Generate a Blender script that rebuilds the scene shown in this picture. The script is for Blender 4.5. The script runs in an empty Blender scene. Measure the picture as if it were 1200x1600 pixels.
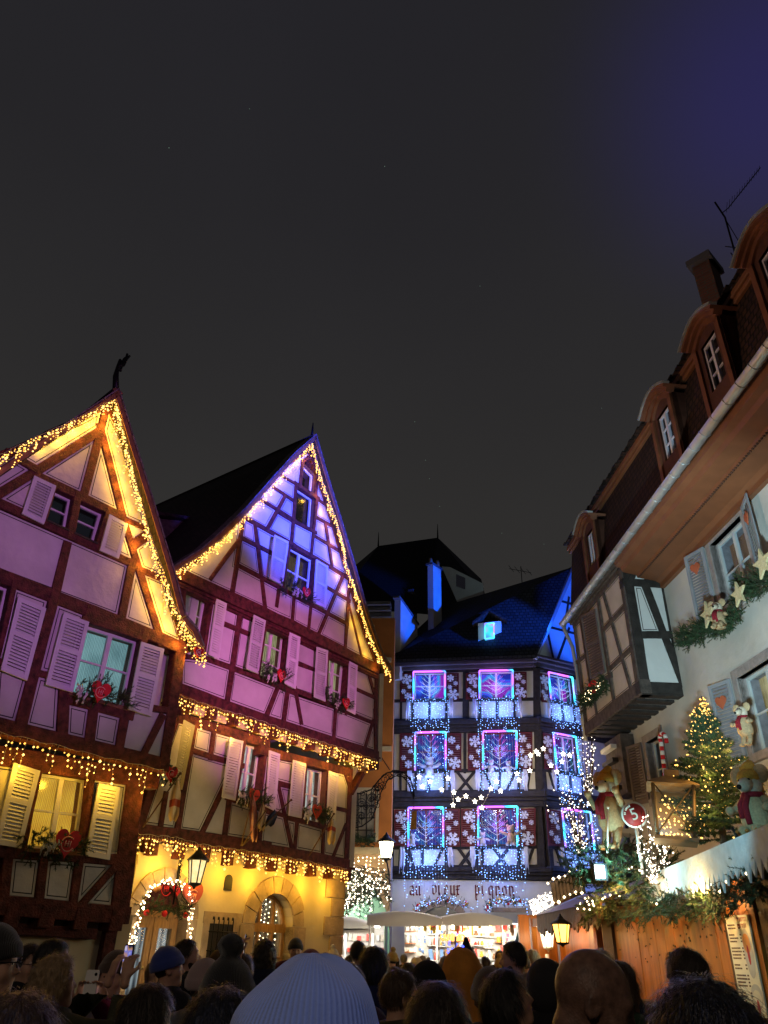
import bpy, math, random
import numpy as np
from mathutils import Vector, Matrix

# ------------------------------------------------------------------ camera, sky, flood lights, exposure
F, PIT, ROL, EYE = 1160.0, math.radians(30.7), math.radians(-1.5), 1.75
_cp, _sp, _cr, _sr = math.cos(PIT), math.sin(PIT), math.cos(ROL), math.sin(ROL)
_fwd = Vector((0, _cp, _sp)); _dn = Vector((0, _sp, -_cp)); _rt = Vector((1, 0, 0))
AXR = _cr * _rt + _sr * _dn
AXD = -_sr * _rt + _cr * _dn
scene = bpy.context.scene
COL = scene.collection
cd = bpy.data.cameras.new("camera")
cam = bpy.data.objects.new("camera", cd); COL.objects.link(cam)
cd.sensor_fit = 'VERTICAL'; cd.sensor_height = 36; cd.sensor_width = 27
cd.lens = F / 1600 * 36
cd.clip_start = 0.05; cd.clip_end = 2000
mw = Matrix((AXR, -AXD, -_fwd)).transposed().to_4x4(); mw.translation = (0, 0, EYE)
cam.matrix_world = mw
scene.camera = cam
scene.view_settings.view_transform = 'Standard'
scene.view_settings.look = 'None'
scene.view_settings.exposure = 0.0
scene.view_settings.gamma = 1.0
scene.cycles.use_denoising = True
scene.cycles.max_bounces = 5
scene.cycles.diffuse_bounces = 2
scene.cycles.glossy_bounces = 2
scene.cycles.transparent_max_bounces = 8
scene.cycles.sample_clamp_indirect = 4
scene.cycles.use_light_tree = True
scene.cycles.caustics_reflective = False
scene.cycles.caustics_refractive = False

world = bpy.data.worlds.new("World"); scene.world = world
world.use_nodes = True
wn = world.node_tree.nodes; wl = world.node_tree.links
wn.clear()
wo = wn.new("ShaderNodeOutputWorld"); wb = wn.new("ShaderNodeBackground")
tc = wn.new("ShaderNodeTexCoord"); sx = wn.new("ShaderNodeSeparateXYZ")
rp = wn.new("ShaderNodeValToRGB")
e = rp.color_ramp.elements
e[0].position = 0.0; e[0].color = (0.034, 0.031, 0.028, 1)
e[1].position = 1.0; e[1].color = (0.0160, 0.0155, 0.020, 1)
k = e.new(0.5); k.color = (0.0275, 0.0262, 0.0255, 1)
k = e.new(0.78); k.color = (0.0190, 0.0182, 0.0205, 1)
wl.new(tc.outputs['Generated'], sx.inputs[0]); wl.new(sx.outputs['Z'], rp.inputs[0])
# the lit cloud that a blue sky beam leaves, high on the right
dot = wn.new("ShaderNodeVectorMath"); dot.operation = 'DOT_PRODUCT'
_bd = (_fwd + (1240 - 600) / F * AXR + (130 - 800) / F * AXD).normalized()
nrm = wn.new("ShaderNodeVectorMath"); nrm.operation = 'NORMALIZE'
wl.new(tc.outputs['Generated'], nrm.inputs[0]); wl.new(nrm.outputs[0], dot.inputs[0]); dot.inputs[1].default_value = _bd
mr = wn.new("ShaderNodeMapRange"); mr.interpolation_type = 'LINEAR'
mr.inputs[1].default_value = 0.94; mr.inputs[2].default_value = 1.0; mr.inputs[3].default_value = 0; mr.inputs[4].default_value = 1
wl.new(dot.outputs['Value'], mr.inputs[0])
mx = wn.new("ShaderNodeMix"); mx.data_type = 'RGBA'; mx.blend_type = 'ADD'
mx.inputs['B'].default_value = (0.004, 0.002, 0.060, 1)
pw = wn.new('ShaderNodeMath'); pw.operation = 'POWER'; pw.inputs[1].default_value = 4.2; wl.new(mr.outputs[0], pw.inputs[0]); wl.new(pw.outputs[0], mx.inputs['Factor']); wl.new(rp.outputs[0], mx.inputs['A'])
# thin uneven cloud
nz = wn.new("ShaderNodeTexNoise"); nz.inputs['Scale'].default_value = 2.2; nz.inputs['Detail'].default_value = 4
wl.new(tc.outputs['Generated'], nz.inputs['Vector'])
m3 = wn.new("ShaderNodeMapRange"); m3.inputs[3].default_value = 0.85; m3.inputs[4].default_value = 1.15
wl.new(nz.outputs['Fac'], m3.inputs[0])
vm = wn.new("ShaderNodeVectorMath"); vm.operation = 'SCALE'
wl.new(mx.outputs['Result'], vm.inputs[0]); wl.new(m3.outputs[0], vm.inputs['Scale'])
wl.new(vm.outputs[0], wb.inputs[0]); wb.inputs[1].default_value = 1.0
wl.new(wb.outputs[0], wo.inputs[0])


def flood(name, pos, target, color, power, angle, blend=0.5, size=0.12):
    l = bpy.data.lights.new(name, 'SPOT'); l.color = color; l.energy = power
    l.spot_size = math.radians(angle); l.spot_blend = blend; l.shadow_soft_size = size
    o = bpy.data.objects.new(name, l); COL.objects.link(o); o.location = pos
    o.rotation_euler = (Vector(target) - Vector(pos)).to_track_quat('-Z', 'Y').to_euler()
    return o


# stage projectors that wash the facades (fixed to the eaves and stall roofs of the square), plus two added fills
flood("flood_pink", (2.6, 6.0, 7.0), (-2.7, 18.6, 7.6), (1.0, 0.22, 0.80), 5600, 28, 0.8)
flood("flood_violet", (2.0, 3.0, 6.0), (-5.6, 12.6, 8.4), (0.78, 0.26, 0.95), 1750, 40, 0.6)
flood("flood_blue_gable", (3.4, 9.0, 8.3), (-2.6, 19.6, 13.4), (0.06, 0.075, 1.0), 36000, 33, 0.9)
flood("flood_blue_chimneys", (13.0, 27.0, 13.0), (1.6, 33.3, 16.4), (0.005, 0.10, 1.0), 20000, 24, 0.5)
flood("flood_blue_corner", (8.0, 22.5, 10.0), (10.0, 33.0, 15.9), (0.005, 0.10, 1.0), 11000, 29, 0.5)
flood("flood_cool", (3.0, 6.6, 3.4), (6.4, 13.6, 8.3), (0.62, 0.92, 1.0), 2900, 50, 0.7)
flood("flood_square", (3.0, -6.0, 8.0), (-.30, 1.15, 1.65), (0.36, 0.47, 1.0), 620, 14, 0.9)
flood("fill_crowd", (-2.5, -4.5, 6.5), (0.3, 5.5, 1.6), (1.0, 0.78, 0.58), 320, 76, 0.9)  # added warm fill that lifts the crowd, no known projector behind it
flood("fill_eaves", (-3.6, 10.5, 6.5), (6.6, 11.0, 11.6), (1.0, 0.72, 0.55), 1000, 56, 0.9)  # added fill to brighten dormers and eaves, not a known fitting
flood("flood_trim", (3.2, 8.6, 4.0), (4.75, 11.6, 3.0), (0.30, 0.82, 1.0), 240, 50, 0.8)


# ------------------------------------------------------------------ geometry helpers
def ray(x, y):
    return _fwd + (x - 600) / F * AXR + (y - 800) / F * AXD


def at_depth(x, y, Y):
    d = ray(x, y); t = Y / d.y
    return Vector((d.x * t, Y, d.z * t + EYE))


def at_height(x, y, z):
    d = ray(x, y); t = (z - EYE) / d.z
    return Vector((d.x * t, d.y * t, z))


class Facade:
    """A vertical plane: s runs along it, z is height, d stands out of it towards the street."""
    def __init__(self, o, head, off=0.0):
        h = math.radians(head)
        self.a = Vector((math.sin(h), math.cos(h), 0)); self.n = Vector((self.a.y, -self.a.x, 0))
        self.o = Vector((o[0], o[1], 0)) + self.n * off
        self.head = head

    def shift(self, off):
        return Facade((self.o + self.n * off)[:2], self.head)

    def sz(self, x, y, d=0.0):
        r = ray(x, y); o = self.o + self.n * d - Vector((0, 0, EYE))
        p = r * (o.dot(self.n) / r.dot(self.n))
        return ((p - (self.o - Vector((0, 0, EYE)))).dot(self.a), p.z + EYE)

    def W(self, s, z, d=0.0):
        return self.o + self.a * s + self.n * d + Vector((0, 0, z))

    def px(self, x, y, d=0.0):
        s, z = self.sz(x, y, d)
        return self.W(s, z, d)


def base_of(o):
    v = Vector((0, 0, 0))
    while o is not None:
        v += o.location; o = o.parent
    return v


class MB:
    """collects faces for one mesh; vertices in world coordinates"""
    def __init__(self):
        self.v = []; self.f = []; self.m = []; self.sm = []

    def add(self, vs, fs, mat=0, smooth=False):
        b = len(self.v); self.v.extend([tuple(x) for x in vs])
        for f in fs:
            self.f.append(tuple(b + i for i in f)); self.m.append(mat); self.sm.append(smooth)

    def prism(self, front, back, mat=0, capback=True):
        n = len(front)
        vs = list(front) + list(back)
        fs = [tuple(range(n))]
        if capback: fs.append(tuple(range(2 * n - 1, n - 1, -1)))
        for i in range(n):
            j = (i + 1) % n
            fs.append((i, n + i, n + j, j))
        self.add(vs, fs, mat)

    def box(self, c, sx, sy, sz, rot=None, mat=0):
        pts = []
        for z in (-1, 1):
            for (x, y) in ((-1, -1), (1, -1), (1, 1), (-1, 1)):
                p = Vector((x * sx / 2, y * sy / 2, z * sz / 2))
                if rot is not None: p = rot @ p
                pts.append(Vector(c) + p)
        self.add(pts, [(3, 2, 1, 0), (4, 5, 6, 7), (0, 1, 5, 4), (1, 2, 6, 5), (2, 3, 7, 6), (3, 0, 4, 7)], mat)

    def tube(self, pts, r, n=6, mat=0, caps=True, smooth=True):
        pts = [Vector(p) for p in pts]
        rs = r if isinstance(r, (list, tuple)) else [r] * len(pts)
        vs = []; up = None
        for i, p in enumerate(pts):
            t = (pts[min(i + 1, len(pts) - 1)] - pts[max(i - 1, 0)])
            if t.length < 1e-9: t = Vector((0, 0, 1))
            t.normalize()
            if up is None:
                up = Vector((0, 0, 1)) if abs(t.z) < 0.9 else Vector((1, 0, 0))
            x = t.cross(up)
            if x.length < 1e-6: x = t.orthogonal()
            x.normalize(); y = x.cross(t); y.normalize(); up = y
            for k in range(n):
                a = 2 * math.pi * k / n
                vs.append(p + x * math.cos(a) * rs[i] + y * math.sin(a) * rs[i])
        fs = []
        for i in range(len(pts) - 1):
            for k in range(n):
                k2 = (k + 1) % n
                fs.append((i * n + k, i * n + k2, (i + 1) * n + k2, (i + 1) * n + k))
        if caps:
            fs.append(tuple(range(n - 1, -1, -1))); fs.append(tuple((len(pts) - 1) * n + k for k in range(n)))
        self.add(vs, fs, mat, smooth)

    def octa(self, c, r, mat=0):
        c = Vector(c)
        vs = [c + Vector(q) * r for q in ((1, 0, 0), (-1, 0, 0), (0, 1, 0), (0, -1, 0), (0, 0, 1), (0, 0, -1))]
        self.add(vs, [(0, 2, 4), (2, 1, 4), (1, 3, 4), (3, 0, 4), (2, 0, 5), (1, 2, 5), (3, 1, 5), (0, 3, 5)], mat, True)

    def ball(self, c, r, nu=10, nv=7, mat=0, M=None):
        rx, ry, rz = r if isinstance(r, (tuple, list)) else (r, r, r)
        c = Vector(c); vs = []; fs = []
        for j in range(nv + 1):
            th = math.pi * j / nv
            for i in range(nu):
                ph = 2 * math.pi * i / nu
                p = Vector((rx * math.sin(th) * math.cos(ph), ry * math.sin(th) * math.sin(ph), rz * math.cos(th)))
                if M is not None: p = M @ p
                vs.append(c + p)
        for j in range(nv):
            for i in range(nu):
                i2 = (i + 1) % nu
                fs.append((j * nu + i, (j + 1) * nu + i, (j + 1) * nu + i2, j * nu + i2))
        self.add(vs, fs, mat, True)

    def lathe(self, prof, c, n=16, mat=0, M=None):
        c = Vector(c); vs = []; fs = []
        for (r, z) in prof:
            for i in range(n):
                a = 2 * math.pi * i / n
                p = Vector((r * math.cos(a), r * math.sin(a), z))
                if M is not None: p = M @ p
                vs.append(c + p)
        for j in range(len(prof) - 1):
            for i in range(n):
                i2 = (i + 1) % n
                fs.append((j * n + i, j * n + i2, (j + 1) * n + i2, (j + 1) * n + i))
        self.add(vs, fs, mat, True)

    def data(self, name, mats, off=Vector((0, 0, 0))):
        me = bpy.data.meshes.new(name)
        me.from_pydata([(x - off.x, y - off.y, z - off.z) for x, y, z in self.v], [], self.f)
        for m in (mats if isinstance(mats, (list, tuple)) else [mats]): me.materials.append(m)
        if self.f:
            me.polygons.foreach_set('material_index', self.m)
            me.polygons.foreach_set('use_smooth', self.sm)
        me.update()
        return me

    def build(self, name, mats, parent=None, stuff=False):
        if parent is None:
            a = np.array(self.v); lo = a.min(0); hi = a.max(0)
            off = Vector(((lo[0] + hi[0]) / 2, (lo[1] + hi[1]) / 2, lo[2]))
        else:
            off = base_of(parent)
        o = bpy.data.objects.new(name, self.data(name, mats, off)); COL.objects.link(o)
        if parent is None: o.location = off
        else: o.parent = parent
        if stuff: o['kind'] = 'stuff'
        return o


def tag(o, label=None, cat=None, group=None, kind=None):
    if label: o['label'] = label
    if cat: o['category'] = cat
    if group: o['group'] = group
    if kind: o['kind'] = kind
    return o


def empty(name, loc, label=None, cat=None, group=None):
    o = bpy.data.objects.new(name, None); COL.objects.link(o); o.location = Vector(loc); o.empty_display_size = 0.2
    return tag(o, label, cat, group)


def copy_tree(o, parent=None):
    c = o.copy(); COL.objects.link(c); c.parent = parent
    for ch in list(o.children): copy_tree(ch, c)
    return c


def lamp(name, loc, color, power, radius=0.08, parent=None):
    l = bpy.data.lights.new(name, 'POINT'); l.color = color; l.energy = power; l.shadow_soft_size = radius
    o = bpy.data.objects.new(name, l); COL.objects.link(o)
    o.location = Vector(loc) - (base_of(parent) if parent else Vector((0, 0, 0)))
    if parent: o.parent = parent
    return o


# ------------------------------------------------------------------ materials
MATS = {}


def _pbsdf(name):
    m = bpy.data.materials.new(name); m.use_nodes = True
    nt = m.node_tree; b = nt.nodes['Principled BSDF']
    return m, nt, b


def mat(name, col, rough=0.8, var=0.15, scale=3.0, bump=0.0, bscale=30.0, metal=0.0, stretch=None, col2=None, detail=5, spec=0.3):
    """uneven surface: colour noise between col*(1-var) and col*(1+var) (or towards col2), and a fine relief"""
    if name in MATS: return MATS[name]
    m, nt, b = _pbsdf(name)
    N = nt.nodes; L = nt.links
    tcn = N.new('ShaderNodeTexCoord'); vec = tcn.outputs['Object']
    if stretch:
        mp = N.new('ShaderNodeMapping'); mp.inputs['Scale'].default_value = stretch
        L.new(vec, mp.inputs[0]); vec = mp.outputs[0]
    nz = N.new('ShaderNodeTexNoise'); nz.inputs['Scale'].default_value = scale; nz.inputs['Detail'].default_value = detail
    L.new(vec, nz.inputs['Vector'])
    r = N.new('ShaderNodeValToRGB')
    c1 = [max(0, c * (1 - var)) for c in col]; c2 = list(col2) if col2 else [min(1, c * (1 + var)) for c in col]
    r.color_ramp.elements[0].position = 0.3; r.color_ramp.elements[1].position = 0.7
    r.color_ramp.elements[0].color = (*c1, 1); r.color_ramp.elements[1].color = (*c2, 1)
    L.new(nz.outputs['Fac'], r.inputs[0]); L.new(r.outputs[0], b.inputs['Base Color'])
    b.inputs['Roughness'].default_value = rough; b.inputs['Metallic'].default_value = metal
    b.inputs['Specular IOR Level'].default_value = spec
    if bump:
        n2 = N.new('ShaderNodeTexNoise'); n2.inputs['Scale'].default_value = bscale; n2.inputs['Detail'].default_value = 4
        L.new(vec, n2.inputs['Vector'])
        bp = N.new('ShaderNodeBump'); bp.inputs['Strength'].default_value = bump; bp.inputs['Distance'].default_value = 0.03
        L.new(n2.outputs['Fac'], bp.inputs['Height']); L.new(bp.outputs[0], b.inputs['Normal'])
    MATS[name] = m
    return m


def emit(name, col, strength, sample=False):
    if name in MATS: return MATS[name]
    m = bpy.data.materials.new(name); m.use_nodes = True
    nt = m.node_tree; nt.nodes.clear()
    o = nt.nodes.new('ShaderNodeOutputMaterial'); em = nt.nodes.new('ShaderNodeEmission')
    em.inputs[0].default_value = (*col, 1); em.inputs[1].default_value = strength
    nt.links.new(em.outputs[0], o.inputs[0])
    m.cycles.emission_sampling = 'AUTO' if sample else 'NONE'
    MATS[name] = m
    return m


def glass(name, tint=(0.9, 0.95, 1.0), gloss=0.05):
    if name in MATS: return MATS[name]
    m = bpy.data.materials.new(name); m.use_nodes = True
    nt = m.node_tree; nt.nodes.clear()
    o = nt.nodes.new('ShaderNodeOutputMaterial'); t = nt.nodes.new('ShaderNodeBsdfTransparent'); g = nt.nodes.new('ShaderNodeBsdfGlossy')
    t.inputs[0].default_value = (*tint, 1); g.inputs['Roughness'].default_value = 0.2
    mi = nt.nodes.new('ShaderNodeMixShader'); mi.inputs[0].default_value = gloss
    nt.links.new(t.outputs[0], mi.inputs[1]); nt.links.new(g.outputs[0], mi.inputs[2]); nt.links.new(mi.outputs[0], o.inputs[0])
    MATS[name] = m
    return m


def curtain_glow(name, c1, c2, strength, folds=18.0, noise=2.0):
    """a lit room seen through curtains: folds across, uneven light"""
    if name in MATS: return MATS[name]
    m = bpy.data.materials.new(name); m.use_nodes = True
    nt = m.node_tree; N = nt.nodes; L = nt.links; N.clear()
    o = N.new('ShaderNodeOutputMaterial'); em = N.new('ShaderNodeEmission')
    tcn = N.new('ShaderNodeTexCoord')
    wv = N.new('ShaderNodeTexWave'); wv.inputs['Scale'].default_value = folds; wv.inputs['Distortion'].default_value = 3; wv.inputs['Detail'].default_value = 2
    nz = N.new('ShaderNodeTexNoise'); nz.inputs['Scale'].default_value = noise
    mp = N.new('ShaderNodeMapping'); mp.inputs['Scale'].default_value = (1, 1, 0.12)
    L.new(tcn.outputs['Object'], mp.inputs[0]); L.new(mp.outputs[0], wv.inputs['Vector']); L.new(tcn.outputs['Object'], nz.inputs['Vector'])
    mi = N.new('ShaderNodeMix'); mi.data_type = 'FLOAT'; mi.inputs['Factor'].default_value = 0.6
    L.new(wv.outputs['Fac'], mi.inputs['A']); L.new(nz.outputs['Fac'], mi.inputs['B'])
    r = N.new('ShaderNodeValToRGB'); r.color_ramp.elements[0].position = 0.25; r.color_ramp.elements[1].position = 0.75
    r.color_ramp.elements[0].color = (*c1, 1); r.color_ramp.elements[1].color = (*c2, 1)
    L.new(mi.outputs['Result'], r.inputs[0]); L.new(r.outputs[0], em.inputs[0]); em.inputs[1].default_value = strength
    L.new(em.outputs[0], o.inputs[0])
    m.cycles.emission_sampling = 'NONE'
    MATS[name] = m
    return m


def brick_mat(name, c1, c2, mortar, scale, w=0.5, h=0.25, rough=0.85, bump=0.6, axes='XZ', msize=0.02):
    if name in MATS: return MATS[name]
    m, nt, b = _pbsdf(name); N = nt.nodes; L = nt.links
    tcn = N.new('ShaderNodeTexCoord'); s = N.new('ShaderNodeSeparateXYZ'); c = N.new('ShaderNodeCombineXYZ')
    L.new(tcn.outputs['UV'], c.inputs[0]) if False else None
    L.new(tcn.outputs['Object'], s.inputs[0])
    L.new(s.outputs[axes[0]], c.inputs[0]); L.new(s.outputs[axes[1]], c.inputs[1])
    t = N.new('ShaderNodeTexBrick'); t.inputs['Scale'].default_value = scale
    t.inputs['Color1'].default_value = (*c1, 1); t.inputs['Color2'].default_value = (*c2, 1); t.inputs['Mortar'].default_value = (*mortar, 1)
    t.inputs['Brick Width'].default_value = w; t.inputs['Row Height'].default_value = h; t.inputs['Mortar Size'].default_value = msize
    L.new(c.outputs[0], t.inputs['Vector']); L.new(t.outputs['Color'], b.inputs['Base Color'])
    b.inputs['Roughness'].default_value = rough; b.inputs['Specular IOR Level'].default_value = 0.25
    bp = N.new('ShaderNodeBump'); bp.inputs['Strength'].default_value = bump; bp.inputs['Distance'].default_value = 0.03; bp.invert = True
    L.new(t.outputs['Fac'], bp.inputs['Height']); L.new(bp.outputs[0], b.inputs['Normal'])
    MATS[name] = m
    return m


M_PLASTER = mat('plaster_white', (0.56, 0.54, 0.52), 0.92, 0.22, 1.3, 0.5, 7, col2=(.62, .60, .58), detail=8)
M_LINE = mat('painted_line', (0.02, 0.016, 0.016), 0.8, 0.2)
M_OXBLOOD = mat('oxblood_timber', (0.085, 0.018, 0.017), 0.75, 0.6, 9, 0.9, 34, col2=(0.14, 0.034, 0.030))
M_BLACKWOOD = mat('black_timber', (0.030, 0.025, 0.023), 0.7, 0.4, 6, 0.6, 26)
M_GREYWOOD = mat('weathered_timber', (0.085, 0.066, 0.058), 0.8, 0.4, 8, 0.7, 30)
M_SHUT = mat('shutter_white', (0.60, 0.60, 0.62), 0.55, 0.06, 4)
M_SHUTGREY = mat('shutter_grey', (0.23, 0.25, 0.28), 0.6, 0.12, 4)
M_SHUTRED = mat('shutter_red', (0.12, 0.018, 0.018), 0.55, 0.15, 4)
M_SHUTBROWN = mat('shutter_brown', (0.13, 0.105, 0.095), 0.7, 0.2, 4)
M_FRAME = mat('window_frame_white', (0.65, 0.65, 0.64), 0.5, 0.05, 4)
M_REVEAL = mat('window_reveal', (0.16, 0.075, 0.045), 0.7, 0.3, 5)
M_ROOF = brick_mat('roof_tiles', (0.040, 0.026, 0.022), (0.022, 0.016, 0.015), (0.008, 0.006, 0.006), 1.0, 0.17, 0.14, 0.8, 1.0, 'XZ', 0.012)
M_ROOFEDGE = mat('roof_edge', (0.16, 0.13, 0.13), 0.8, 0.5, 9, 0.5, 20)
M_BARGE = mat('barge_board', (0.22, 0.10, 0.05), 0.6, 0.3, 6, 0.3)
M_IRON = mat('wrought_iron', (0.012, 0.012, 0.013), 0.5, 0.2, 10, metal=0.6)
M_YELLOWPLASTER = mat('lime_plaster', (0.55, 0.47, 0.33), 0.9, 0.12, 1.3, 0.3, 7)
M_SAND = mat('sandstone', (0.36, 0.27, 0.19), 0.9, 0.25, 3.5, 0.5, 16)
M_GLASS = glass('window_glass')
M_WIRE = mat('light_wire', (0.35, 0.32, 0.26), 0.6, 0.1)
M_WARM = emit('warm_bulb', (1.0, 0.54, 0.12), 4.2)
M_WARMW = emit('warm_white_bulb', (1.0, 0.76, 0.42), 9.0)
M_BLUEW = emit('cold_white_bulb', (0.42, 0.60, 1.0), 6.0)
M_FIR = mat('fir_needles', (0.030, 0.062, 0.026), 0.7, 0.5, 14)
M_FROST = mat('frosted_twig', (0.52, 0.52, 0.50), 0.8, 0.2, 20)
M_TWIG = mat('twig_bark', (0.07, 0.05, 0.035), 0.9, 0.3, 20)
M_RED = mat('red_felt', (0.55, 0.016, 0.020), 0.65, 0.15, 8)
M_WHITE = mat('white_paint', (0.75, 0.74, 0.72), 0.6, 0.06, 5)
M_SNOW = mat('snow_felt', (0.74, 0.75, 0.78), 0.9, 0.06, 8)
DEBUG = False

# ------------------------------------------------------------------ timber facades
def _isect(p, q, a, b):
    d1 = (q[0] - p[0], q[1] - p[1]); d2 = (b[0] - a[0], b[1] - a[1])
    den = d1[0] * d2[1] - d1[1] * d2[0]
    if abs(den) < 1e-9: return None
    t = ((a[0] - p[0]) * d2[1] - (a[1] - p[1]) * d2[0]) / den
    u = ((a[0] - p[0]) * d1[1] - (a[1] - p[1]) * d1[0]) / den
    return t, u


def arrange(segs, ext):
    """faces between beam axes: list of (polygon, half widths of its sides)"""
    S = []
    for (p, q, w) in segs:
        L = math.hypot(q[0] - p[0], q[1] - p[1])
        if L < 1e-6: continue
        ux, uy = (q[0] - p[0]) / L * ext, (q[1] - p[1]) / L * ext
        S.append(((p[0] - ux, p[1] - uy), (q[0] + ux, q[1] + uy), w))
    V = []; key = {}

    def vid(p):
        k = (round(p[0] / 0.004), round(p[1] / 0.004))
        for dx in (-1, 0, 1):
            for dy in (-1, 0, 1):
                if (k[0] + dx, k[1] + dy) in key: return key[(k[0] + dx, k[1] + dy)]
        key[k] = len(V); V.append(p); return key[k]
    E = {}
    for i, (p, q, w) in enumerate(S):
        ts = []
        for j, (a, b, w2) in enumerate(S):
            if i == j: continue
            r = _isect(p, q, a, b)
            if r and -1e-6 <= r[0] <= 1 + 1e-6 and -1e-6 <= r[1] <= 1 + 1e-6: ts.append(r[0])
        ts.sort()
        ids = []
        for t in ts:
            k = vid((p[0] + (q[0] - p[0]) * t, p[1] + (q[1] - p[1]) * t))
            if not ids or ids[-1] != k: ids.append(k)
        for a, b in zip(ids, ids[1:]):
            if a != b: E[(min(a, b), max(a, b))] = max(w, E.get((min(a, b), max(a, b)), 0))
    adj = {}
    for (a, b) in E: adj.setdefault(a, set()).add(b); adj.setdefault(b, set()).add(a)
    st = [k for k in adj if len(adj[k]) == 1]
    while st:
        k = st.pop()
        if len(adj.get(k, ())) != 1: continue
        o = adj[k].pop(); adj[o].discard(k)
        if len(adj[o]) == 1: st.append(o)
    nxt = {}
    for a in adj:
        nb = sorted(adj[a], key=lambda b: math.atan2(V[b][1] - V[a][1], V[b][0] - V[a][0]))
        for i, b in enumerate(nb): nxt[(b, a)] = (a, nb[i - 1])
    seen = set(); out = []
    for e0 in list(nxt):
        if e0 in seen: continue
        loop = []; e_ = e0
        while e_ not in seen:
            seen.add(e_); loop.append(e_[0]); e_ = nxt[e_]
        P = [V[i] for i in loop]
        A = sum(P[i][0] * P[(i + 1) % len(P)][1] - P[(i + 1) % len(P)][0] * P[i][1] for i in range(len(P))) / 2
        if A > 0.004:
            out.append((P, [E[(min(a, b), max(a, b))] / 2 for a, b in zip(loop, loop[1:] + loop[:1])]))
    return out


def simplify(P, H, tol=0.025, short=0.14):
    ch = True
    while ch and len(P) > 3:
        ch = False
        n = len(P)
        for i in range(n):          # stubs where beam ends cross: drop short sides
            j = (i + 1) % n
            L = math.hypot(P[j][0] - P[i][0], P[j][1] - P[i][1])
            if L < short:
                r = _isect(P[i - 1], P[i], P[j], P[(j + 1) % n]); new = None
                if r:
                    p, q = P[i - 1], P[i]; new = (p[0] + (q[0] - p[0]) * r[0], p[1] + (q[1] - p[1]) * r[0])
                    if math.hypot(new[0] - P[i][0], new[1] - P[i][1]) > 2.5 * short: new = None
                if new is None: new = ((P[i][0] + P[j][0]) / 2, (P[i][1] + P[j][1]) / 2)
                P[i] = new; H[i] = H[j]; del P[j]; del H[j]; ch = True; break
        if ch: continue
        for i in range(len(P)):
            a, b, c = P[i - 1], P[i], P[(i + 1) % len(P)]
            L = math.hypot(c[0] - a[0], c[1] - a[1])
            if L < 1e-6 or abs((c[0] - a[0]) * (b[1] - a[1]) - (c[1] - a[1]) * (b[0] - a[0])) / L < tol:
                h = max(H[i - 1], H[i]); H[i - 1] = h
                del P[i]; del H[i]; ch = True; break
    return P, H


def inset(P, H):
    n = len(P); out = []
    L = []
    for i in range(n):
        a, b = P[i], P[(i + 1) % n]; l = math.hypot(b[0] - a[0], b[1] - a[1])
        if l < 1e-6: return None
        nx, ny = -(b[1] - a[1]) / l, (b[0] - a[0]) / l
        L.append(((a[0] + nx * H[i], a[1] + ny * H[i]), (b[0] + nx * H[i], b[1] + ny * H[i])))
    for i in range(n):
        r = _isect(*L[i - 1], *L[i])
        if r is None: out.append(L[i][0])
        else:
            p, q = L[i - 1]; t = r[0]
            out.append((p[0] + (q[0] - p[0]) * t, p[1] + (q[1] - p[1]) * t))
    for i in range(n):
        e0 = (P[(i + 1) % n][0] - P[i][0], P[(i + 1) % n][1] - P[i][1]); e1 = (out[(i + 1) % n][0] - out[i][0], out[(i + 1) % n][1] - out[i][1])
        if e0[0] * e1[0] + e0[1] * e1[1] <= 0: return None
    A = sum(out[i][0] * out[(i + 1) % n][1] - out[(i + 1) % n][0] * out[i][1] for i in range(n)) / 2
    return out if A > 0.008 else None


def inside(p, P):
    c = False
    for i in range(len(P)):
        a, b = P[i], P[i - 1]
        if (a[1] > p[1]) != (b[1] > p[1]) and p[0] < (b[0] - a[0]) * (p[1] - a[1]) / (b[1] - a[1]) + a[0]: c = not c
    return c


BEAMN = [0]


def beam(fc, p, q, w, m, parent, front=0.03, back=-0.2, name='beam', wob=0.012, rnd=random):
    """one timber: slightly crooked, chamfered by its uneven width"""
    BEAMN[0] += 1
    f = front + (BEAMN[0] % 37) * 0.0006
    L = math.hypot(q[0] - p[0], q[1] - p[1])
    if L < 0.02: return None
    ux, uy = (q[0] - p[0]) / L, (q[1] - p[1]) / L
    n = max(2, min(7, int(L / 0.6) + 1))
    Lf = []; Rt = []
    for i in range(n):
        t = i / (n - 1); e = -0.04 if i == 0 else (0.04 if i == n - 1 else 0)
        cx = p[0] + (q[0] - p[0]) * t + ux * e; cy = p[1] + (q[1] - p[1]) * t + uy * e
        a = w / 2 + rnd.uniform(-wob, wob); b = w / 2 + rnd.uniform(-wob, wob)
        Lf.append((cx - uy * a, cy + ux * a)); Rt.append((cx + uy * b, cy - ux * b))
    mb = MB(); ch = min(0.012, w * 0.12)
    vs = []; fs = []
    for i in range(n):
        l, r = Lf[i], Rt[i]
        il = (l[0] + uy * ch, l[1] - ux * ch); ir = (r[0] - uy * ch, r[1] + ux * ch)
        vs += [fc.W(l[0], l[1], back), fc.W(l[0], l[1], f - ch), fc.W(il[0], il[1], f), fc.W(ir[0], ir[1], f), fc.W(r[0], r[1], f - ch), fc.W(r[0], r[1], back)]
    for i in range(n - 1):
        for k in range(5):
            fs.append((i * 6 + k, i * 6 + k + 1, (i + 1) * 6 + k + 1, (i + 1) * 6 + k))
    fs.append((5, 4, 3, 2, 1, 0)); b = (n - 1) * 6; fs.append(tuple(b + k for k in range(6)))
    mb.add(vs, fs)
    return mb.build(name, m, parent)


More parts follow.
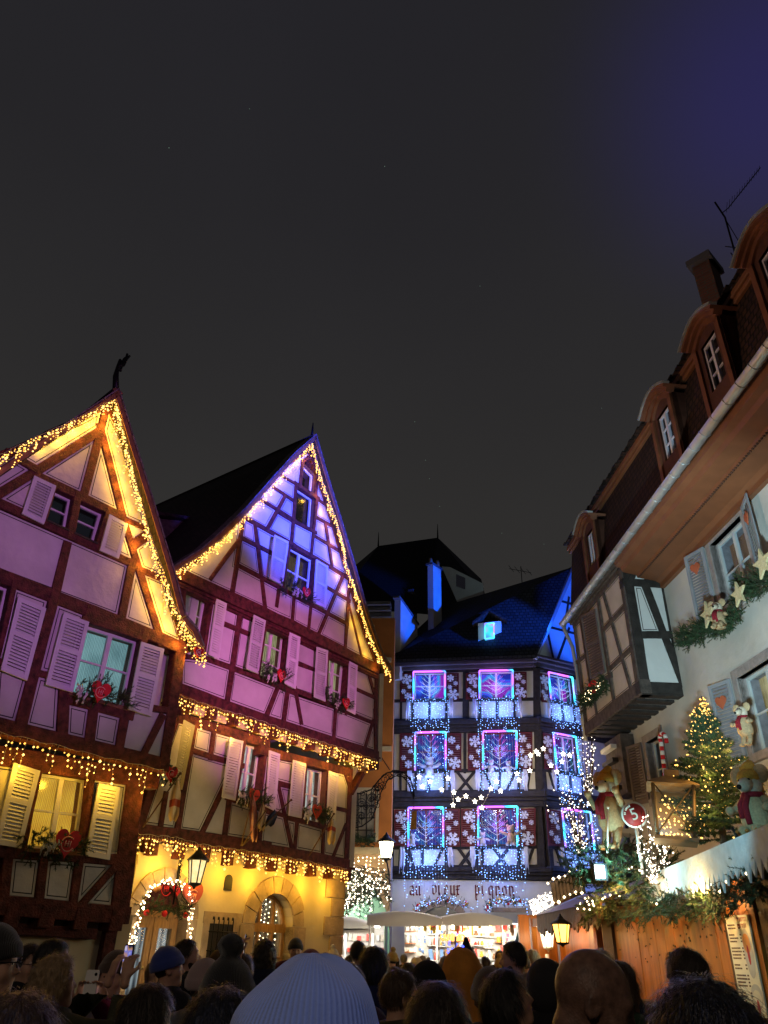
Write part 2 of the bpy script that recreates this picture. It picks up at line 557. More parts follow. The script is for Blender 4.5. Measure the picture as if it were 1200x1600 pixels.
def panel(fc, P, parent, mats, depth=0.22, line=True, name='plaster_panel', d0=0.0):
    mb = MB()
    rings = [(0.0, -0.012), (0.012, 0.004)]
    if line: rings += [(0.045, 0.007), (0.062, 0.007)]
    prev = [fc.W(s, z, d0 - depth) for s, z in P]; n = len(P)
    mb.v.extend([tuple(v) for v in prev]); lastb = 0
    for k, (ins, d) in enumerate(rings):
        Q = P if ins == 0 else inset(P, [ins] * n)
        if Q is None: break
        b = len(mb.v); mb.v.extend([tuple(fc.W(s, z, d0 + d)) for s, z in Q])
        for i in range(n):
            j = (i + 1) % n
            mb.f.append((lastb + i, lastb + j, b + j, b + i)); mb.m.append(1 if (line and k == 3) else 0); mb.sm.append(False)
        lastb = b
    mb.f.append(tuple(lastb + i for i in range(n))); mb.m.append(0); mb.sm.append(False)
    return mb.build(name, mats, parent)


def bil(Q, u, v):
    """Q = [bl, br, tr, tl] in (s,z)"""
    a = [Q[0][k] + (Q[1][k] - Q[0][k]) * u for k in (0, 1)]; b = [Q[3][k] + (Q[2][k] - Q[3][k]) * u for k in (0, 1)]
    return (a[0] + (b[0] - a[0]) * v, a[1] + (b[1] - a[1]) * v)


def order_quad(P):
    """four corners of a near-rectangular face: bottom left, bottom right, top right, top left"""
    P = list(P)
    while len(P) > 4:               # drop the flattest corner
        def flat(i):
            a, b, c = P[i - 1], P[i], P[(i + 1) % len(P)]
            return abs((c[0] - a[0]) * (b[1] - a[1]) - (c[1] - a[1]) * (b[0] - a[0]))
        del P[min(range(len(P)), key=flat)]
    cs = sum(p[0] for p in P) / len(P); cz = sum(p[1] for p in P) / len(P)
    P.sort(key=lambda p: math.atan2(p[1] - cz, p[0] - cs))
    k = min(range(len(P)), key=lambda i: P[i][0] - cs + P[i][1] - cz)
    P = P[k:] + P[:k]
    if len(P) == 3: P.append(P[0])
    return P


def qbar(mb, fc, Q, u0, u1, v0, v1, d0, d1, mat_=0):
    c = [bil(Q, u0, v0), bil(Q, u1, v0), bil(Q, u1, v1), bil(Q, u0, v1)]
    mb.prism([fc.W(s, z, d1) for s, z in c], [fc.W(s, z, d0) for s, z in c], mat_)


def window(fc, Q, parent, glow, cols=2, rows=2, rec=0.12, fw=0.055, fmat=None, rmat=None, pane=True, bars=None, sill=True, backd=0.42, hmid=None):
    """frame, sashes, panes, reveal boards and the room behind"""
    fmat = fmat or M_FRAME; rmat = rmat or M_REVEAL
    Q = order_quad(Q)
    wd = math.hypot(Q[1][0] - Q[0][0], Q[1][1] - Q[0][1]); ht = math.hypot(Q[3][0] - Q[0][0], Q[3][1] - Q[0][1])
    fu, fv = fw / wd, fw / ht
    mb = MB(); d0, d1 = -rec - 0.05, -rec
    qbar(mb, fc, Q, 0, fu, 0, 1, d0, d1); qbar(mb, fc, Q, 1 - fu, 1, 0, 1, d0, d1)
    qbar(mb, fc, Q, fu, 1 - fu, 0, fv, d0, d1 - .002); qbar(mb, fc, Q, fu, 1 - fu, 1 - fv, 1, d0, d1 - .002)
    us = [fu + (1 - 2 * fu) * i / cols for i in range(cols + 1)]
    for i in range(1, cols): qbar(mb, fc, Q, us[i] - fu * .75, us[i] + fu * .75, fv, 1 - fv, d0, d1 + 0.012)
    vs = hmid or [i / rows for i in range(1, rows)]
    for v in vs:
        for i in range(cols):
            qbar(mb, fc, Q, us[i] + (fu * .75 if i else 0), us[i + 1] - (fu * .75 if i < cols - 1 else 0), v - fv * .3, v + fv * .3, d0 + .01, d1 - .006)
    w = mb.build('window', fmat, parent)
    if pane:
        vv = [fv] + list(vs) + [1 - fv]
        for i in range(cols):
            for j in range(len(vv) - 1):
                m2 = MB(); qbar(m2, fc, Q, us[i] + fu * .2, us[i + 1] - fu * .2, vv[j], vv[j + 1], d0 + 0.012, d0 + 0.018)
                m2.build('pane', M_GLASS, w)
    m3 = MB()
    for (a, b) in (((0, 0), (0, 1)), ((0, 1), (1, 1)), ((1, 1), (1, 0)), ((1, 0), (0, 0))):
        p = bil(Q, *a); q = bil(Q, *b)
        m3.add([fc.W(*p, 0.0), fc.W(*q, 0.0), fc.W(*q, -backd), fc.W(*p, -backd)], [(0, 1, 2, 3)])
    m3.build('reveal', rmat, w)
    m4 = MB(); m4.add([fc.W(*p, -backd + 0.002) for p in (Q[0], Q[1], Q[2], Q[3])], [(0, 1, 2, 3)])
    m4.build('lit_room' if glow not in (MATS.get('dark_room'),) else 'dark_room', glow, w)
    if sill:
        m5 = MB(); qbar(m5, fc, Q, -0.04, 1.04, -0.05, 0.0, -rec, 0.06)
        m5.build('sill', rmat, w)
    return w


def shutter(fc, px, parent, m=None, dl=0.07, dr=0.07, pitch=0.052, mid=0.5, name='shutter', slat_tilt=0.02):
    """px: image corners tl, tr, br, bl; dl/dr: how far the two edges stand off the wall"""
    m = m or M_SHUT
    tl, tr, br, bl = px
    if isinstance(tl, tuple) and len(tl) == 2:
        A = [fc.sz(*bl, dl), fc.sz(*br, dr), fc.sz(*tr, dr), fc.sz(*tl, dl)]
    else: A = [p[1:] for p in (bl, br, tr, tl)]
    D = [dl, dr, dr, dl]

    def pt(u, v, dd):
        s, z = bil(A, u, v)
        d = dl + (dr - dl) * u
        return fc.W(s, z, d + dd)
    wd = math.hypot(A[1][0] - A[0][0], dr - dl); ht = abs(A[3][1] - A[0][1])
    t = 0.032

    def bar(mb, u0, u1, v0, v1, f0, f1, tilt=0.0):
        fr = [pt(u0, v0, f1 + tilt), pt(u1, v0, f1 + tilt), pt(u1, v1, f1 - tilt), pt(u0, v1, f1 - tilt)]
        bk = [pt(u0, v0, f0 + tilt), pt(u1, v0, f0 + tilt), pt(u1, v1, f0 - tilt), pt(u0, v1, f0 - tilt)]
        mb.prism(fr, bk)
    su = 0.07 / wd if wd > 0.3 else 0.16; sv = 0.075 / ht
    mb = MB()
    bar(mb, 0, su, 0, 1, 0, t); bar(mb, 1 - su, 1, 0, 1, 0, t)
    bands = [(sv, mid - sv / 2), (mid + sv / 2, 1 - sv)] if mid else [(sv, 1 - sv)]
    bar(mb, su, 1 - su, 0, sv, 0.002, t - .002); bar(mb, su, 1 - su, 1 - sv, 1, 0.002, t - .002)
    if mid: bar(mb, su, 1 - su, mid - sv / 2, mid + sv / 2, 0.002, t - .002)
    o = mb.build(name, m, parent)
    ms = MB()
    for (a, b) in bands:
        n = max(3, int((b - a) * ht / pitch))
        for i in range(n):
            v0 = a + (b - a) * (i + 0.02) / n; v1 = a + (b - a) * (i + 0.86) / n
            bar(ms, su, 1 - su, v0, v1, 0.010, 0.016, slat_tilt * 0.5)
    ms.build('slats', m, o, stuff=True)
    return o


def timber_wall(fc, segs, parent, tm, pm, holes=(), ext=0.13, line=True, skip=(), front=0.03):
    """segs in (s,z,...); holes: points whose face stays open; returns the open faces in order"""
    faces = arrange(segs, ext)
    for (p, q, w) in segs:
        if w > 0.03: beam(fc, p, q, w, tm, parent, front)
    opened = [None] * len(holes)
    for (P, H) in faces:
        hit = [i for i, h in enumerate(holes) if inside(h, P)]
        P, H = simplify(list(P), list(H))
        Q = inset(P, [max(h - 0.006, 0.0) for h in H])
        if hit:
            opened[hit[0]] = Q or P
            if DEBUG: print('HOLE', hit, [(round(a, 2), round(b, 2)) for a, b in (Q or P)])
            continue
        if any(inside(h, P) for h in skip): continue
        if Q is None: Q = inset(P, [min(0.02, h) for h in H])
        if Q: panel(fc, Q, parent, [pm, M_LINE], line=line)
        elif DEBUG: print('LOST', fc.head, [(round(a, 2), round(b, 2)) for a, b in P])
    return opened
M_WARMDIM = emit('warm_bulb_amber', (1.0, 0.42, 0.06), 3.2)

# ------------------------------------------------------------------ light strings and greenery builders
def resample(pts, step):
    out = [Vector(pts[0])]; acc = 0.0
    for a, b in zip(pts, pts[1:]):
        a, b = Vector(a), Vector(b); L = (b - a).length; t = step - acc
        while t <= L:
            out.append(a.lerp(b, t / L)); t += step
        acc = L - (t - step)
    return out


def icicle_lights(pts, label, lo=0.12, hi=0.5, step=0.11, bstep=0.075, r=0.017, bm=None, power=3.0, every=1.2, col=(1.0, 0.52, 0.035), push=Vector((0, 0, 0)),
                  seed=1, name='icicle_light_string', group='icicle light strings', wob=0.03, rows=1, cat='light string', lr=0.06):
    """a wire along pts with drops of random length hanging from it, a bulb every few centimetres"""
    rnd = random.Random(seed); bm = bm or M_WARM
    P = resample(pts, step)
    root = empty(name, Vector((P[0].x, P[0].y, min(p.z for p in P) - hi)), label, cat, group)
    wire = MB(); bulbs = MB()
    sag = [p + Vector((0, 0, -0.02 * (i % 5 in (2, 3)) + rnd.uniform(-.006, .006))) for i, p in enumerate(P)]
    wire.tube(sag, 0.006, 3)
    for i, p in enumerate(sag):
        for _ in range(rows):
            L = lo + (hi - lo) * rnd.random() ** 1.5 * (0.6 + 0.4 * math.sin(i * 0.9) ** 2)
            n = max(1, int(L / bstep)); q = p.copy(); line = [p.copy()]
            dx, dy = rnd.uniform(-wob, wob), rnd.uniform(-wob, wob)
            for k in range(n):
                q = q + Vector((dx * .25 + rnd.uniform(-wob, wob) * .6, dy * .25 + rnd.uniform(-wob, wob) * .6, -bstep))
                line.append(q.copy())
                b = q + Vector((rnd.uniform(-.02, .02), rnd.uniform(-.02, .02), rnd.uniform(-.02, .01)))
                bulbs.octa(b, r * (rnd.uniform(.55, 1.2) if rnd.random() < .85 else rnd.uniform(1.3, 1.75)), 1 if rnd.random() < .25 else 0)
            wire.tube(line, 0.004, 3, caps=False)
    wire.build('wire', M_WIRE, root)
    bulbs.build('bulbs', [bm, M_WARMDIM if bm is M_WARM else bm], root, stuff=True)
    if power > 0:
        for p in resample(pts, every)[0:]:
            lamp('string_glow', p + push + Vector((0, 0, -(lo + hi) * .35)), col, power, lr, root)
    return root


def bulbs_on(points, label, r=0.016, bm=None, power=0, glow=(), col=(1, .75, .4), name='light_string', group=None, wire=True, cat='light string'):
    root = empty(name, Vector((points[0].x, points[0].y, min(p.z for p in points))), label, cat, group)
    if wire:
        w = MB(); w.tube(points, 0.006, 3); w.build('wire', M_WIRE, root)
    b = MB()
    for p in points: b.octa(p, r * random.uniform(.7, 1.25))
    b.build('bulbs', bm or M_WARMW, root, stuff=True)
    for g in glow: lamp('string_glow', g, col, power, 0.1, root)
    return root


def fir_branch(mb, p, d, L, rnd, nl=0.045, dens=70, mat_=0, twig=1, side=True, nw=0.0045, droop=0.0):
    """a fir sprig: a stem with needles all round it and two or three side shoots"""
    p = Vector(p); d = Vector(d).normalized()
    ax = d.orthogonal().normalized(); ay = d.cross(ax)
    end = p + d * L + Vector((0, 0, -droop * L))
    mid = p.lerp(end, .5) + Vector((0, 0, droop * L * .25))
    mb.tube([p, mid, end], [0.006, 0.004, 0.002], 3, twig, caps=False)
    n = int(dens * L / 0.3)
    for i in range(n):
        t = (i + rnd.random()) / n
        c = p.lerp(mid, t * 2) if t < .5 else mid.lerp(end, t * 2 - 1)
        a = rnd.uniform(0, 2 * math.pi)
        o = (ax * math.cos(a) + ay * math.sin(a)) * 0.85 + d * rnd.uniform(.35, .8)
        o.normalize(); tip = c + o * nl * rnd.uniform(.7, 1.2)
        s = o.cross(d); s = s.normalized() * nw if s.length > 1e-6 else ax * nw
        mb.add([c - s, c + s, tip], [(0, 1, 2)], mat_)
    if side:
        for k in (-1, 1):
            t = rnd.uniform(.25, .55); c = p.lerp(end, t)
            fir_branch(mb, c, d + (ax * math.cos(k) + ay * math.sin(k)) * k * .8, L * .5, rnd, nl, dens, mat_, twig, False, nw)


def heart_mesh(mb, c, ax, up, n, size, th, mat_=0):
    pts = []
    for i in range(28):
        t = 2 * math.pi * i / 28
        x = 16 * math.sin(t) ** 3; y = 13 * math.cos(t) - 5 * math.cos(2 * t) - 2 * math.cos(3 * t) - math.cos(4 * t)
        pts.append((x / 17 * size / 2, (y + 2.5) / 15 * size / 2))
    c = Vector(c)
    f = [c + ax * x + up * y + n * th / 2 for x, y in pts]; b = [c + ax * x + up * y - n * th / 2 for x, y in pts]
    mb.prism(f[::-1], b[::-1], mat_)


def swirl(mb, c, ax, up, n, size, d, mat_=0):
    """the pale looped monogram painted on the hearts"""
    c = Vector(c) + n * d
    a = []
    for i in range(22):
        t = math.pi * (0.25 + 1.6 * i / 21)
        a.append(c + (ax * math.cos(t) + up * math.sin(t)) * size * .30)
    mb.tube(a, size * .025, 4, mat_)
    for x0 in (-.11, .03, .13):
        mb.tube([c + ax * size * x0 + up * size * .14, c + ax * size * (x0 - .02) - up * size * .12], size * .022, 4, mat_)
    mb.tube([c - ax * size * .13 + up * size * .0, c + ax * size * .05 + up * size * .03], size * .02, 4, mat_)


def window_garland(fc, x, y, w_px, label, heart_at=0.62, hsize=0.34, seed=1, d=0.14, frost=True, hm=None, slope=0.0, group='window garlands', bulbs=0, dens=1.0, drop=0.16, mark=True):
    """fir and frosted sprigs along a sill, a red heart among them. x,y image centre, w_px image width"""
    rnd = random.Random(seed)
    s0, z0 = fc.sz(x - w_px / 2, y - slope * w_px / 2, d); s1, z1 = fc.sz(x + w_px / 2, y + slope * w_px / 2, d)
    A = fc.W(s0, z0, d); B = fc.W(s1, z1, d); L = (B - A).length
    root = empty('window_garland', A.lerp(B, .5) - Vector((0, 0, .3)), label, 'garland', group)
    mb = MB(); n = int(L * 42 * dens)
    for i in range(n):
        t = (i + rnd.random()) / n
        p = A.lerp(B, t) + fc.n * rnd.uniform(-.03, .05) + Vector((0, 0, rnd.uniform(-drop, .06)))
        dr = fc.a * rnd.uniform(-1, 1) + fc.n * rnd.uniform(.1, .8) + Vector((0, 0, rnd.uniform(-.8, .8)))
        fir_branch(mb, p, dr, rnd.uniform(.16, .36), rnd, 0.045, 60, 0, 1, True, 0.006)
    mb.build('fir_sprigs', [M_FIR, M_TWIG], root, stuff=True)
    if frost:
        mf = MB()
        for i in range(int(9 * L)):
            t = heart_at - 0.30 + rnd.uniform(-.14, .14)
            p = A.lerp(B, t) + fc.n * .07 + Vector((0, 0, rnd.uniform(-.03, .05)))
            e_ = p + fc.a * rnd.uniform(-.10, .10) + fc.n * rnd.uniform(.03, .1) + Vector((0, 0, -rnd.uniform(.12, .34)))
            mid = p.lerp(e_, .5) + fc.n * .07
            mf.tube([p, mid, e_], [0.008, 0.012, 0.007], 5)
            for _ in range(5):
                q = mid.lerp(e_, rnd.random()); mf.ball(q + Vector((rnd.uniform(-.02, .02), rnd.uniform(-.02, .02), 0)), (.011, .011, .022), 5, 4)
        mf.build('frosted_twigs', M_FROST, root, stuff=True)
    if hsize > 0:
        hc = A.lerp(B, heart_at) + fc.n * 0.17 + Vector((0, 0, -.05))
        tilt = rnd.uniform(-.15, .15); ax = (fc.a * math.cos(tilt) + Vector((0, 0, math.sin(tilt)))).normalized(); up = fc.n.cross(ax) * 1.0
        up = ax.cross(fc.n) * -1 if (ax.cross(fc.n)).z < 0 else ax.cross(fc.n)
        mh = MB(); heart_mesh(mh, hc, ax, up, fc.n, hsize, 0.025); h = mh.build('heart', hm or M_RED, root)
        if mark:
            ms = MB(); swirl(ms, hc, ax, up, fc.n, hsize * .8, 0.018); ms.build('monogram', mat('pale_red_paint', (.75, .35, .30), .7), h)
    if bulbs:
        m5 = MB()
        for _ in range(bulbs): m5.octa(A.lerp(B, rnd.random()) + fc.n * rnd.uniform(.05, .15) + Vector((0, 0, rnd.uniform(-.12, .12))), .014)
        m5.build('bulbs', M_WARMW, root, stuff=True)
    return root


def text_mesh(txt, size, depth, name, font_scale=1.0):
    cu = bpy.data.curves.new(name, 'FONT'); cu.body = txt; cu.size = size; cu.extrude = depth; cu.align_x = 'CENTER'; cu.align_y = 'CENTER'
    o = bpy.data.objects.new(name, cu); COL.objects.link(o)
    dg = bpy.context.evaluated_depsgraph_get()
    me = bpy.data.meshes.new_from_object(o.evaluated_get(dg))
    bpy.data.objects.remove(o); bpy.data.curves.remove(cu)
    me.name = name
    return me


def put_mesh(me, name, material, parent, origin, ax, up, n):
    o = bpy.data.objects.new(name, me); COL.objects.link(o)
    me.materials.clear(); me.materials.append(material)
    M = Matrix((ax, up, n)).transposed().to_4x4(); M.translation = Vector(origin) - (base_of(parent) if parent else Vector((0, 0, 0)))
    if parent: o.parent = parent
    o.matrix_local = M
    return o
gm = MB(); gm.add([(-150, -60, 0), (150, -60, 0), (150, 250, 0), (-150, 250, 0)], [(0, 1, 2, 3)])
g = gm.build('ground', brick_mat('cobbles', (.07, .065, .06), (.05, .046, .043), (.02, .02, .02), 1.0, .12, .10, .8, .8, 'XY', .012))
g['kind'] = 'structure'

# ------------------------------------------------------------------ left house
R1 = random.Random(5); random.seed(7)
def cA(x, y): return (x / 4, 600 + y / 4)
def cB(x, y): return (x / 4, 900 + y / 4)
def cZ3(x, y): return (x / 3.529, 1180 + y / 3.529)
M_DARKROOM = emit('dark_room', (0.006, 0.006, 0.008), 1.0)
G_TEAL = curtain_glow('room_teal', (0.07, 0.16, 0.17), (0.34, 0.58, 0.56), 0.75, 16)
G_AMBER = curtain_glow('room_amber', (0.50, 0.17, 0.01), (0.95, 0.55, 0.05), 0.95, 16)
G_PALE = curtain_glow('room_pale', (0.20, 0.16, 0.06), (0.62, 0.55, 0.28), 0.75, 9, 3)
G_DIMWARM = curtain_glow('room_dim', (0.05, 0.03, 0.02), (0.20, 0.13, 0.08), 0.6, 9, 3)
G_SHOP = curtain_glow('room_shop', (0.16, 0.15, 0.10), (0.80, 0.78, 0.66), 0.9, 7, 6)

_o = at_depth(130, 1488, 13.6)
L1 = Facade((_o.x, _o.y), 43, 0.0)        # first floor wall plane
L2 = L1.shift(0.22)                        # upper floors, jettied
L0 = L1.shift(-0.30)                       # stone base
APL = L2.sz(*cA(655, 170)); EVR = L2.sz(*cB(1165, 485))
SL = APL[0] - (EVR[0] - APL[0])            # left end by symmetry about the ridge
lh = empty('timber_house', L1.W((SL + EVR[0]) / 2, 0, -5),
           'half-timbered gabled house at the left edge with a bird-shaped roof finial', 'house')


def sg(fc, cv, *items):
    out = []
    for it in items:
        w = it[-1]; pts = [fc.sz(*cv(*p)) for p in it[:-1]]
        for a, b in zip(pts, pts[1:]): out.append((a, b, w))
    return out


zb = L2.sz(*cB(0, 945))[1]; zt = L2.sz(*cB(0, 0))[1]
def mirrorL(p): return (2 * APL[0] - p[0], p[1])
ov = .25
rr = [L2.sz(*cA(x, y), ov) for x, y in ((740, 30), (845, 380), (965, 760), (1090, 1180), (1160, 1450))] + [L2.sz(*cB(1230, 330), ov), L2.sz(*cB(1275, 440), ov)]
bndR = [L2.sz(*cA(x, y)) for x, y in ((668, 130), (765, 330), (855, 640), (930, 900), (1025, 1200), (1125, 1570))] + [L2.sz(*cB(1160, 470))]
bndL = [L2.sz(*cA(x, y)) for x, y in ((668, 130), (520, 215), (300, 310), (60, 420))]
bndL += [(-4.0, bndL[-1][1] - (bndL[-1][0] + 4.0) * 1.05), (SL + .1, EVR[1])]
segs = sg(L2, cA,
          ((622, 260), (772, 850), (1010, 1620), .17), ((622, 295), (240, 535), (0, 685), (-160, 790), .17),
          ((665, 135), (605, 385), (525, 690), .16), ((225, 572), (770, 832), .17), ((-60, 720), (850, 1135), .17),
          ((420, 1000), (345, 1300), .17), ((-60, 1177), (1000, 1590), (1150, 1662), .24), ((828, 1110), (752, 1490), .18),
          ((780, 845), (930, 912), .12), ((825, 1010), (940, 930), .20), ((862, 1155), (1035, 1228), .12), ((40, 428), (225, 535), .16),
          ((338, 625), (268, 880), .09), ((487, 690), (437, 960), .15), ((672, 790), (600, 1040), .09))
segs += sg(L2, cB,
           ((-60, 926), (1040, 1185), .24), ((120, 575), (445, 662), .12), ((405, 756), (820, 868), .22), ((815, 800), (1115, 850), .12),
           ((550, 200), (412, 770), .10), ((905, 350), (795, 880), .12), ((520, 270), (905, 392), .12),
           ((402, 640), (380, 1060), .20), ((582, 830), (553, 1045), .17), ((777, 870), (738, 1110), .17), ((1010, 880), (875, 1150), .14),
           ((1122, 500), (1020, 1185), .20), ((340, 120), (118, 955), .19), ((85, 50), (-30, 560), .08), ((-60, 520), (150, 585), .12), ((-40, 560), (-70, 930), .15))
segs += [(a, b, .10) for a, b in zip(bndR, bndR[1:])]
segs += [(a, b, .10) for a, b in zip(bndL, bndL[1:])]
zf = L2.sz(*cB(-50, -20))[1]; zs = L2.sz(*cA(-50, 722))[1]
segs += [((SL + .08, zf + .3), (SL + .08, zb), .2), ((SL, zb), L2.sz(*cB(-50, 928)), .24), ((SL - .1, zf), L2.sz(*cB(-40, -17)), .24),
         ((-4.3, zs), L2.sz(*cA(-40, 726)), .17), ((-3.55, zf), (-3.5, zb), .14), ((SL, 5.36), L2.sz(*cB(-40, 527)), .12)]
HL = [cA(385, 800), cA(545, 890), cB(660, 500), cB(-60, 350)]
op = timber_wall(L2, segs, lh, M_OXBLOOD, M_PLASTER, [L2.sz(*p) for p in HL])
for Q, g in zip(op, (M_DARKROOM, M_DARKROOM, G_TEAL, G_DIMWARM)):
    if Q: window(L2, Q, lh, g, cols=1 if g is M_DARKROOM else 2, rows=2, rmat=M_BLACKWOOD if g is M_DARKROOM else M_REVEAL)
# lower storey
z1t = L1.sz(*cB(0, 1080))[1]
s1 = sg(L1, cZ3, ((-60, 818), (700, 885), .26), ((-60, 525), (640, 578), .16), ((50, 500), (12, 835), .16), ((240, 570), (207, 840), .15), ((435, 580), (398, 845), .15),
        ((745, 150), (655, 890), .34), ((640, 610), (425, 850), .13), ((505, 120), (448, 575), .10), ((215, 80), (120, 540), .10), ((-60, -10), (860, 140), .30))
s1 += [((SL + .1, z1t), (SL + .1, 2.2), .3), ((SL, 2.32), L1.sz(*cZ3(-50, 818)), .26), ((SL, 4.35), L1.sz(*cZ3(-50, -8)), .3), ((SL, 3.3), L1.sz(*cZ3(-50, 525)), .16)]
op = timber_wall(L1, s1, lh, M_OXBLOOD, M_PLASTER, [L1.sz(*cZ3(320, 260))])
if op[0]: window(L1, op[0], lh, G_AMBER, 2, 2)
# jetty joists and the boards between the storeys
for i in range(13):
    s = SL + .25 + i * (EVR[0] - SL - .4) / 12
    beam(L1, (s, z1t + .16), (s, zb - .10), .17, M_OXBLOOD, lh, front=.20, back=-.1, name='joist')
# stone base and its corbels
mb = MB(); mb.prism([L0.W(SL, 0), L0.W(.95, 0), L0.W(.95, 2.2), L0.W(SL, 2.2)], [L0.W(SL, 0, -.4), L0.W(.95, 0, -.4), L0.W(.95, 2.2, -.4), L0.W(SL, 2.2, -.4)])
mb.build('base_wall', M_YELLOWPLASTER, lh)
beam(L0, (SL, 2.02), L0.sz(*cZ3(485, 985)), .16, M_OXBLOOD, lh, front=.22, back=-.1, name='beam')
for x in (60, 255, 445, 640):
    s, z = L1.sz(*cZ3(x, 890)); beam(L1, (s, 2.0), (s, 2.22), .24, M_OXBLOOD, lh, front=.05, back=-.35, name='corbel')
# side and back walls
D = 9.0
def house_body(fc, s0, s1, z0, z1, parent, m, depth, name='side_wall', dfront=-0.15):
    for (a, b) in (((s0, dfront), (s0, -depth)), ((s0, -depth), (s1, -depth)), ((s1, -depth), (s1, dfront))):
        mb = MB()
        q = [fc.W(a[0], z0, a[1]), fc.W(b[0], z0, b[1]), fc.W(b[0], z1, b[1]), fc.W(a[0], z1, a[1])]
        nn = (q[1] - q[0]).cross(Vector((0, 0, 1))).normalized() * .2
        if nn.dot(fc.W((s0 + s1) / 2, 0, -depth / 2) - q[0]) > 0: nn = -nn
        mb.prism(q, [p - nn for p in q]); mb.build(name, m, parent)
house_body(L1, SL + .1, .62, 0, zb, lh, M_OXBLOOD, D)
house_body(L1, SL + .1, EVR[0] - .15, zb, EVR[1], lh, M_PLASTER, D)


def roof(fc, line, depth, parent, over=0.45, th=0.14, edge=None, left=True, right=True, rm=None, ridge_cap=True):
    """line: roof profile in (s,z) from the right eave over the ridge to the left eave"""
    rm = rm or M_ROOF
    ri = max(range(len(line)), key=lambda i: line[i][1])
    for part in (line[:ri + 1], line[ri:]):
        mb = MB()
        for a, b in zip(part, part[1:]):
            L = math.hypot(b[0] - a[0], b[1] - a[1]); nx, nz = -(b[1] - a[1]) / L * th, (b[0] - a[0]) / L * th
            if nz > 0: nx, nz = -nx, -nz
            f = [fc.W(*a, over), fc.W(*b, over), fc.W(b[0] + nx, b[1] + nz, over), fc.W(a[0] + nx, a[1] + nz, over)]
            k = [fc.W(*a, -depth), fc.W(*b, -depth), fc.W(b[0] + nx, b[1] + nz, -depth), fc.W(a[0] + nx, a[1] + nz, -depth)]
            mb.prism(f, k)
        ro = mb.build('roof', rm, parent)
        # pale worn tile edge and the barge board under it
        me = MB(); bb = MB()
        for a, b in zip(part, part[1:]):
            n = max(1, int(math.hypot(b[0] - a[0], b[1] - a[1]) / .22))
            for i in range(n):
                t0, t1 = i / n, (i + .93) / n
                p = (a[0] + (b[0] - a[0]) * t0, a[1] + (b[1] - a[1]) * t0 + .012 + R1.uniform(0, .015)); q = (a[0] + (b[0] - a[0]) * t1, a[1] + (b[1] - a[1]) * t1 + .012 + R1.uniform(0, .012))
                me.prism([fc.W(p[0], p[1] - .05, over + .035), fc.W(q[0], q[1] - .05, over + .035), fc.W(*q, over + .035), fc.W(*p, over + .035)],
                         [fc.W(p[0], p[1] - .05, over - .3), fc.W(q[0], q[1] - .05, over - .3), fc.W(*q, over - .3), fc.W(*p, over - .3)])
            L = math.hypot(b[0] - a[0], b[1] - a[1]); nx, nz = -(b[1] - a[1]) / L, (b[0] - a[0]) / L
            if nz > 0: nx, nz = -nx, -nz
            o1, o2 = .03, .13
            bb.prism([fc.W(a[0] + nx * o1, a[1] + nz * o1, over + .02), fc.W(b[0] + nx * o1, b[1] + nz * o1, over + .02), fc.W(b[0] + nx * o2, b[1] + nz * o2, over + .02), fc.W(a[0] + nx * o2, a[1] + nz * o2, over + .02)],
                     [fc.W(a[0] + nx * o1, a[1] + nz * o1, over - .03), fc.W(b[0] + nx * o1, b[1] + nz * o1, over - .03), fc.W(b[0] + nx * o2, b[1] + nz * o2, over - .03), fc.W(a[0] + nx * o2, a[1] + nz * o2, over - .03)])
        me.build('edge_tiles', M_ROOFEDGE, ro, stuff=True)
        bb.build('barge_board', M_BARGE, ro)


ap = rr[0]
line = rr[::-1] + [(2 * ap[0] - p[0], p[1]) for p in rr[1:]]
roof(L2, line, D, lh, ov)
# finial: a bent iron bird on a spike
f0 = L2.W(ap[0], ap[1], ov - .1)
mb = MB()
pts = [L2.px(*p, ov - .1) for p in ((180, 607), (181, 588), (184, 572), (188, 562))]
mb.tube([f0] + pts[1:], [.07, .06, .03, .03], 6)
mb.tube([L2.px(*p, ov - .1) for p in ((184, 574), (191, 570), (196, 561), (203, 556))], [.03, .06, .05, .02], 6)
mb.tube([L2.px(*p, ov - .1) for p in ((190, 572), (188, 580))], .03, 5); mb.tube([L2.px(*p, ov - .1) for p in ((196, 562), (199, 553))], .025, 5)
mb.build('finial', M_IRON, lh)

# shutters (image corners: top left, top right, bottom right, bottom left)
for c, pts in ((cA, ((210, 575), (348, 640), (270, 880), (133, 812))), (cA, ((680, 815), (795, 878), (738, 1093), (620, 1042)))):
    shutter(L2, [c(*p) for p in pts], lh, mid=None, pitch=.05)
for pts in (((110, 130), (285, 205), (165, 655), (0, 590)), ((395, 230), (553, 290), (450, 730), (280, 680)), ((880, 412), (1022, 458), (940, 878), (797, 835))):
    shutter(L2, [cB(*p) for p in pts], lh, mid=.52)
shutter(L1, [cZ3(*p) for p in ((72, 42), (218, 88), (112, 515), (-30, 490))], lh, mid=.55)
shutter(L1, [cZ3(*p) for p in ((540, 155), (658, 178), (600, 578), (468, 555))], lh, mid=.55)
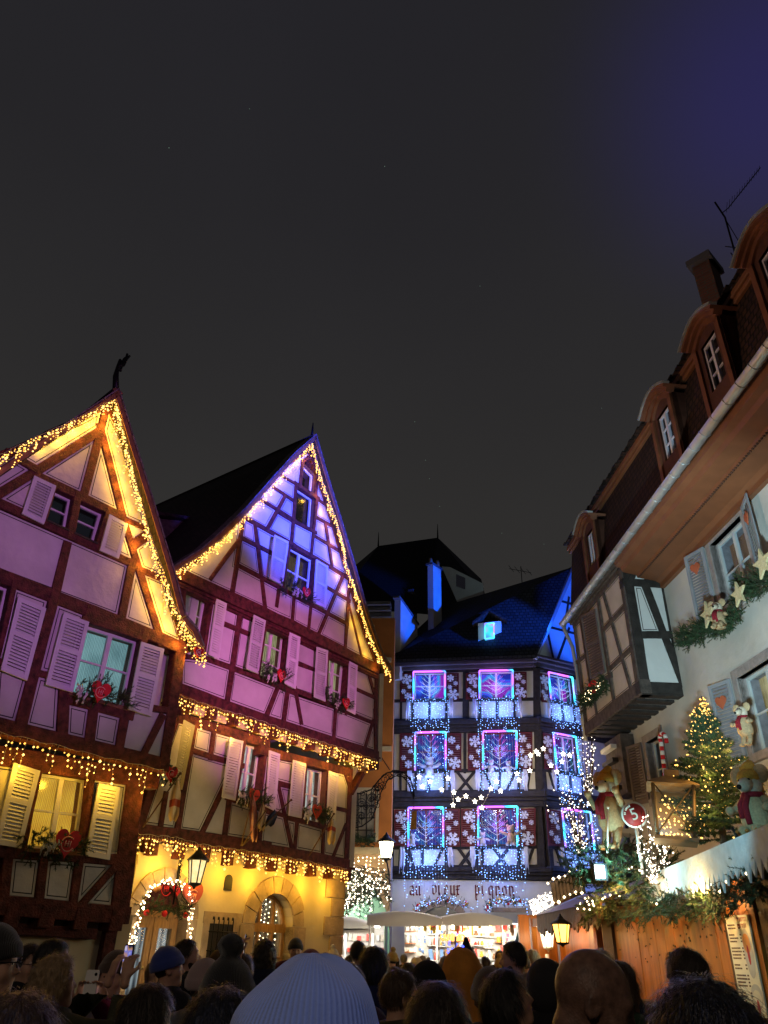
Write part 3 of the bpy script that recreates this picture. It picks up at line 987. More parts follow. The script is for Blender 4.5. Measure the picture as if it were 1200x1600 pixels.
# right-hand shutter's board behind
# light strings of this house
wv = [L2.px(*cA(x, y), ov + .06) for x, y in ((-30, 452), (230, 325), (420, 240), (600, 150), (722, 85))]
icicle_lights(wv, 'warm icicle lights along the left roof slope of the leftmost gable', .10, .55, .085, .065, .016, seed=3, power=8.5, every=.42, push=L2.n * -.17 + Vector((0, 0, -.10)), rows=2)
wv = [L2.px(*cA(x, y), ov + .06) for x, y in ((722, 85), (790, 360), (860, 640), (930, 900), (1010, 1130), (1090, 1370), (1160, 1500))] + [L2.px(*cB(x, y), ov + .06) for x, y in ((1225, 390), (1285, 470))]
icicle_lights(wv, 'warm icicle lights down the right roof slope of the leftmost gable', .14, .5, .06, .065, .016, seed=4, power=8.5, every=.42, push=L2.n * -.17 - L2.a * .16, rows=2)
wv = [L2.px(*cB(x, y), .12) for x, y in ((-480, 860), (0, 972), (400, 1065), (700, 1140), (1032, 1212))]
icicle_lights(wv, 'warm icicle lights between the two window rows of the leftmost house', .12, .62, .105, .085, .018, seed=5, power=9, every=.8, push=L2.n * -.02 + Vector((0, 0, -.2)))
# garlands
window_garland(L2, 160, 1083, 74, 'fir garland with red heart on the sill below the teal-lit window', heart_at=.35, hsize=.38, seed=11, d=.10, slope=.25)
window_garland(L1, 86, 1312, 92, 'frosted fir garland with red heart below the amber-lit window', heart_at=.62, hsize=.44, seed=12, d=.12, slope=.22, drop=.22)
h = empty('heart_ornament', L2.px(310, 1020, ov), 'small red heart among the lights at the foot of the leftmost gable', 'ornament')
mb = MB(); heart_mesh(mb, L2.px(310, 1020, ov + .1), L2.a, Vector((0, 0, 1)), L2.n, .22, .05); mb.build('heart_body', M_RED, h)
mb = MB(); swirl(mb, L2.px(310, 1020, ov + .1), L2.a, Vector((0, 0, 1)), L2.n, .2, .03); mb.build('monogram', M_WHITE, h)

# ------------------------------------------------------------------ second gabled house
def cc(x, y): return (260 + x / 6, 680 + y / 6)
def cD(x, y): return (440 + x / 6.667, 680 + y / 6.667)
def cE(x, y): return (260 + x / 6, 860 + y / 6)
def cG(x, y): return (430 + x / 6, 860 + y / 6)
def cH(x, y): return (220 + x / 6, 1090 + y / 6)
def cK(x, y): return (390 + x / 6, 1110 + y / 6)
def c6(x, y): return (180 + x / 2.727, 1270 + y / 2.727)
_o = at_depth(380, 1488, 19.0)
M0 = Facade((_o.x, _o.y), 37); M1 = M0.shift(.30); M2 = M0.shift(.62); M3 = M0.shift(.70)
mh = empty('timber_house', M0.W(.8, 0, -5), 'tall half-timbered gabled house in the middle, lit violet and blue, arched doors below', 'house')
def idn(x, y): return (x, y)
# gable
segs = sg(M3, cD, ((-40, 400), (150, 510), .11), ((370, 665), (520, 770), .11), ((-90, 545), (130, 690), .11), ((365, 860), (560, 970), .11),
          ((-240, 770), (-60, 800), .02), ((-20, 815), (125, 905), .11), ((340, 1050), (640, 1235), .11),
          ((150, 505), (100, 1120), .12), ((365, 670), (308, 1230), .12), ((448, 910), (522, 1375), .11),
          ((215, 270), (188, 530), .12), ((370, 330), (345, 650), .12), ((215, 275), (290, 225), (370, 335), .10),
          ((140, 500), (380, 665), .12), ((110, 890), (350, 1015), .12))
segs = [s for s in segs if s[2] > .05]
segs += sg(M3, cc, ((880, 605), (1200, 800), .11), ((715, 765), (1200, 1035), .13), ((700, 965), (985, 1110), .11), ((675, 1222), (905, 1345), (1080, 1440), .11),
           ((718, 790), (612, 1470), .13), ((695, 965), (410, 1345), .11), ((825, 820), (920, 1610), .12), ((1110, 575), (940, 880), .11),
           ((1050, 1430), (1028, 1600), .11), ((1160, 1010), (1090, 1445), .07))
segs += sg(M3, cD, ((-50, 1045), (370, 1290), (710, 1500), .14))
segs += sg(M3, cG, ((490, 350), (695, 475), .11), ((0, 330), (350, 520), .12), ((335, 515), (490, 590), (675, 690), .12), ((630, 245), (405, 790), .12), ((692, 300), (652, 915), .13),
           ((688, 510), (805, 990), .10), ((375, 70), (333, 525), .07), ((175, 440), (155, 710), .12), ((328, 530), (310, 735), .11))
tieL, tieM, tieR = M3.sz(*cE(110, 217)), M3.sz(*cE(1200, 715)), M3.sz(*cG(960, 1115))
segs += [(tieL, tieM, .30), (tieM, tieR, .30)]
ov = .26
rr = [M3.sz(*p, ov) for p in (cD(355, -10), cD(480, 430), cD(640, 950), cD(760, 1350), cG(760, 190), cG(850, 520), cG(930, 760), cG(1010, 970), cG(1090, 1110))]
ll = [M3.sz(*p, ov) for p in (cc(1200, 165), cc(960, 430), cc(730, 690), cc(500, 910), cc(330, 1060), cc(60, 1230))]
bl_ = [(rr[0][0], rr[0][1] - .55)] + [(p[0] + .06, p[1] - .24) for p in ll]
br_ = [(rr[0][0], rr[0][1] - .55)] + [(p[0] - .12, p[1] - .14) for p in rr[1:-1]] + [M3.sz(*cG(965, 1115))]
segs += [(a, b, .09) for a, b in zip(bl_, bl_[1:])] + [(a, b, .09) for a, b in zip(br_, br_[1:])]
op = timber_wall(M3, segs, mh, M_OXBLOOD, M_PLASTER, [M3.sz(*p) for p in (cD(250, 750), cG(230, 200), cD(270, 480))])
for Q, g in zip(op, (M_DARKROOM, G_DIMWARM, M_DARKROOM)):
    if Q: window(M3, Q, mh, g, cols=2 if g is G_DIMWARM else 1, rows=2 if g is G_DIMWARM else 1, sill=False, fmat=M_FRAME)
# moulding under the tie beam
for k in (0, 1):
    d = -.20 - .07 * k
    beam(M3, (tieL[0], tieL[1] + d), (tieR[0], tieR[1] + d), .06, M_OXBLOOD, mh, front=.0 - .02 * k, name='moulding')
# second floor
segs = sg(M2, cE, ((540, 690), (760, 785), .12), ((340, 1005), (860, 1190), .13), ((695, 540), (565, 1430), .15), ((930, 640), (855, 1190), .08), ((1160, 740), (1105, 1310), .08),
          ((850, 1185), (1200, 1340), .14), ((1045, 1280), (920, 1590), .14), ((1135, 1310), (1095, 1620), .16), ((150, 250), (110, 1340), .2), ((430, 440), (345, 1015), .10), ((90, 985), (360, 1015), .12))
segs += sg(M2, cG, ((205, 1058), (365, 1120), .12), ((180, 1310), (480, 1430), (760, 1555), .13), ((180, 1290), (240, 1620), .13), ((570, 1450), (545, 1690), .13),
           ((495, 950), (475, 1440), .07), ((695, 1020), (655, 1530), .07), ((755, 1300), (925, 1378), .10), ((730, 1545), (930, 1620), .11), ((850, 1085), (935, 1390), .11),
           ((948, 1100), (935, 1650), .16))
segs += sg(M2, cK, ((800, 20), (785, 270), .13), ((1155, 100), (1065, 400), .12), ((1172, 0), (1182, 450), .16))
b2 = [M2.sz(*cE(100, 1292)), M2.sz(*cK(140, 88)), M2.sz(*cK(1195, 425))]
segs += [(b2[0], b2[1], .26), (b2[1], b2[2], .26)]
t2 = [M2.sz(*cE(130, 290)), M2.sz(*cE(1200, 775)), M2.sz(*cG(960, 1135))]
segs += [(t2[0], t2[1], .14), (t2[1], t2[2], .14)]
op = timber_wall(M2, segs, mh, M_OXBLOOD, M_PLASTER, [M2.sz(*p) for p in (cE(280, 600), cE(1010, 900), cG(560, 1200))])
for Q, g in zip(op, (G_PALE, G_PALE, G_PALE)):
    if Q: window(M2, Q, mh, g, 2, 3, rec=.2, sill=False)
# first floor
segs = sg(M1, cH, ((330, 180), (1190, 432), .22), ((495, 505), (950, 642), .12), ((508, 225), (332, 1275), .15), ((232, 900), (168, 1260), .13), ((683, 280), (648, 570), .12),
          ((825, 950), (778, 1330), .14), ((872, 640), (560, 1290), .13), ((975, 355), (885, 960), .08), ((1178, 425), (1105, 1040), .09), ((800, 930), (1200, 1060), .16),
          ((-60, 1243), (1200, 1408), .26), ((330, 170), (-40, 1260), .2))
segs += sg(M1, cK, ((100, 375), (930, 575), .22), ((270, 685), (390, 715), .12), ((800, 915), (930, 945), .11), ((112, 925), (86, 1260), .14), ((268, 700), (395, 1310), .12),
           ((445, 1000), (420, 1310), .12), ((692, 1080), (680, 1370), .12), ((525, 490), (495, 1000), .08), ((735, 540), (700, 1100), .09), ((360, 1000), (720, 1100), .14),
           ((895, 1080), (755, 1440), .12), ((945, 560), (900, 1460), .18), ((885, 570), (950, 770), .11), ((-10, 1275), (920, 1442), .26), ((150, 940), (330, 985), .10), ((190, 390), (130, 940), .08), ((420, 450), (365, 1000), .08))
op = timber_wall(M1, segs, mh, M_OXBLOOD, M_PLASTER, [M1.sz(*p) for p in (cH(1040, 640), cK(610, 750))])
for Q in op:
    if Q: window(M1, Q, mh, G_SHOP, 2, 2, rec=.18, sill=False)
beam(M1.shift(.02), M1.sz(*cK(950, 770)), M1.sz(*cK(1050, 600)), .11, M_OXBLOOD, mh, front=.05, name='brace')
# joists of both jetties with yellowish boards between them
def joists(fa, fb, za, zb, s0, s1, n, m):
    for i in range(n):
        t = i / (n - 1); s = s0 + (s1 - s0) * t
        beam(fa, (s, za[0] + (za[1] - za[0]) * t), (s, zb[0] + (zb[1] - zb[0]) * t), .16, m, mh, front=(fb.o - fa.o).dot(fa.n) - .06, back=-.1, name='joist')
        if i < n - 1:
            s2 = s0 + (s1 - s0) * (i + 1) / (n - 1)
            mb = MB(); d = .03
            mb.prism([fa.W(s + .1, za[0], d), fa.W(s2 - .1, za[0], d), fa.W(s2 - .1, zb[0], d), fa.W(s + .1, zb[0], d)],
                     [fa.W(s + .1, za[0], d - .06), fa.W(s2 - .1, za[0], d - .06), fa.W(s2 - .1, zb[0], d - .06), fa.W(s + .1, zb[0], d - .06)])
            mb.build('infill_board', M_YELLOWPLASTER, mh)
za = M1.sz(275, 1108)[1]; z2 = M2.sz(*cE(100, 1330))[1]
joists(M1, M2, (za, za), (z2, z2), -2.9, 3.95, 11, M_OXBLOOD)
# underside boards of the jetties and the side walls
zA = M1.sz(*cH(-60, 1243))[1] - .13
joists(M0, M1, (zA - .22, zA - .22), (zA, zA), -3.0, 3.3, 10, M_OXBLOOD)
mb = MB(); mb.prism([M0.W(-3.2, zA + .02, .28), M0.W(3.5, zA + .02, .28), M0.W(3.5, zA + .02, -.3), M0.W(-3.2, zA + .02, -.3)], [M0.W(-3.2, zA + .06, .28), M0.W(3.5, zA + .06, .28), M0.W(3.5, zA + .06, -.3), M0.W(-3.2, zA + .06, -.3)])
mb.build('jetty_floor', M_OXBLOOD, mh)
mb = MB(); mb.prism([M1.W(-3.2, z2 + .02, .28), M1.W(4.1, z2 + .02, .28), M1.W(4.1, z2 + .02, -.3), M1.W(-3.2, z2 + .02, -.3)], [M1.W(-3.2, z2 + .06, .28), M1.W(4.1, z2 + .06, .28), M1.W(4.1, z2 + .06, -.3), M1.W(-3.2, z2 + .06, -.3)])
mb.build('jetty_floor', M_OXBLOOD, mh)
house_body(M0, -3.1, 3.45, 0, zA, mh, M_YELLOWPLASTER, 11, dfront=-.3)
house_body(M1, -3.0, 3.6, zA, z2, mh, M_PLASTER, 11)
house_body(M2, -3.3, 4.3, z2, tieL[1], mh, M_PLASTER, 11)

# ground floor with two arched openings
def arch_wall(fc, s0, s1, z1, arches, parent, m, th=.45, name='ground_wall'):
    """wall with round-headed openings (sc, half width, spring height)"""
    mb = MB(); xs = s0
    def slab(poly):
        mb.prism([fc.W(s, z, 0) for s, z in poly], [fc.W(s, z, -th) for s, z in poly])
    for (c, r, h) in arches:
        slab([(xs, 0), (c - r, 0), (c - r, z1), (xs, z1)])
        n = 10
        for i in range(n):
            a0 = math.pi * (1 - i / n); a1 = math.pi * (1 - (i + 1) / n)
            p0 = (c + r * math.cos(a0), h + r * math.sin(a0)); p1 = (c + r * math.cos(a1), h + r * math.sin(a1))
            slab([p0, p1, (p1[0], z1), (p0[0], z1)])
        xs = c + r
    slab([(xs, 0), (s1, 0), (s1, z1), (xs, z1)])
    return mb.build(name, m, parent)


def arch_ring(fc, c, r, h, w, parent, n=9, legs=4, d=.05, m=None):
    """voussoirs and jamb stones, each its own block"""
    m = m or M_SAND
    for i in range(n):
        a0 = math.pi * i / n + .012; a1 = math.pi * (i + 1) / n - .012
        k = 4; ww = w * R1.uniform(.94, 1.06)
        inn = [(c + r * math.cos(a0 + (a1 - a0) * j / k), h + r * math.sin(a0 + (a1 - a0) * j / k)) for j in range(k + 1)]
        out = [(c + (r + ww) * math.cos(a0 + (a1 - a0) * j / k), h + (r + ww) * math.sin(a0 + (a1 - a0) * j / k)) for j in range(k + 1)]
        poly = inn[::-1] + out
        mb = MB(); dd = d + R1.uniform(-.008, .008)
        for j in range(k):
            q = [inn[j], out[j], out[j + 1], inn[j + 1]]
            mb.prism([fc.W(s, z, dd) for s, z in q], [fc.W(s, z, -.5) for s, z in q])
        mb.build('arch_stone', m, parent)
    for sd in (-1, 1):
        z = 0
        for i in range(legs):
            hh = h / legs; ww = w * R1.uniform(.9, 1.25); a = c + sd * r; b = c + sd * (r + ww)
            mb = MB(); dd = d + R1.uniform(-.008, .008)
            q = [(a, z + .008), (b, z + .008), (b, z + hh - .008), (a, z + hh - .008)]
            mb.prism([fc.W(s, zz, dd) for s, zz in q], [fc.W(s, zz, -.5) for s, zz in q]); mb.build('arch_stone', m, parent)
            z += hh


sdl = M0.sz(*c6(65, 560))[0]; sdr = M0.sz(*c6(292, 560))[0]
dc, dr_ = (sdl + sdr) / 2, (sdr - sdl) / 2 * .98; dtop = M0.sz(*c6(190, 292))[1]; dh = dtop - dr_
swl = M0.sz(*c6(578, 560))[0]; swr = M0.sz(*c6(752, 560))[0]
wc, wr = (swl + swr) / 2, (swr - swl) / 2 * .98; wtop = M0.sz(*c6(690, 345))[1]; wh = wtop - wr
arch_wall(M0, -3.2, 3.4, zA - .2, [(dc, dr_, dh), (wc, wr, wh)], mh, M_YELLOWPLASTER)
arch_ring(M0, dc, dr_, dh, .26, mh); arch_ring(M0, wc, wr, wh, .36, mh)
# quoin stones at the corner
z = 0
for i in range(8):
    hh = (zA - .25) / 8; w = .75 if i % 2 else .5
    mb = MB(); q = [(3.41 - w, z + .01), (3.42, z + .01), (3.42, z + hh - .01), (3.41 - w, z + hh - .01)]
    mb.prism([M0.W(s, zz, .035) for s, zz in q], [M0.W(s, zz, -.3) for s, zz in q]); mb.build('quoin_stone', M_SAND, mh); z += hh
# the door: two leaves with glazed panels, fanlight above
M_OAK = mat('oak_door', (0.34, 0.19, 0.075), 0.5, .25, 5, .2, 24, stretch=(6, 6, 1))
door = MB(); dz = M0.sz(*c6(160, 440))[1]; dd = -.22
for sd in (-1, 1):
    a = dc + sd * .012; b = dc + sd * (dr_ - .03); lo, hi = min(a, b), max(a, b); st = .13
    for q in ([(lo, 0), (lo + st, 0), (lo + st, dz), (lo, dz)], [(hi - st, 0), (hi, 0), (hi, dz), (hi - st, dz)], [(lo + st, dz - .2), (hi - st, dz - .2), (hi - st, dz), (lo + st, dz)], [(lo + st, 0), (hi - st, 0), (hi - st, .75), (lo + st, .75)]):
        door.prism([M0.W(s, z, dd) for s, z in q], [M0.W(s, z, dd - .06) for s, z in q])
qd = [(dc - dr_, dz), (dc + dr_, dz), (dc + dr_, dz + .1), (dc - dr_, dz + .1)]
door.prism([M0.W(s, z, dd + .03) for s, z in qd], [M0.W(s, z, dd - .08) for s, z in qd])
dob = door.build('door', M_OAK, mh)
for sd in (-1, 1):
    lo = dc + (.14 if sd > 0 else -(dr_ - .16)); hi = dc + ((dr_ - .16) if sd > 0 else -.14)
    mb = MB(); q = [(lo, .75), (hi, .75), (hi, dz - .2), (lo, dz - .2)]
    mb.prism([M0.W(s, z, dd - .03) for s, z in q], [M0.W(s, z, dd - .035) for s, z in q]); mb.build('pane', M_GLASS, dob)
mb = MB(); mb.ball(M0.px(*c6(115, 660), dd + .05), .035, 8, 6); mb.tube([M0.px(*c6(115, 660), dd), M0.px(*c6(115, 660), dd + .05)], .015, 6); mb.build('handle', mat('brass', (.6, .45, .2), .3, .05, metal=1), dob)
mb = MB(); q = [(dc - dr_, 0), (dc + dr_, 0), (dc + dr_, dtop), (dc - dr_, dtop)]
mb.add([M0.W(s, z, -.55) for s, z in q], [(0, 1, 2, 3)]); mb.build('lit_room', curtain_glow('room_door', (.03, .04, .05), (.42, .46, .44), .8, 4, 3), dob)
mb = MB(); pts = [(dc + dr_ * math.cos(math.pi * i / 12), dh + dr_ * math.sin(math.pi * i / 12)) for i in range(13)]
pts = [(s, max(z, dz + .1)) for s, z in pts]
mb.prism([M0.W(s, z, dd) for s, z in pts], [M0.W(s, z, dd - .04) for s, z in pts]); mb.build('fanlight', M_OXBLOOD, dob)
# arched shop window: oak frame, glazing bars
fr = MB(); dd = -.25
def arcpts(c, r, h, n=14): return [(c + r * math.cos(math.pi * i / n), h + r * math.sin(math.pi * i / n)) for i in range(n + 1)]
po, pi_ = arcpts(wc, wr, wh), arcpts(wc, wr - .09, wh)
for i in range(14):
    q = [po[i], po[i + 1], pi_[i + 1], pi_[i]]; fr.prism([M0.W(s, z, dd) for s, z in q], [M0.W(s, z, dd - .08) for s, z in q])
zt_ = M0.sz(*c6(670, 488))[1]
def bar_(a, b, c, d, o=0): fr.prism([M0.W(s, z, dd + o) for s, z in ((a, b), (c, b), (c, d), (a, d))], [M0.W(s, z, dd - .07) for s, z in ((a, b), (c, b), (c, d), (a, d))])
bar_(wc - wr, 0, wc - wr + .09, wh); bar_(wc + wr - .09, 0, wc + wr, wh); bar_(wc - wr, zt_ - .1, wc + wr, zt_ + .08, .02)
for t in (-.34, .34): bar_(wc + t * wr - .035, 0, wc + t * wr + .035, wh + wr * .9, .01)
for z in (.5, 1.05, 1.6): bar_(wc - wr, z - .02, wc + wr, z + .02, -.01)
wob = fr.build('window', M_OAK, mh)
mb = MB(); q = [(wc - wr, 0.4), (wc + wr, 0.4), (wc + wr, wh), (wc, wtop), (wc - wr, wh)]
mb.prism([M0.W(s, z, dd - .05) for s, z in q], [M0.W(s, z, dd - .055) for s, z in q]); mb.build('pane', M_GLASS, wob)
mb = MB(); mb.add([M0.W(s, z, -.95) for s, z in ((wc - wr, 0), (wc + wr, 0), (wc + wr, wtop), (wc - wr, wtop))], [(0, 1, 2, 3)]); mb.build('lit_room', curtain_glow('room_shopwin', (.02, .016, .01), (.11, .085, .05), .8, 4, 2), wob)
# barred window between door and arch
bw = [M0.sz(*c6(*p)) for p in ((392, 470), (495, 470), (495, 600), (392, 600))]
sA, sB = (bw[0][0] + bw[3][0]) / 2, (bw[1][0] + bw[2][0]) / 2; zT = bw[0][1]; zB = zT - 1.05
mb = MB(); q = [(sA, zB), (sB, zB), (sB, zT), (sA, zT)]; mb.prism([M0.W(s, z, .006) for s, z in q], [M0.W(s, z, -.02) for s, z in q]); bwin = mb.build('window', mat('dark_opening', (.012, .011, .01), .4), mh)
for (a, b, c, d) in ((sA - .18, zT, sB + .22, zT + .22), (sA - .16, zB, sA, zT), (sB, zB, sB + .16, zT)):
    mb = MB(); mb.prism([M0.W(s, z, .03) for s, z in ((a, b), (c, b), (c, d), (a, d))], [M0.W(s, z, -.1) for s, z in ((a, b), (c, b), (c, d), (a, d))]); mb.build('surround_stone', M_SAND, mh)
mb = MB()
for i in range(5):
    s = sA + (sB - sA) * (i + .5) / 5
    mb.tube([M0.W(s, zB, .08), M0.W(s, zT + .06, .08), M0.W(s - .03, zT + .12, .10), M0.W(s - .07, zT + .12, .12), M0.W(s - .08, zT + .07, .13)], .013, 5)
for z in (zB + .2, zB + .55, zB + .9): mb.tube([M0.W(sA - .06, z, .09), M0.W(sB + .06, z, .09)], .012, 5)
mb.build('window_bars', M_IRON, bwin)
# number plate-like niche
mb = MB(); c = M0.sz(*c6(480, 297)); q = arcpts(c[0], .11, c[1] + .05, 8) + [(c[0] - .11, c[1] - .16), (c[0] + .11, c[1] - .16)]
mb.prism([M0.W(s, z, .03) for s, z in q], [M0.W(s, z, -.02) for s, z in q]); mb.build('vent_plate', mat('dark_opening', (.01, .01, .01)), mh)

# roof: profile traced along the lit edge on the right, swept back; the left slope shows as a dark plane
roof(M3, rr[::-1] + ll, 12.0, mh, ov)
f0 = M3.W(*rr[0], ov - .15); mb = MB(); mb.tube([f0 + Vector((0, 0, -.05)), f0 + Vector((0, 0, .25)), f0 + Vector((0, 0, .5))], [.05, .035, .015], 6); mb.build('finial', M_IRON, mh)
# dormer on the left slope
def slope_pt(fc, prof, z):
    for a, b in zip(prof, prof[1:]):
        if (a[1] - z) * (b[1] - z) <= 0 and a[1] != b[1]: return a[0] + (b[0] - a[0]) * (z - a[1]) / (b[1] - a[1])
zd0, zd1 = 10.5, 11.9; sF = slope_pt(M3, ll, zd0) - .1; sBk = slope_pt(M3, ll, zd1 + .5)
def dpt(s, z, d): return M3.W(s, z, d)
d0_, d1_ = -4.6, -3.0
dm = MB()
for d in (d0_, d1_):
    dm.prism([dpt(sF, zd0, d), dpt(sF, zd1, d), dpt(sBk, zd1 + .5, d), dpt(sF + .6, zd0 + .8, d)], [dpt(sF, zd0, d + .08), dpt(sF, zd1, d + .08), dpt(sBk, zd1 + .5, d + .08), dpt(sF + .6, zd0 + .8, d + .08)])
dmo = dm.build('dormer', M_GREYWOOD, mh)  # shade put into the colour: darker timber stands in for an unlit dormer
mb = MB(); mb.prism([dpt(sF - .25, zd1 - .02, d0_ - .2), dpt(sF - .25, zd1 - .02, d1_ + .3), dpt(sBk + .4, zd1 + .62, d1_ + .3), dpt(sBk + .4, zd1 + .62, d0_ - .2)],
                    [dpt(sF - .25, zd1 + .08, d0_ - .2), dpt(sF - .25, zd1 + .08, d1_ + .3), dpt(sBk + .4, zd1 + .72, d1_ + .3), dpt(sBk + .4, zd1 + .72, d0_ - .2)]); mb.build('dormer_roof', M_ROOF, dmo)
mb = MB(); mb.prism([dpt(sF - .02, zd0, d0_), dpt(sF - .02, zd0, d1_), dpt(sF - .02, zd1, d1_), dpt(sF - .02, zd1, d0_)], [dpt(sF + .03, zd0, d0_), dpt(sF + .03, zd0, d1_), dpt(sF + .03, zd1, d1_), dpt(sF + .03, zd1, d0_)]); mb.build('dormer_front', M_FRAME, dmo)
mb = MB()
for (a, b) in ((d0_ + .1, (d0_ + d1_) / 2 - .05), ((d0_ + d1_) / 2 + .05, d1_ - .1)):
    mb.prism([dpt(sF - .03, zd0 + .15, a), dpt(sF - .03, zd0 + .15, b), dpt(sF - .03, zd1 - .12, b), dpt(sF - .03, zd1 - .12, a)], [dpt(sF - .02, zd0 + .15, a), dpt(sF - .02, zd0 + .15, b), dpt(sF - .02, zd1 - .12, b), dpt(sF - .02, zd1 - .12, a)])
mb.build('pane', mat('dark_opening', (.012, .011, .01)), dmo)

# shutters
def sh(fc, c, *pts, **k): return shutter(fc, [c(*p) for p in pts], mh, **k)
sh(M3, cc, (1010, 935), (1140, 1000), (1085, 1410), (965, 1345), dl=.22, dr=.08, pitch=.055)
sh(M3, cG, (380, 85), (490, 150), (468, 545), (352, 490), pitch=.055, dl=.08, dr=.14)
sh(M2, cE, (465, 455), (560, 500), (485, 1025), (390, 975), dl=.08, dr=.30, pitch=.055)
sh(M2, cE, (815, 605), (925, 660), (855, 1160), (745, 1110), dl=.25, dr=.08, pitch=.055)
sh(M2, cG, (130, 770), (230, 815), (185, 1300), (82, 1250), dl=.08, dr=.18, pitch=.055)
sh(M2, cG, (385, 905), (490, 940), (465, 1420), (360, 1375), dl=.22, dr=.08, pitch=.055)
sh(M2, cG, (690, 1040), (765, 1080), (745, 1540), (668, 1500), dl=.08, dr=.25, pitch=.055)
sh(M1, cH, (400, 210), (500, 265), (380, 865), (300, 830), dl=.08, dr=.40, mid=None, pitch=.055)
sh(M1, cH, (830, 375), (955, 410), (880, 965), (755, 935), dl=.22, dr=.08, mid=None, pitch=.055)
sh(M1, cK, (180, 375), (280, 410), (235, 945), (142, 900), dl=.08, dr=.22, mid=None, pitch=.055)
sh(M1, cK, (405, 465), (522, 500), (480, 1010), (362, 985), dl=.22, dr=.08, mid=None, pitch=.055)
sh(M1, cK, (740, 565), (828, 605), (795, 1040), (720, 960), dl=.08, dr=.25, mid=None, pitch=.055)
# lights
icicle_lights([M3.px(*p, ov + .05) for p in (cc(75, 1275), cc(330, 1110), cc(560, 930), cc(740, 755), cc(960, 500), cc(1190, 250), cD(320, 70))],
              'warm icicle lights up the left roof slope of the violet-lit gable', .12, .42, .055, .065, .018, seed=21, power=3.8, every=.5, push=M3.n * -.15)
icicle_lights([M3.px(*p, ov + .05) for p in (cD(320, 70), cD(420, 450), cD(560, 850), cD(650, 1130), cG(650, 60), cG(760, 370), cG(850, 680), cG(940, 910), cG(1080, 1130))],
              'warm icicle lights down the right roof slope of the violet-lit gable', .14, .45, .045, .065, .018, seed=22, power=3.8, every=.5, push=M3.n * -.15 - M3.a * .14)
icicle_lights([M2.px(*p, .1) for p in (cE(115, 1352), cE(560, 1500), cK(0, 55), cK(400, 195), cK(800, 330), cK(1190, 460))],
              'warm icicle lights under the second floor of the violet-lit house', .12, .58, .075, .08, .019, seed=23, power=12, every=.9, push=M2.n * -.1 + Vector((0, 0, -.25)))
icicle_lights([M1.px(*p, .1) for p in (cH(-60, 1268), cH(330, 1305), cH(560, 1368), cH(850, 1410), cK(250, 1355), cK(550, 1410), cK(915, 1480))],
              'warm icicle lights above the arched doorway and arched shop window', .12, .55, .075, .08, .019, seed=24, power=19, every=.9, push=M1.n * -.05 + Vector((0, 0, -.3)))
# garlands on the sills
window_garland(M3, 462, 921, 44, 'fir garland with heart on the topmost window of the blue-lit gable', .72, .33, 31, .14, slope=.5)
window_garland(M2, 424, 1052, 40, 'fir garland with heart on the middle window of the three-window row', .70, .34, 32, .14, slope=.4)
window_garland(M2, 524, 1094, 34, 'fir garland with heart on the right window of the three-window row', .78, .34, 33, .14, slope=.45)
window_garland(M1, 391, 1243, 46, 'fir garland with orange-red heart and ribbon below the bright shop window', .45, .36, 34, .14, slope=.3, hm=mat('orange_felt', (.55, .07, .02), .7), mark=False)
window_garland(M1, 494, 1268, 40, 'fir garland with brown-red heart below the rightmost first-floor window', .33, .36, 35, .14, slope=.2, hm=mat('orange_felt', (.55, .07, .02), .7), mark=False)
window_garland(M1, 264, 1209, 22, 'small fir garland with red heart half hidden by the house corner', .3, .34, 36, .3, frost=False, slope=.3)

# ------------------------------------------------------------------ the blue-lit corner house
random.seed(21)
_o = at_depth(700, 1488, 32.0)
C = Facade((_o.x, _o.y), 100)
SC = 3.98; _cr_ = C.W(SC, 0)
C2 = Facade((_cr_.x, _cr_.y), 62)
ch = empty('corner_house', C.W(.8, 0, -4), 'white and black half-timbered corner house covered in blue lights and snowflakes', 'house')
M_CREAM = mat('cream_plaster', (0.58, 0.54, 0.45), 0.9, 0.08, 2, 0.2, 9)
M_WHITEWALL = mat('whitewash', (0.62, 0.62, 0.61), 0.9, 0.07, 2, 0.2, 9)


def led_mat(name, ramp, scale, strength, seed):
    m = bpy.data.materials.new(name); m.use_nodes = True
    nt = m.node_tree; N = nt.nodes; L = nt.links; N.clear()
    o = N.new('ShaderNodeOutputMaterial'); em = N.new('ShaderNodeEmission'); tcn = N.new('ShaderNodeTexCoord')
    nz = N.new('ShaderNodeTexNoise'); nz.inputs['Scale'].default_value = scale; nz.inputs['Detail'].default_value = 0
    mp = N.new('ShaderNodeMapping'); mp.inputs['Location'].default_value = (seed, seed * 2, 0)
    L.new(tcn.outputs['Object'], mp.inputs[0]); L.new(mp.outputs[0], nz.inputs['Vector'])
    r = N.new('ShaderNodeValToRGB'); el = r.color_ramp.elements
    el[0].position = .32; el[0].color = (*ramp[0], 1); el[1].position = .68; el[1].color = (*ramp[-1], 1)
    for i, c in enumerate(ramp[1:-1]): el.new(.32 + .36 * (i + 1) / (len(ramp) - 1)).color = (*c, 1)
    L.new(nz.outputs['Fac'], r.inputs[0]); L.new(r.outputs[0], em.inputs[0]); em.inputs[1].default_value = strength
    L.new(em.outputs[0], o.inputs[0]); m.cycles.emission_sampling = 'NONE'
    return m


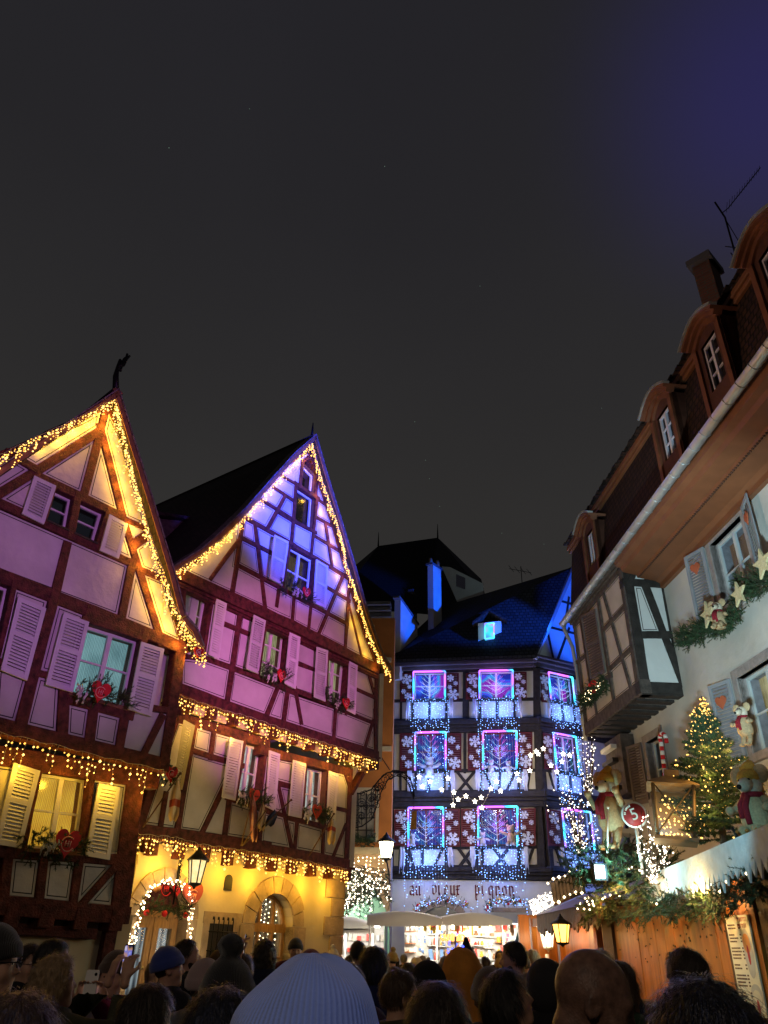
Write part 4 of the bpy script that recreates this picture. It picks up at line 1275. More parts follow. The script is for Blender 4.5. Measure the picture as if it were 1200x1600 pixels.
LED = led_mat('led_tube', [(.65, .12, 1), (.12, .16, 1), (.04, .6, 1), (.08, .85, .95), (.3, .14, 1)], 1.1, 2.8, 3.1)
LEDROOM = led_mat('led_lit_room', [(.02, .03, .40), (.03, .14, 1.0), (.15, .04, .8), (.02, .40, .95), (.30, .02, .5)], 1.5, 1.0, 7.7)
LEDROOM2 = led_mat('led_lit_room_dark', [(.01, .01, .08), (.02, .05, .38), (.05, .02, .2), (.01, .12, .4), (.09, .01, .2)], 1.5, 1.0, 5.7)
TWIGLED = led_mat('twig_tree_glow', [(.85, .12, .85), (.35, .25, 1), (.2, .65, 1), (.75, .6, 1)], .9, 1.1, 1.3)
M_BLUEBULB = emit('ice_blue_bulb', (0.22, 0.42, 1.0), 5.5)

ZC = {k: C.sz(720, y)[1] for k, y in dict(top=1050, r1=1095.5, b1=1126, b1b=1145, r2=1206, b2=1238, b2b=1262, r3=1325, b3=1356, b3b=1375).items()}
def row(*segs_): return sg(C, idn, *segs_)
T = []
def up(x0, x1, ya, yb, w): T.append(((x0, ya), (x1, yb), w))
# top storey
T += [((613, 1050), (848, 1046), .12), ((612, 1095.5), (842, 1092.5), .13), ((612, 1126), (842, 1123), .14)]
for a, b, w in ((614, 613.5, .14), (627, 626.5, .10), (728, 728, .26), (838.5, 839, .30)): T.append(((a, 1048), (b, 1128), w))
for a in (646.5, 695.5, 749.5, 801): T.append(((a, 1049), (a, 1096), .06))
for a, w in ((645, .1), (671, .12), (697, .1), (750, .1), (777, .12), (804, .1)): T.append(((a, 1095), (a, 1127), w))
# middle storey
T += [((612, 1145), (845, 1141), .12), ((612, 1206), (846, 1203), .13), ((612, 1238), (847, 1236), .14)]
for a, b, w in ((613.5, 613, .14), (626.5, 625.5, .10), (726.5, 726.5, .11), (840, 843, .30)): T.append(((a, 1144), (b, 1239), w) if a != 726.5 else ((a, 1144), (b, 1207), w))
for a in (649, 696.5, 755, 807): T.append(((a, 1144), (a, 1206), .06))
for a, w in ((637, .1), (650, .1), (671, .12), (695, .1), (703, .1), (751, .1), (781, .1), (811, .1)): T.append(((a, 1206), (a - 1, 1239), w))
T += [((714, 1206), (741, 1239), .12), ((741, 1206), (714, 1239), .12), ((828, 1206), (823, 1239), .10), ((757, 1206), (772, 1239), .10), ((805, 1206), (790, 1239), .10)]
# lower storey
T += [((612, 1262), (848, 1259), .12), ((612, 1325), (849, 1323), .13), ((612, 1356), (850, 1354), .14)]
for a, b, w in ((613, 612.5, .14), (841, 846, .30)): T.append(((a, 1261), (b, 1358), w))
for a in (638.5, 692.5, 747.5, 808): T.append(((a, 1261), (a, 1326), .06))
T += [((719.5, 1261), (719.5, 1326), .05)]
for a, w in ((625, .1), (637, .16), (660, .12), (698, .14), (745, .14), (754, .12), (811, .14)): T.append(((a, 1325), (a - .5, 1357), w))
T += [((639, 1325), (647, 1357), .10), ((692, 1325), (677, 1357), .10), ((716, 1325), (739, 1357), .13), ((739, 1325), (716, 1357), .13), ((771, 1325), (795, 1357), .12), ((795, 1325), (771, 1357), .12), ((833, 1325), (822, 1357), .11)]
segs = sg(C, idn, *T)
WP = [(671, 1075), (776, 1075), (671, 1180), (780, 1180), (665, 1300), (777, 1300)]
op = timber_wall(C, segs, ch, M_BLACKWOOD, M_CREAM, [C.sz(*p) for p in WP], line=False, ext=.10)
CW = []
for i, Q in enumerate(op):
    if Q:
        window(C, Q, ch, LEDROOM if i < 2 else LEDROOM2, 2, 2, rec=.10, fmat=M_SHUTRED if i > 1 else M_FRAME, rmat=M_BLACKWOOD, sill=False); CW.append((C, order_quad(Q), i))
# side facade
def q2(*pts): return [C2.sz(*p) for p in pts]
W2 = [q2((857, 1053), (893, 1062), (897, 1101), (859, 1099)), q2((864, 1146), (900, 1155), (902, 1205), (867, 1202)), q2((877, 1266), (922, 1272), (926, 1327), (882, 1323))]
S2 = []; SE = 4.4
for k, w in (('top', .14), ('r1', .13), ('b1', .14), ('b1b', .12), ('r2', .13), ('b2', .14), ('b2b', .12), ('r3', .13), ('b3', .14)): S2.append(((0, ZC[k] + .05), (SE, ZC[k] + .05), w))
for s_, w in ((.09, .2), (SE - .1, .2)): S2.append(((s_, ZC['b3']), (s_, ZC['top'] + .1), w))
for Q, (za_, zb_) in zip(W2, (('r1', 'top'), ('r2', 'b1b'), ('r3', 'b2b'))):
    a = (Q[0][0] + Q[3][0]) / 2; b = (Q[1][0] + Q[2][0]) / 2
    for s_ in (a, b): S2.append(((s_, ZC[za_]), (s_, ZC[zb_] + .1), .06))
for za_, zb_ in (('b1', 'r1'), ('b2', 'r2'), ('b3', 'r3')):
    for s_, w in ((.75, .1), (1.4, .12), (2.05, .1), (3.0, .12)): S2.append(((s_, ZC[za_]), (s_ + (.0 if za_ == 'b1' else .05), ZC[zb_] + .1), w))
    if za_ != 'b1': S2.append(((.35, ZC[zb_]), (.6, ZC[za_]), .11))
op = timber_wall(C2, S2, ch, M_BLACKWOOD, M_CREAM, [((q[0][0] + q[2][0]) / 2, (q[0][1] + q[2][1]) / 2) for q in W2], line=False, ext=.10)
for i, Q in enumerate(op):
    if Q:
        window(C2, Q, ch, LEDROOM if i == 0 else LEDROOM2, 2, 2, rec=.10, rmat=M_BLACKWOOD, sill=False); CW.append((C2, order_quad(Q), 6 + i))
# moulded bands that carry each storey, both sides, and the cornice
for (za_, zb_) in (('b1', 'b1b'), ('b2', 'b2b'), ('b3', 'b3b')):
    z1, z0 = ZC[za_] + .02, ZC[zb_] + .02; h = (z1 - z0)
    for k, (t0, t1, d) in enumerate(((0, .38, .05), (.38, .62, .10), (.62, 1.0, .16))):
        beam(C, (-2.2, z0 + h * (t0 + t1) / 2), (SC + d * .35, z0 + h * (t0 + t1) / 2), h * (t1 - t0) - .004, M_BLACKWOOD, ch, front=d, back=-.25, name='moulding', wob=.004)
        beam(C2, (-.02 - d * .35, z0 + h * (t0 + t1) / 2 + .05), (SE, z0 + h * (t0 + t1) / 2 + .05), h * (t1 - t0) - .004, M_BLACKWOOD, ch, front=d, back=-.25, name='moulding', wob=.004)
zc = ZC['top'] + .1
for k, (dz_, h, d) in enumerate(((.08, .16, .12), (.24, .14, .26), (.38, .12, .40))):
    beam(C, (-2.3, zc + dz_), (SC + d * .35, zc + dz_), h - .004, mat('dark_cornice', (.075, .06, .07), .5, .2), ch, front=d, back=-.3, name='cornice', wob=.003)
    beam(C2, (-.02 - d * .35, zc + dz_ + .05), (SE, zc + dz_ + .05), h - .004, mat('dark_cornice', (.075, .06, .07), .5, .2), ch, front=d, back=-.3, name='cornice', wob=.003)
# ground floor: white wall with two openings
g0 = ZC['b3b']; arcs = []
aL = C.sz(*(600 + 240 / 4.8, 1220 + 990 / 4.8))[0]; aR = C.sz(600 + 660 / 4.8, 1220 + 990 / 4.8)[0]
z_ar = C.sz(690, 1416)[1]; r_ = (aR - aL) / 2 * .9
arch_wall(C, -2.2, SC, g0, [((aL + aR) / 2 - .1, r_, z_ar - r_)], ch, M_WHITEWALL)
arch_ring(C, (aL + aR) / 2 - .1, r_, z_ar - r_, .24, ch, d=.03, m=M_SAND)
mb = MB(); lt = [C.sz(768, 1418), C.sz(826, 1426)]; q = [(lt[0][0], lt[1][1]), (lt[1][0], lt[1][1]), (lt[1][0], lt[0][1]), (lt[0][0], lt[0][1])]
mb.prism([C.W(s, z, .05) for s, z in q], [C.W(s, z, -.1) for s, z in q]); mb.build('lintel', M_SAND, ch)
mb = MB(); mb.prism([C2.W(s, z) for s, z in ((0, 0), (SE, 0), (SE, g0), (0, g0))], [C2.W(s, z, -.4) for s, z in ((0, 0), (SE, 0), (SE, g0), (0, g0))]); mb.build('ground_wall', M_WHITEWALL, ch)
# interior core so that nothing shows through
mb = MB(); mb.prism([C.W(-2.2, 0, -.5), C.W(SC - .3, 0, -.5), C.W(SC - .3, zc, -.5), C.W(-2.2, zc, -.5)], [C.W(-2.2, 0, -7), C.W(SC + 3, 0, -7), C.W(SC + 3, zc, -7), C.W(-2.2, zc, -7)]); mb.build('inner_wall', M_CREAM, ch)
# roof
ap = C2.sz(893, 888); AP = C2.W(ap[0], ap[1]); ez = zc + .42
e0 = C.W(-2.6, ez, .45); e1 = C.W(SC + .1, ez, .45); r1_ = AP + Vector((0, 0, .0)) + C2.n * .25; r0_ = at_depth(690, 948, 36.0)
gR = C2.W(2 * ap[0] - .2, ez + .05, .1)
mb = MB(); up_ = Vector((0, 0, .16))
mb.prism([e0, e1, r1_, r0_], [p - up_ for p in (e0, e1, r1_, r0_)]); bk = gR - C.a * 9.5
mb.prism([r0_, r1_, gR, bk], [p - up_ for p in (r0_, r1_, gR, bk)])
ro = mb.build('roof', brick_mat('roof_tiles_grey', (.035, .034, .04), (.02, .02, .024), (.006, .006, .007), 1.0, .20, .17, .65, 1.0, 'XZ', .02), ch)
# rows of snow guard tiles near the eave
mb = MB()
for i in range(48):
    t = (i + .5) / 48; p = e0.lerp(e1, t); q = r0_.lerp(r1_, t); m_ = p.lerp(q, .07 + .01 * (i % 3)) + Vector((0, 0, .02))
    mb.box(m_, .10, .06, .09)
mb.build('snow_guards', M_IRON, ro, stuff=True)
# gable above the side facade
gs = [((0.05, ez - .1), ap, .14), (ap, (2 * ap[0] - .4, ez - .1), .14), ((0, ez - .06), (2 * ap[0], ez - .06), .16)]
for t in (.33, .62):
    z_ = ez + (ap[1] - ez) * t; gs.append(((ap[0] * t, z_), (2 * ap[0] - ap[0] * t, z_), .11))
gs += [((ap[0], ap[1]), (ap[0], ez), .12), ((1.2, ez), (.9, ez + 1.9), .11), ((1.3, ez), (2.3, ez + 1.9), .11), ((2.0, ez + 1.7), (2.5, ez + 3.5), .1), ((4.0, ez), (3.6, ez + 1.9), .1)]
timber_wall(C2, gs, ch, M_BLACKWOOD, M_WHITEWALL, line=False, ext=.1)
beam(C2, (-.1, ez - .1), (ap[0], ap[1] + .12), .16, mat('verge_board', (.30, .30, .34), .6), ch, front=.36, back=.2, name='verge_board')
# dormer in the front slope
dq = [at_depth(x, y, 31.6) for x, y in ((747, 1005), (783, 1002), (783, 970), (747, 974))]
def off(p, v): return p + v
bkv = -C.n * 2.2
mb = MB(); mb.prism([dq[0] - Vector((0, 0, .5)), dq[1] - Vector((0, 0, .5)), dq[2], dq[3]], [p + bkv for p in (dq[0] - Vector((0, 0, .5)), dq[1] - Vector((0, 0, .5)), dq[2], dq[3])]); dm = mb.build('dormer', M_WHITEWALL, ch)
mid = dq[2].lerp(dq[3], .5) + Vector((0, 0, .42))
mb = MB()
for a, b in ((dq[3] - C.a * .25 - Vector((0, 0, .1)), mid), (mid, dq[2] + C.a * .25 - Vector((0, 0, .1)))):
    f = [a + C.n * .25, b + C.n * .25, b + bkv, a + bkv]; mb.prism([p + Vector((0, 0, .1)) for p in f], f)
mb.build('dormer_roof', M_ROOF, dm)
mb = MB(); wq = [at_depth(x, y, 31.5) for x, y in ((758, 1000), (772, 998.5), (772, 975), (758, 976.5))]; mb.prism([p + C.n * .12 for p in wq], [p - C.n * .05 for p in wq]); mb.build('pane', led_mat('dormer_led', [(.1, .2, 1), (.05, .75, 1), (.6, .2, 1)], 2, 1.2, 2.2), dm)
mb = MB()
for i in range(4): mb.tube([wq[i] + C.n * .14, wq[(i + 1) % 4] + C.n * .14], .035, 5)
mb.build('led_frame', LED, dm)
# TV aerial on the ridge
mb = MB(); p = r0_.lerp(r1_, .62)
mb.tube([p, p + Vector((0, 0, .9))], .02, 4); mb.tube([p + Vector((-.6, 0, .75)), p + Vector((.5, 0, .55))], .015, 4)
for i in range(4): q = p + Vector((-.5 + i * .3, 0, .73 - i * .055)); mb.tube([q + Vector((-.1, .1, .25)), q + Vector((.1, -.1, -.2))], .012, 4)
mb.build('aerial', M_IRON, ch)
# painted name in black-letter strokes
STR = {'a': [[(.05, .9), (.3, 1), (.45, .88), (.45, .08), (.58, -.04)], [(.45, .55), (.08, .45), (.08, .12), (.3, 0), (.45, .14)]],
       'u': [[(0, .92), (.12, 1), (.12, .1), (.3, 0), (.5, .14)], [(.4, .94), (.52, 1), (.52, .08), (.64, -.02)]],
       'v': [[(0, .92), (.12, 1), (.12, .14), (.32, 0), (.52, .2), (.52, .8), (.36, 1)]],
       'i': [[(0, .92), (.12, 1), (.12, .08), (.24, -.02)], [(.06, 1.3), (.18, 1.42)]],
       'e': [[(.4, .62), (.12, .5)], [(.12, .5), (.12, .9), (.3, 1), (.44, .9), (.42, .62)], [(.12, .5), (.12, .12), (.28, 0), (.46, .12)]],
       'x': [[(.02, .92), (.18, 1), (.18, .1), (.34, -.02), (.46, .06)], [(.0, .55), (.42, .55)], [(.2, .9), (.36, 1), (.48, .9)], [(.18, .1), (.02, -.22)]],
       'p': [[(0, 1.0), (.13, 1.1), (.13, -.45), (.24, -.55)], [(.13, .88), (.34, 1), (.52, .86), (.52, .14), (.34, 0), (.13, .1)]],
       'g': [[(.52, .95), (.26, 1), (.1, .85), (.1, .15), (.28, 0), (.52, .15)], [(.52, 1), (.52, -.3), (.3, -.5), (.06, -.38)]],
       'n': [[(0, .92), (.12, 1), (.12, .08), (.22, -.02)], [(.12, .88), (.34, 1), (.52, .86), (.52, .08), (.64, -.02)]],
       'o': [[(.1, .85), (.1, .14), (.3, 0), (.52, .15), (.52, .86), (.3, 1), (.1, .85)]]}
M_SIGN = mat('sign_paint', (.12, .008, .014), .6)
def gothic(word, xa, xb, ybase, hpx):
    s0, z0 = C.sz(xa, ybase); s1, _ = C.sz(xb, ybase); H = C.sz(xa, ybase - hpx)[1] - z0
    n = len(word); adv = (s1 - s0) / n
    pen = (math.cos(.7) * H * .10, math.sin(.7) * H * .10)
    for k, c in enumerate(word):
        mb = MB()
        for st in STR[c]:
            for (p, q) in zip(st, st[1:]):
                P = [(s0 + adv * k + x * H * .95, z0 + y * H) for x, y in (p, q)]
                (x0, y0), (x1, y1) = P
                poly = [(x0 - pen[0], y0 - pen[1]), (x0 + pen[0], y0 + pen[1]), (x1 + pen[0], y1 + pen[1]), (x1 - pen[0], y1 - pen[1])]
                mb.prism([C.W(s, z, .022) for s, z in poly], [C.W(s, z, .002) for s, z in poly])
        mb.build('letter', M_SIGN, ch)
gothic('au', 640, 658, 1398.5, 14.5); gothic('vieux', 675, 722, 1397.5, 14.5); gothic('pignon', 742, 806, 1398.5, 14.5)


# shutters with snowflakes
def flake_mesh():
    mb = MB()
    for k in range(6):
        a = k * math.pi / 3; R_ = Matrix.Rotation(a, 3, 'Z')
        def bx(x0, y0, x1, y1, w):
            d = Vector((x1 - x0, y1 - y0, 0)); n = Vector((-d.y, d.x, 0)).normalized() * w / 2
            p = [Vector((x0, y0, 0)) - n, Vector((x1, y1, 0)) - n, Vector((x1, y1, 0)) + n, Vector((x0, y0, 0)) + n]
            z = .012 + .001 * k + w * .01
            mb.prism([R_ @ (q + Vector((0, 0, z))) for q in p], [R_ @ q for q in p])
        bx(0, 0, 1, 0, .22)
        for t, l in ((.45, .30), (.72, .32)):
            for sd in (-1, 1): bx(t, 0, t + l * .6, sd * l * .85, .15)
    return mb.data('snowflake', M_SNOW)
FLK = flake_mesh()


def flakes(fc, Qsz, parent, items, d):
    b = base_of(parent)
    for (u, v, r) in items:
        s, z = bil(Qsz, u, v)
        o = bpy.data.objects.new('snowflake', FLK); COL.objects.link(o); o.parent = parent
        M = Matrix((fc.a, Vector((0, 0, 1)), fc.n)).transposed() @ Matrix.Rotation(random.uniform(0, 1), 3, 'Z')
        M = M.to_4x4() @ Matrix.Diagonal((r, r, 1.0, 1.0)); M.translation = fc.W(s, z, d) - b
        o.matrix_local = M


FA = [(.5, .78, .24), (.72, .52, .10), (.25, .35, .11), (.6, .18, .16)]
FB = [(.35, .82, .16), (.75, .62, .10), (.3, .48, .10), (.55, .2, .25)]
def cshut(fc, px, kind):
    o = shutter(fc, px, ch, M_SHUTRED, dl=.06, dr=.06, mid=None, pitch=.075)
    tl, tr, br, bl = px
    flakes(fc, [fc.sz(*bl, .1), fc.sz(*br, .1), fc.sz(*tr, .1), fc.sz(*tl, .1)], o, FA if kind else FB, .105)
def rct(x0, x1, y0, y1): return [(x0, y0), (x1, y0), (x1, y1), (x0, y1)]
for x0, x1, y0, y1, k in ((626, 645, 1052, 1096, 1), (697, 717, 1052, 1094, 0), (728, 748, 1052, 1093, 1), (803, 823, 1050, 1091, 0),
                          (625, 647, 1146, 1205, 1), (698, 721, 1146, 1204, 0), (731, 753, 1146, 1204, 1), (809, 832, 1144, 1202, 0),
                          (616, 637, 1265, 1322, 1), (694, 718.5, 1264, 1323, 0), (720.5, 746, 1264, 1323, 1), (810, 837, 1263, 1322, 0)):
    cshut(C, rct(x0, x1, y0, y1), k)
for px in ([(844, 1052), (856, 1055), (858, 1098), (846, 1097)], [(848, 1145), (862, 1148), (865, 1202), (851, 1202)], [(853, 1264), (875, 1267), (880, 1322), (857, 1322)]): cshut(C2, px, 1)

# LED tubes round each window, lit twig trees, curtains of cold bulbs below; each set hangs on the house as its own thing
POS = ['top left', 'top middle', 'middle left', 'centre', 'lowest left', 'lowest middle', 'top right side', 'middle right side', 'lowest right side']
LOW = {0: 1146, 1: 1146, 2: 1240, 3: 1240, 4: 1405, 5: 1405, 6: 1143, 7: 1252, 8: 1352}
for fc, Q, i in CW:
    root = empty('window_light_frame', fc.W(*Q[0], .1), 'colour-changing light tube framing the %s window of the blue-lit house' % POS[i], 'light frame', 'light frames on the blue-lit house')
    mb = MB(); E_ = [(-.02, -.02), (1.02, -.02), (1.02, 1.02), (-.02, 1.02)]
    for a, b in zip(E_, E_[1:] + E_[:1]):
        if a[1] < 0 and b[1] < 0: continue
        mb.tube([fc.W(*bil(Q, *a), .07), fc.W(*bil(Q, *b), .07)], .040, 6)
    mb.build('tube', LED, root)
    c = bil(Q, .5, .6); lamp('tube_glow', fc.W(*c, .5), ((.2, .35, 1), (.5, .2, 1))[i % 2], 34, .25, root)
    # twig tree
    tr = empty('twig_tree', fc.W(*bil(Q, .5, 0), .06), 'small lit bare-branch tree standing in the %s window of the blue-lit house' % POS[i], 'light tree', 'lit twig trees in windows')
    mb = MB(); wq_ = abs(Q[1][0] - Q[0][0]); hq = abs(Q[3][1] - Q[0][1])
    c0 = bil(Q, .5, .0); mb.tube([fc.W(c0[0], c0[1], .05), fc.W(c0[0], c0[1] + hq * .85, .05)], [.012, .006], 5)
    for k in range(5):
        t = .1 + .16 * k; l = wq_ * .42 * (1 - .13 * k)
        for sd in (-1, 1):
            p0 = (c0[0], c0[1] + hq * t); p1 = (c0[0] + sd * l, c0[1] + hq * (t + .16) + abs(l) * .22)
            mb.tube([fc.W(*p0, .05), fc.W((p0[0] + p1[0]) / 2, (p0[1] + p1[1]) / 2 - .02, .07), fc.W(*p1, .06)], [.009, .007, .004], 4)
            m_ = ((p0[0] + p1[0]) / 2, (p0[1] + p1[1]) / 2); mb.tube([fc.W(*m_, .06), fc.W(m_[0] + sd * l * .25, m_[1] + hq * .12, .06)], [.008, .004], 4)
    mb.build('branches', TWIGLED, tr)
    # curtain of cold lights
    zl = fc.sz(671, LOW[i])[1] if fc is C else ZC['r1' if i == 6 else ('r2' if i == 7 else 'r3')] - (1.25 if i < 8 else .9)
    zt0 = Q[0][1] + .02 if i in (0, 1, 6) else Q[3][1] - .05
    s0, s1 = min(Q[0][0], Q[3][0]) - .14, max(Q[1][0], Q[2][0]) + .14
    cu = empty('light_curtain', fc.W((s0 + s1) / 2, zl, .2), 'curtain of cold white bulbs hanging at the %s window of the blue-lit house' % POS[i], 'light curtain', 'light curtains on the blue-lit house')
    wb_ = MB(); bb = MB(); n = int((s1 - s0) / .105)
    for k in range(n + 1):
        s = s0 + (s1 - s0) * k / n; pts = []
        z = zt0 if 2 <= k <= n - 2 or i in (0, 1, 6) else Q[3][1]
        zend = zl - (.55 if k in (0, n) and i in (4, 5) else random.uniform(-.25, .1))
        while z > zend:
            inwin = z > Q[0][1] and 2 < k < n - 2
            pts.append(fc.W(s, z, .17))
            if not inwin or random.random() < .2:
                if random.random() < (.28 if z < ZC['b3b'] and 0 < k < n else .62): bb.octa(fc.W(s + random.uniform(-.03, .03), z, .19 + random.uniform(-.02, .02)), .018 * random.uniform(.7, 1.25))
            z -= .10 + random.uniform(-.03, .03)
        if len(pts) > 1: wb_.tube(pts, .003, 3, caps=False)
    wb_.build('wire', M_WIRE, cu); bb.build('bulbs', M_BLUEBULB, cu, stuff=True)
    lamp('curtain_glow', fc.W((s0 + s1) / 2, Q[0][1] - .5, .55), (.09, .22, 1.0), 100, .3, cu)
    # greenery on the sill
    gl = MB(); rnd = random.Random(i)
    for k in range(26):
        p = fc.W(s0 + (s1 - s0) * rnd.random(), Q[0][1] - .04 + rnd.uniform(-.05, .05), .12)
        fir_branch(gl, p, fc.a * rnd.uniform(-1, 1) + fc.n * .5 + Vector((0, 0, rnd.uniform(-.5, .5))), .2, rnd, .05, 50, 0, 1, False, .007)
    g_ = gl.build('sill_garland', [M_FIR, M_TWIG]); tag(g_, 'fir garland on the sill of the %s window of the blue-lit house' % POS[i], 'garland', 'sill garlands on the blue-lit house')
    # white fleece tails at both ends of the sill
    fl = MB()
    for sd in (0, 1):
        s = s0 - .12 if sd == 0 else s1 + .12
        for k in range(5):
            x = s + rnd.uniform(-.06, .06); zz = Q[0][1] - .05
            fl.tube([fc.W(x, zz, .12), fc.W(x + rnd.uniform(-.05, .05), zz - .35, .16), fc.W(x + rnd.uniform(-.08, .08), zz - rnd.uniform(.6, 1.0), .14)], [.035, .045, .012], 5)
    f_ = fl.build('fleece_tails', M_SNOW, root)

# plush toys on sills of the blue house: star-armed white angel and two penguins, two bears
M_PLUSH = mat('white_plush', (.55, .52, .50), .95, .15, 30, .5, 60)
M_TEDDY = mat('beige_plush', (.42, .30, .17), .95, .2, 30, .5, 60)
def plush(fc, x, y, h, label, m=None, d=.22, arms=.9, name='plush_toy'):
    b = fc.px(x, y, d); root = empty(name, b, label, 'plush toy')
    m = m or M_PLUSH; mb = MB(); U = Vector((0, 0, 1))
    mb.ball(b + U * h * .33, (h * .22, h * .2, h * .33), 10, 8); mb.build('body', m, root)
    mh_ = MB(); mh_.ball(b + U * h * .78, h * .2, 10, 8)
    for sd in (-1, 1): mh_.ball(b + U * h * .95 + fc.a * sd * h * .14, h * .08, 8, 6)
    mh_.ball(b + U * h * .74 + fc.n * h * .18, h * .09, 8, 6); mh_.build('head', m, root)
    for sd in (-1, 1):
        ma = MB(); ma.tube([b + U * h * .52 + fc.a * sd * h * .15, b + U * h * (.52 + .06 * arms) + fc.a * sd * h * .36, b + U * h * (.5 + .22 * arms) + fc.a * sd * h * .55], [h * .09, h * .08, h * .07], 7); ma.build('arm', m, root)
        ml = MB(); ml.tube([b + U * h * .12 + fc.a * sd * h * .12, b + U * h * .03 + fc.a * sd * h * .2 + fc.n * h * .2], [h * .1, h * .09], 7); ml.build('leg', m, root)
    return root
plush(C, 671, 1216, .85, 'white plush angel with spread arms on the middle left sill of the blue house')
plush(C, 768, 1209, .55, 'small penguin-like plush on the left of the centre sill of the blue house', arms=-.6)
plush(C, 795, 1209, .5, 'small pale plush on the right of the centre sill of the blue house', arms=-.6)
plush(C, 799, 1321, .75, 'beige plush bear on the lowest middle sill of the blue house', M_TEDDY)
plush(C, 755, 1322, .5, 'small grey plush at the left of the lowest middle sill of the blue house', arms=-.4)
plush(C, 645, 1322, .45, 'small white plush on the lowest left sill of the blue house', arms=-.3)
# garland arches over the ground floor openings
def garland_arc(fc, pts, label, seed, d=.18, name='door_garland', w=.22, n=60, baubles=30, bulbs=60, bm=None):
    rnd = random.Random(seed); P = resample([fc.px(*p, d) for p in pts], .02)
    root = empty(name, P[len(P) // 2] - Vector((0, 0, .5)), label, 'garland'); mb = MB()
    for k in range(n):
        p = rnd.choice(P); fir_branch(mb, p, Vector((rnd.uniform(-1, 1), rnd.uniform(-.4, .4), rnd.uniform(-1, 1))) + fc.n * .3, w, rnd, .05, 45, 0, 1, False, .007)
    mb.build('fir_sprigs', [M_FIR, M_TWIG], root, stuff=True)
    if baubles:
        mc = MB()
        for k in range(baubles): mc.ball(rnd.choice(P) + fc.n * .1 + Vector((rnd.uniform(-.1, .1), 0, rnd.uniform(-.1, .1))), rnd.uniform(.03, .055), 7, 5, k % 3)
        mc.build('baubles', [M_RED, mat('gold_bauble', (.7, .42, .1), .25, .05, metal=.8), mat('silver_bauble', (.6, .62, .68), .25, .05, metal=.8)], root, stuff=True)
    ml = MB()
    for k in range(bulbs): ml.octa(rnd.choice(P) + fc.n * .12 + Vector((rnd.uniform(-.12, .12), 0, rnd.uniform(-.12, .12))), .017)
    ml.build('bulbs', bm or M_BLUEBULB, root, stuff=True)
    return root
garland_arc(C, [(645, 1424), (660, 1412), (690, 1404), (715, 1408), (735, 1420)], 'garland with baubles over the arched shop door of the blue-lit house', 3)
garland_arc(C, [(762, 1424), (765, 1412), (790, 1408), (822, 1411)], 'garland with baubles over the right shop door of the blue-lit house', 4)
# star lights strung across
M_STAR = emit('star_lamp', (1.0, .90, .72), 7)
def star(mb, c, r, ax, up, n):
    pts = [c + (ax * math.sin(k * math.pi / 5) + up * math.cos(k * math.pi / 5)) * (r if k % 2 == 0 else r * .42) for k in range(10)]
    mb.prism([p + n * .02 for p in pts], [p - n * .02 for p in pts])
sp = [(655, 1214), (660, 1229), (672, 1221), (690, 1234), (700, 1216), (709, 1238), (716, 1249), (708, 1258), (728, 1244), (742, 1252), (752, 1246), (753, 1262), (767, 1232), (776, 1221), (782, 1236), (808, 1209), (811, 1219), (828, 1204), (829, 1180), (838, 1174), (849, 1170), (841, 1178), (861, 1196), (870, 1206), (880, 1178), (878, 1190), (890, 1180)]
P = [at_depth(x, y, 29.5) for x, y in sp]
st = empty('star_light_chain', P[0] - Vector((0, 0, 1)), 'chain of bright white star lamps strung in front of the blue-lit house', 'light chain')
mb = MB()
for p in P: star(mb, p, .10, Vector((1, 0, 0)), Vector((0, 0, 1)), Vector((0, -1, 0)))
mb.build('stars', M_STAR, st, stuff=True)
mb = MB(); mb.tube(sorted([Vector(p) for p in P], key=lambda p: p.x), .006, 3); mb.build('wire', M_WIRE, st)
for p in P[::6]: lamp('star_glow', p + Vector((0, -.3, 0)), (1, .86, .66), 50, .1, st)

# ------------------------------------------------------------------ orange house with the passage arch, the dark roofs and chimneys behind
_o = at_depth(600, 1488, 31.2)
O = Facade((_o.x, _o.y), 96)
M_ORANGE = mat('orange_render', (.46, .17, .045), .9, .12, 2, .2, 9)
oh = empty('orange_house', O.W(-2, 0, -4), 'orange rendered house with cream window surrounds squeezed between the gabled and the blue house', 'house')
sR = O.sz(611.5, 1300)[0]; zst = O.sz(600, 1334)[1]; ztop = O.sz(600, 966)[1]
so = O.sz(543, 1300)[0]
# arch (passage) in the stone ground floor
ac = O.sz(535, 1400)[0]; za_ = O.sz(545, 1369)[1]; ar = O.sz(609, 1432)[0] - ac
arch_wall(O, -9.5, sR, zst, [(ac, ar, max(.5, za_ - ar))], oh, M_SAND, th=.8, name='stone_wall')
mb = MB(); q = [(-9.5, zst), (sR, zst), (sR, ztop), (-9.5, ztop)]
mb.prism([O.W(s, z) for s, z in q], [O.W(s, z, -.4) for s, z in q]); mb.build('wall', M_ORANGE, oh)
def ob(x0, x1, y0, y1, d, m, name, dz=0):
    a = O.sz(x0, y1); b = O.sz(x1, y0); q = [(a[0], a[1]), (b[0], a[1]), (b[0], b[1]), (a[0], b[1])]
    mb = MB(); mb.prism([O.W(s, z, d) for s, z in q], [O.W(s, z, -.02) for s, z in q]); return mb.build(name, m, oh)
M_CREAMST = mat('cream_stone', (.50, .43, .30), .9, .12, 4, .3)
ob(480, 611.5, 1325, 1333.5, .14, M_CREAMST, 'cornice'); ob(480, 611.5, 1167, 1174, .10, M_CREAMST, 'string_course'); ob(520, 611.5, 1028, 1036, .08, M_CREAMST, 'string_course')
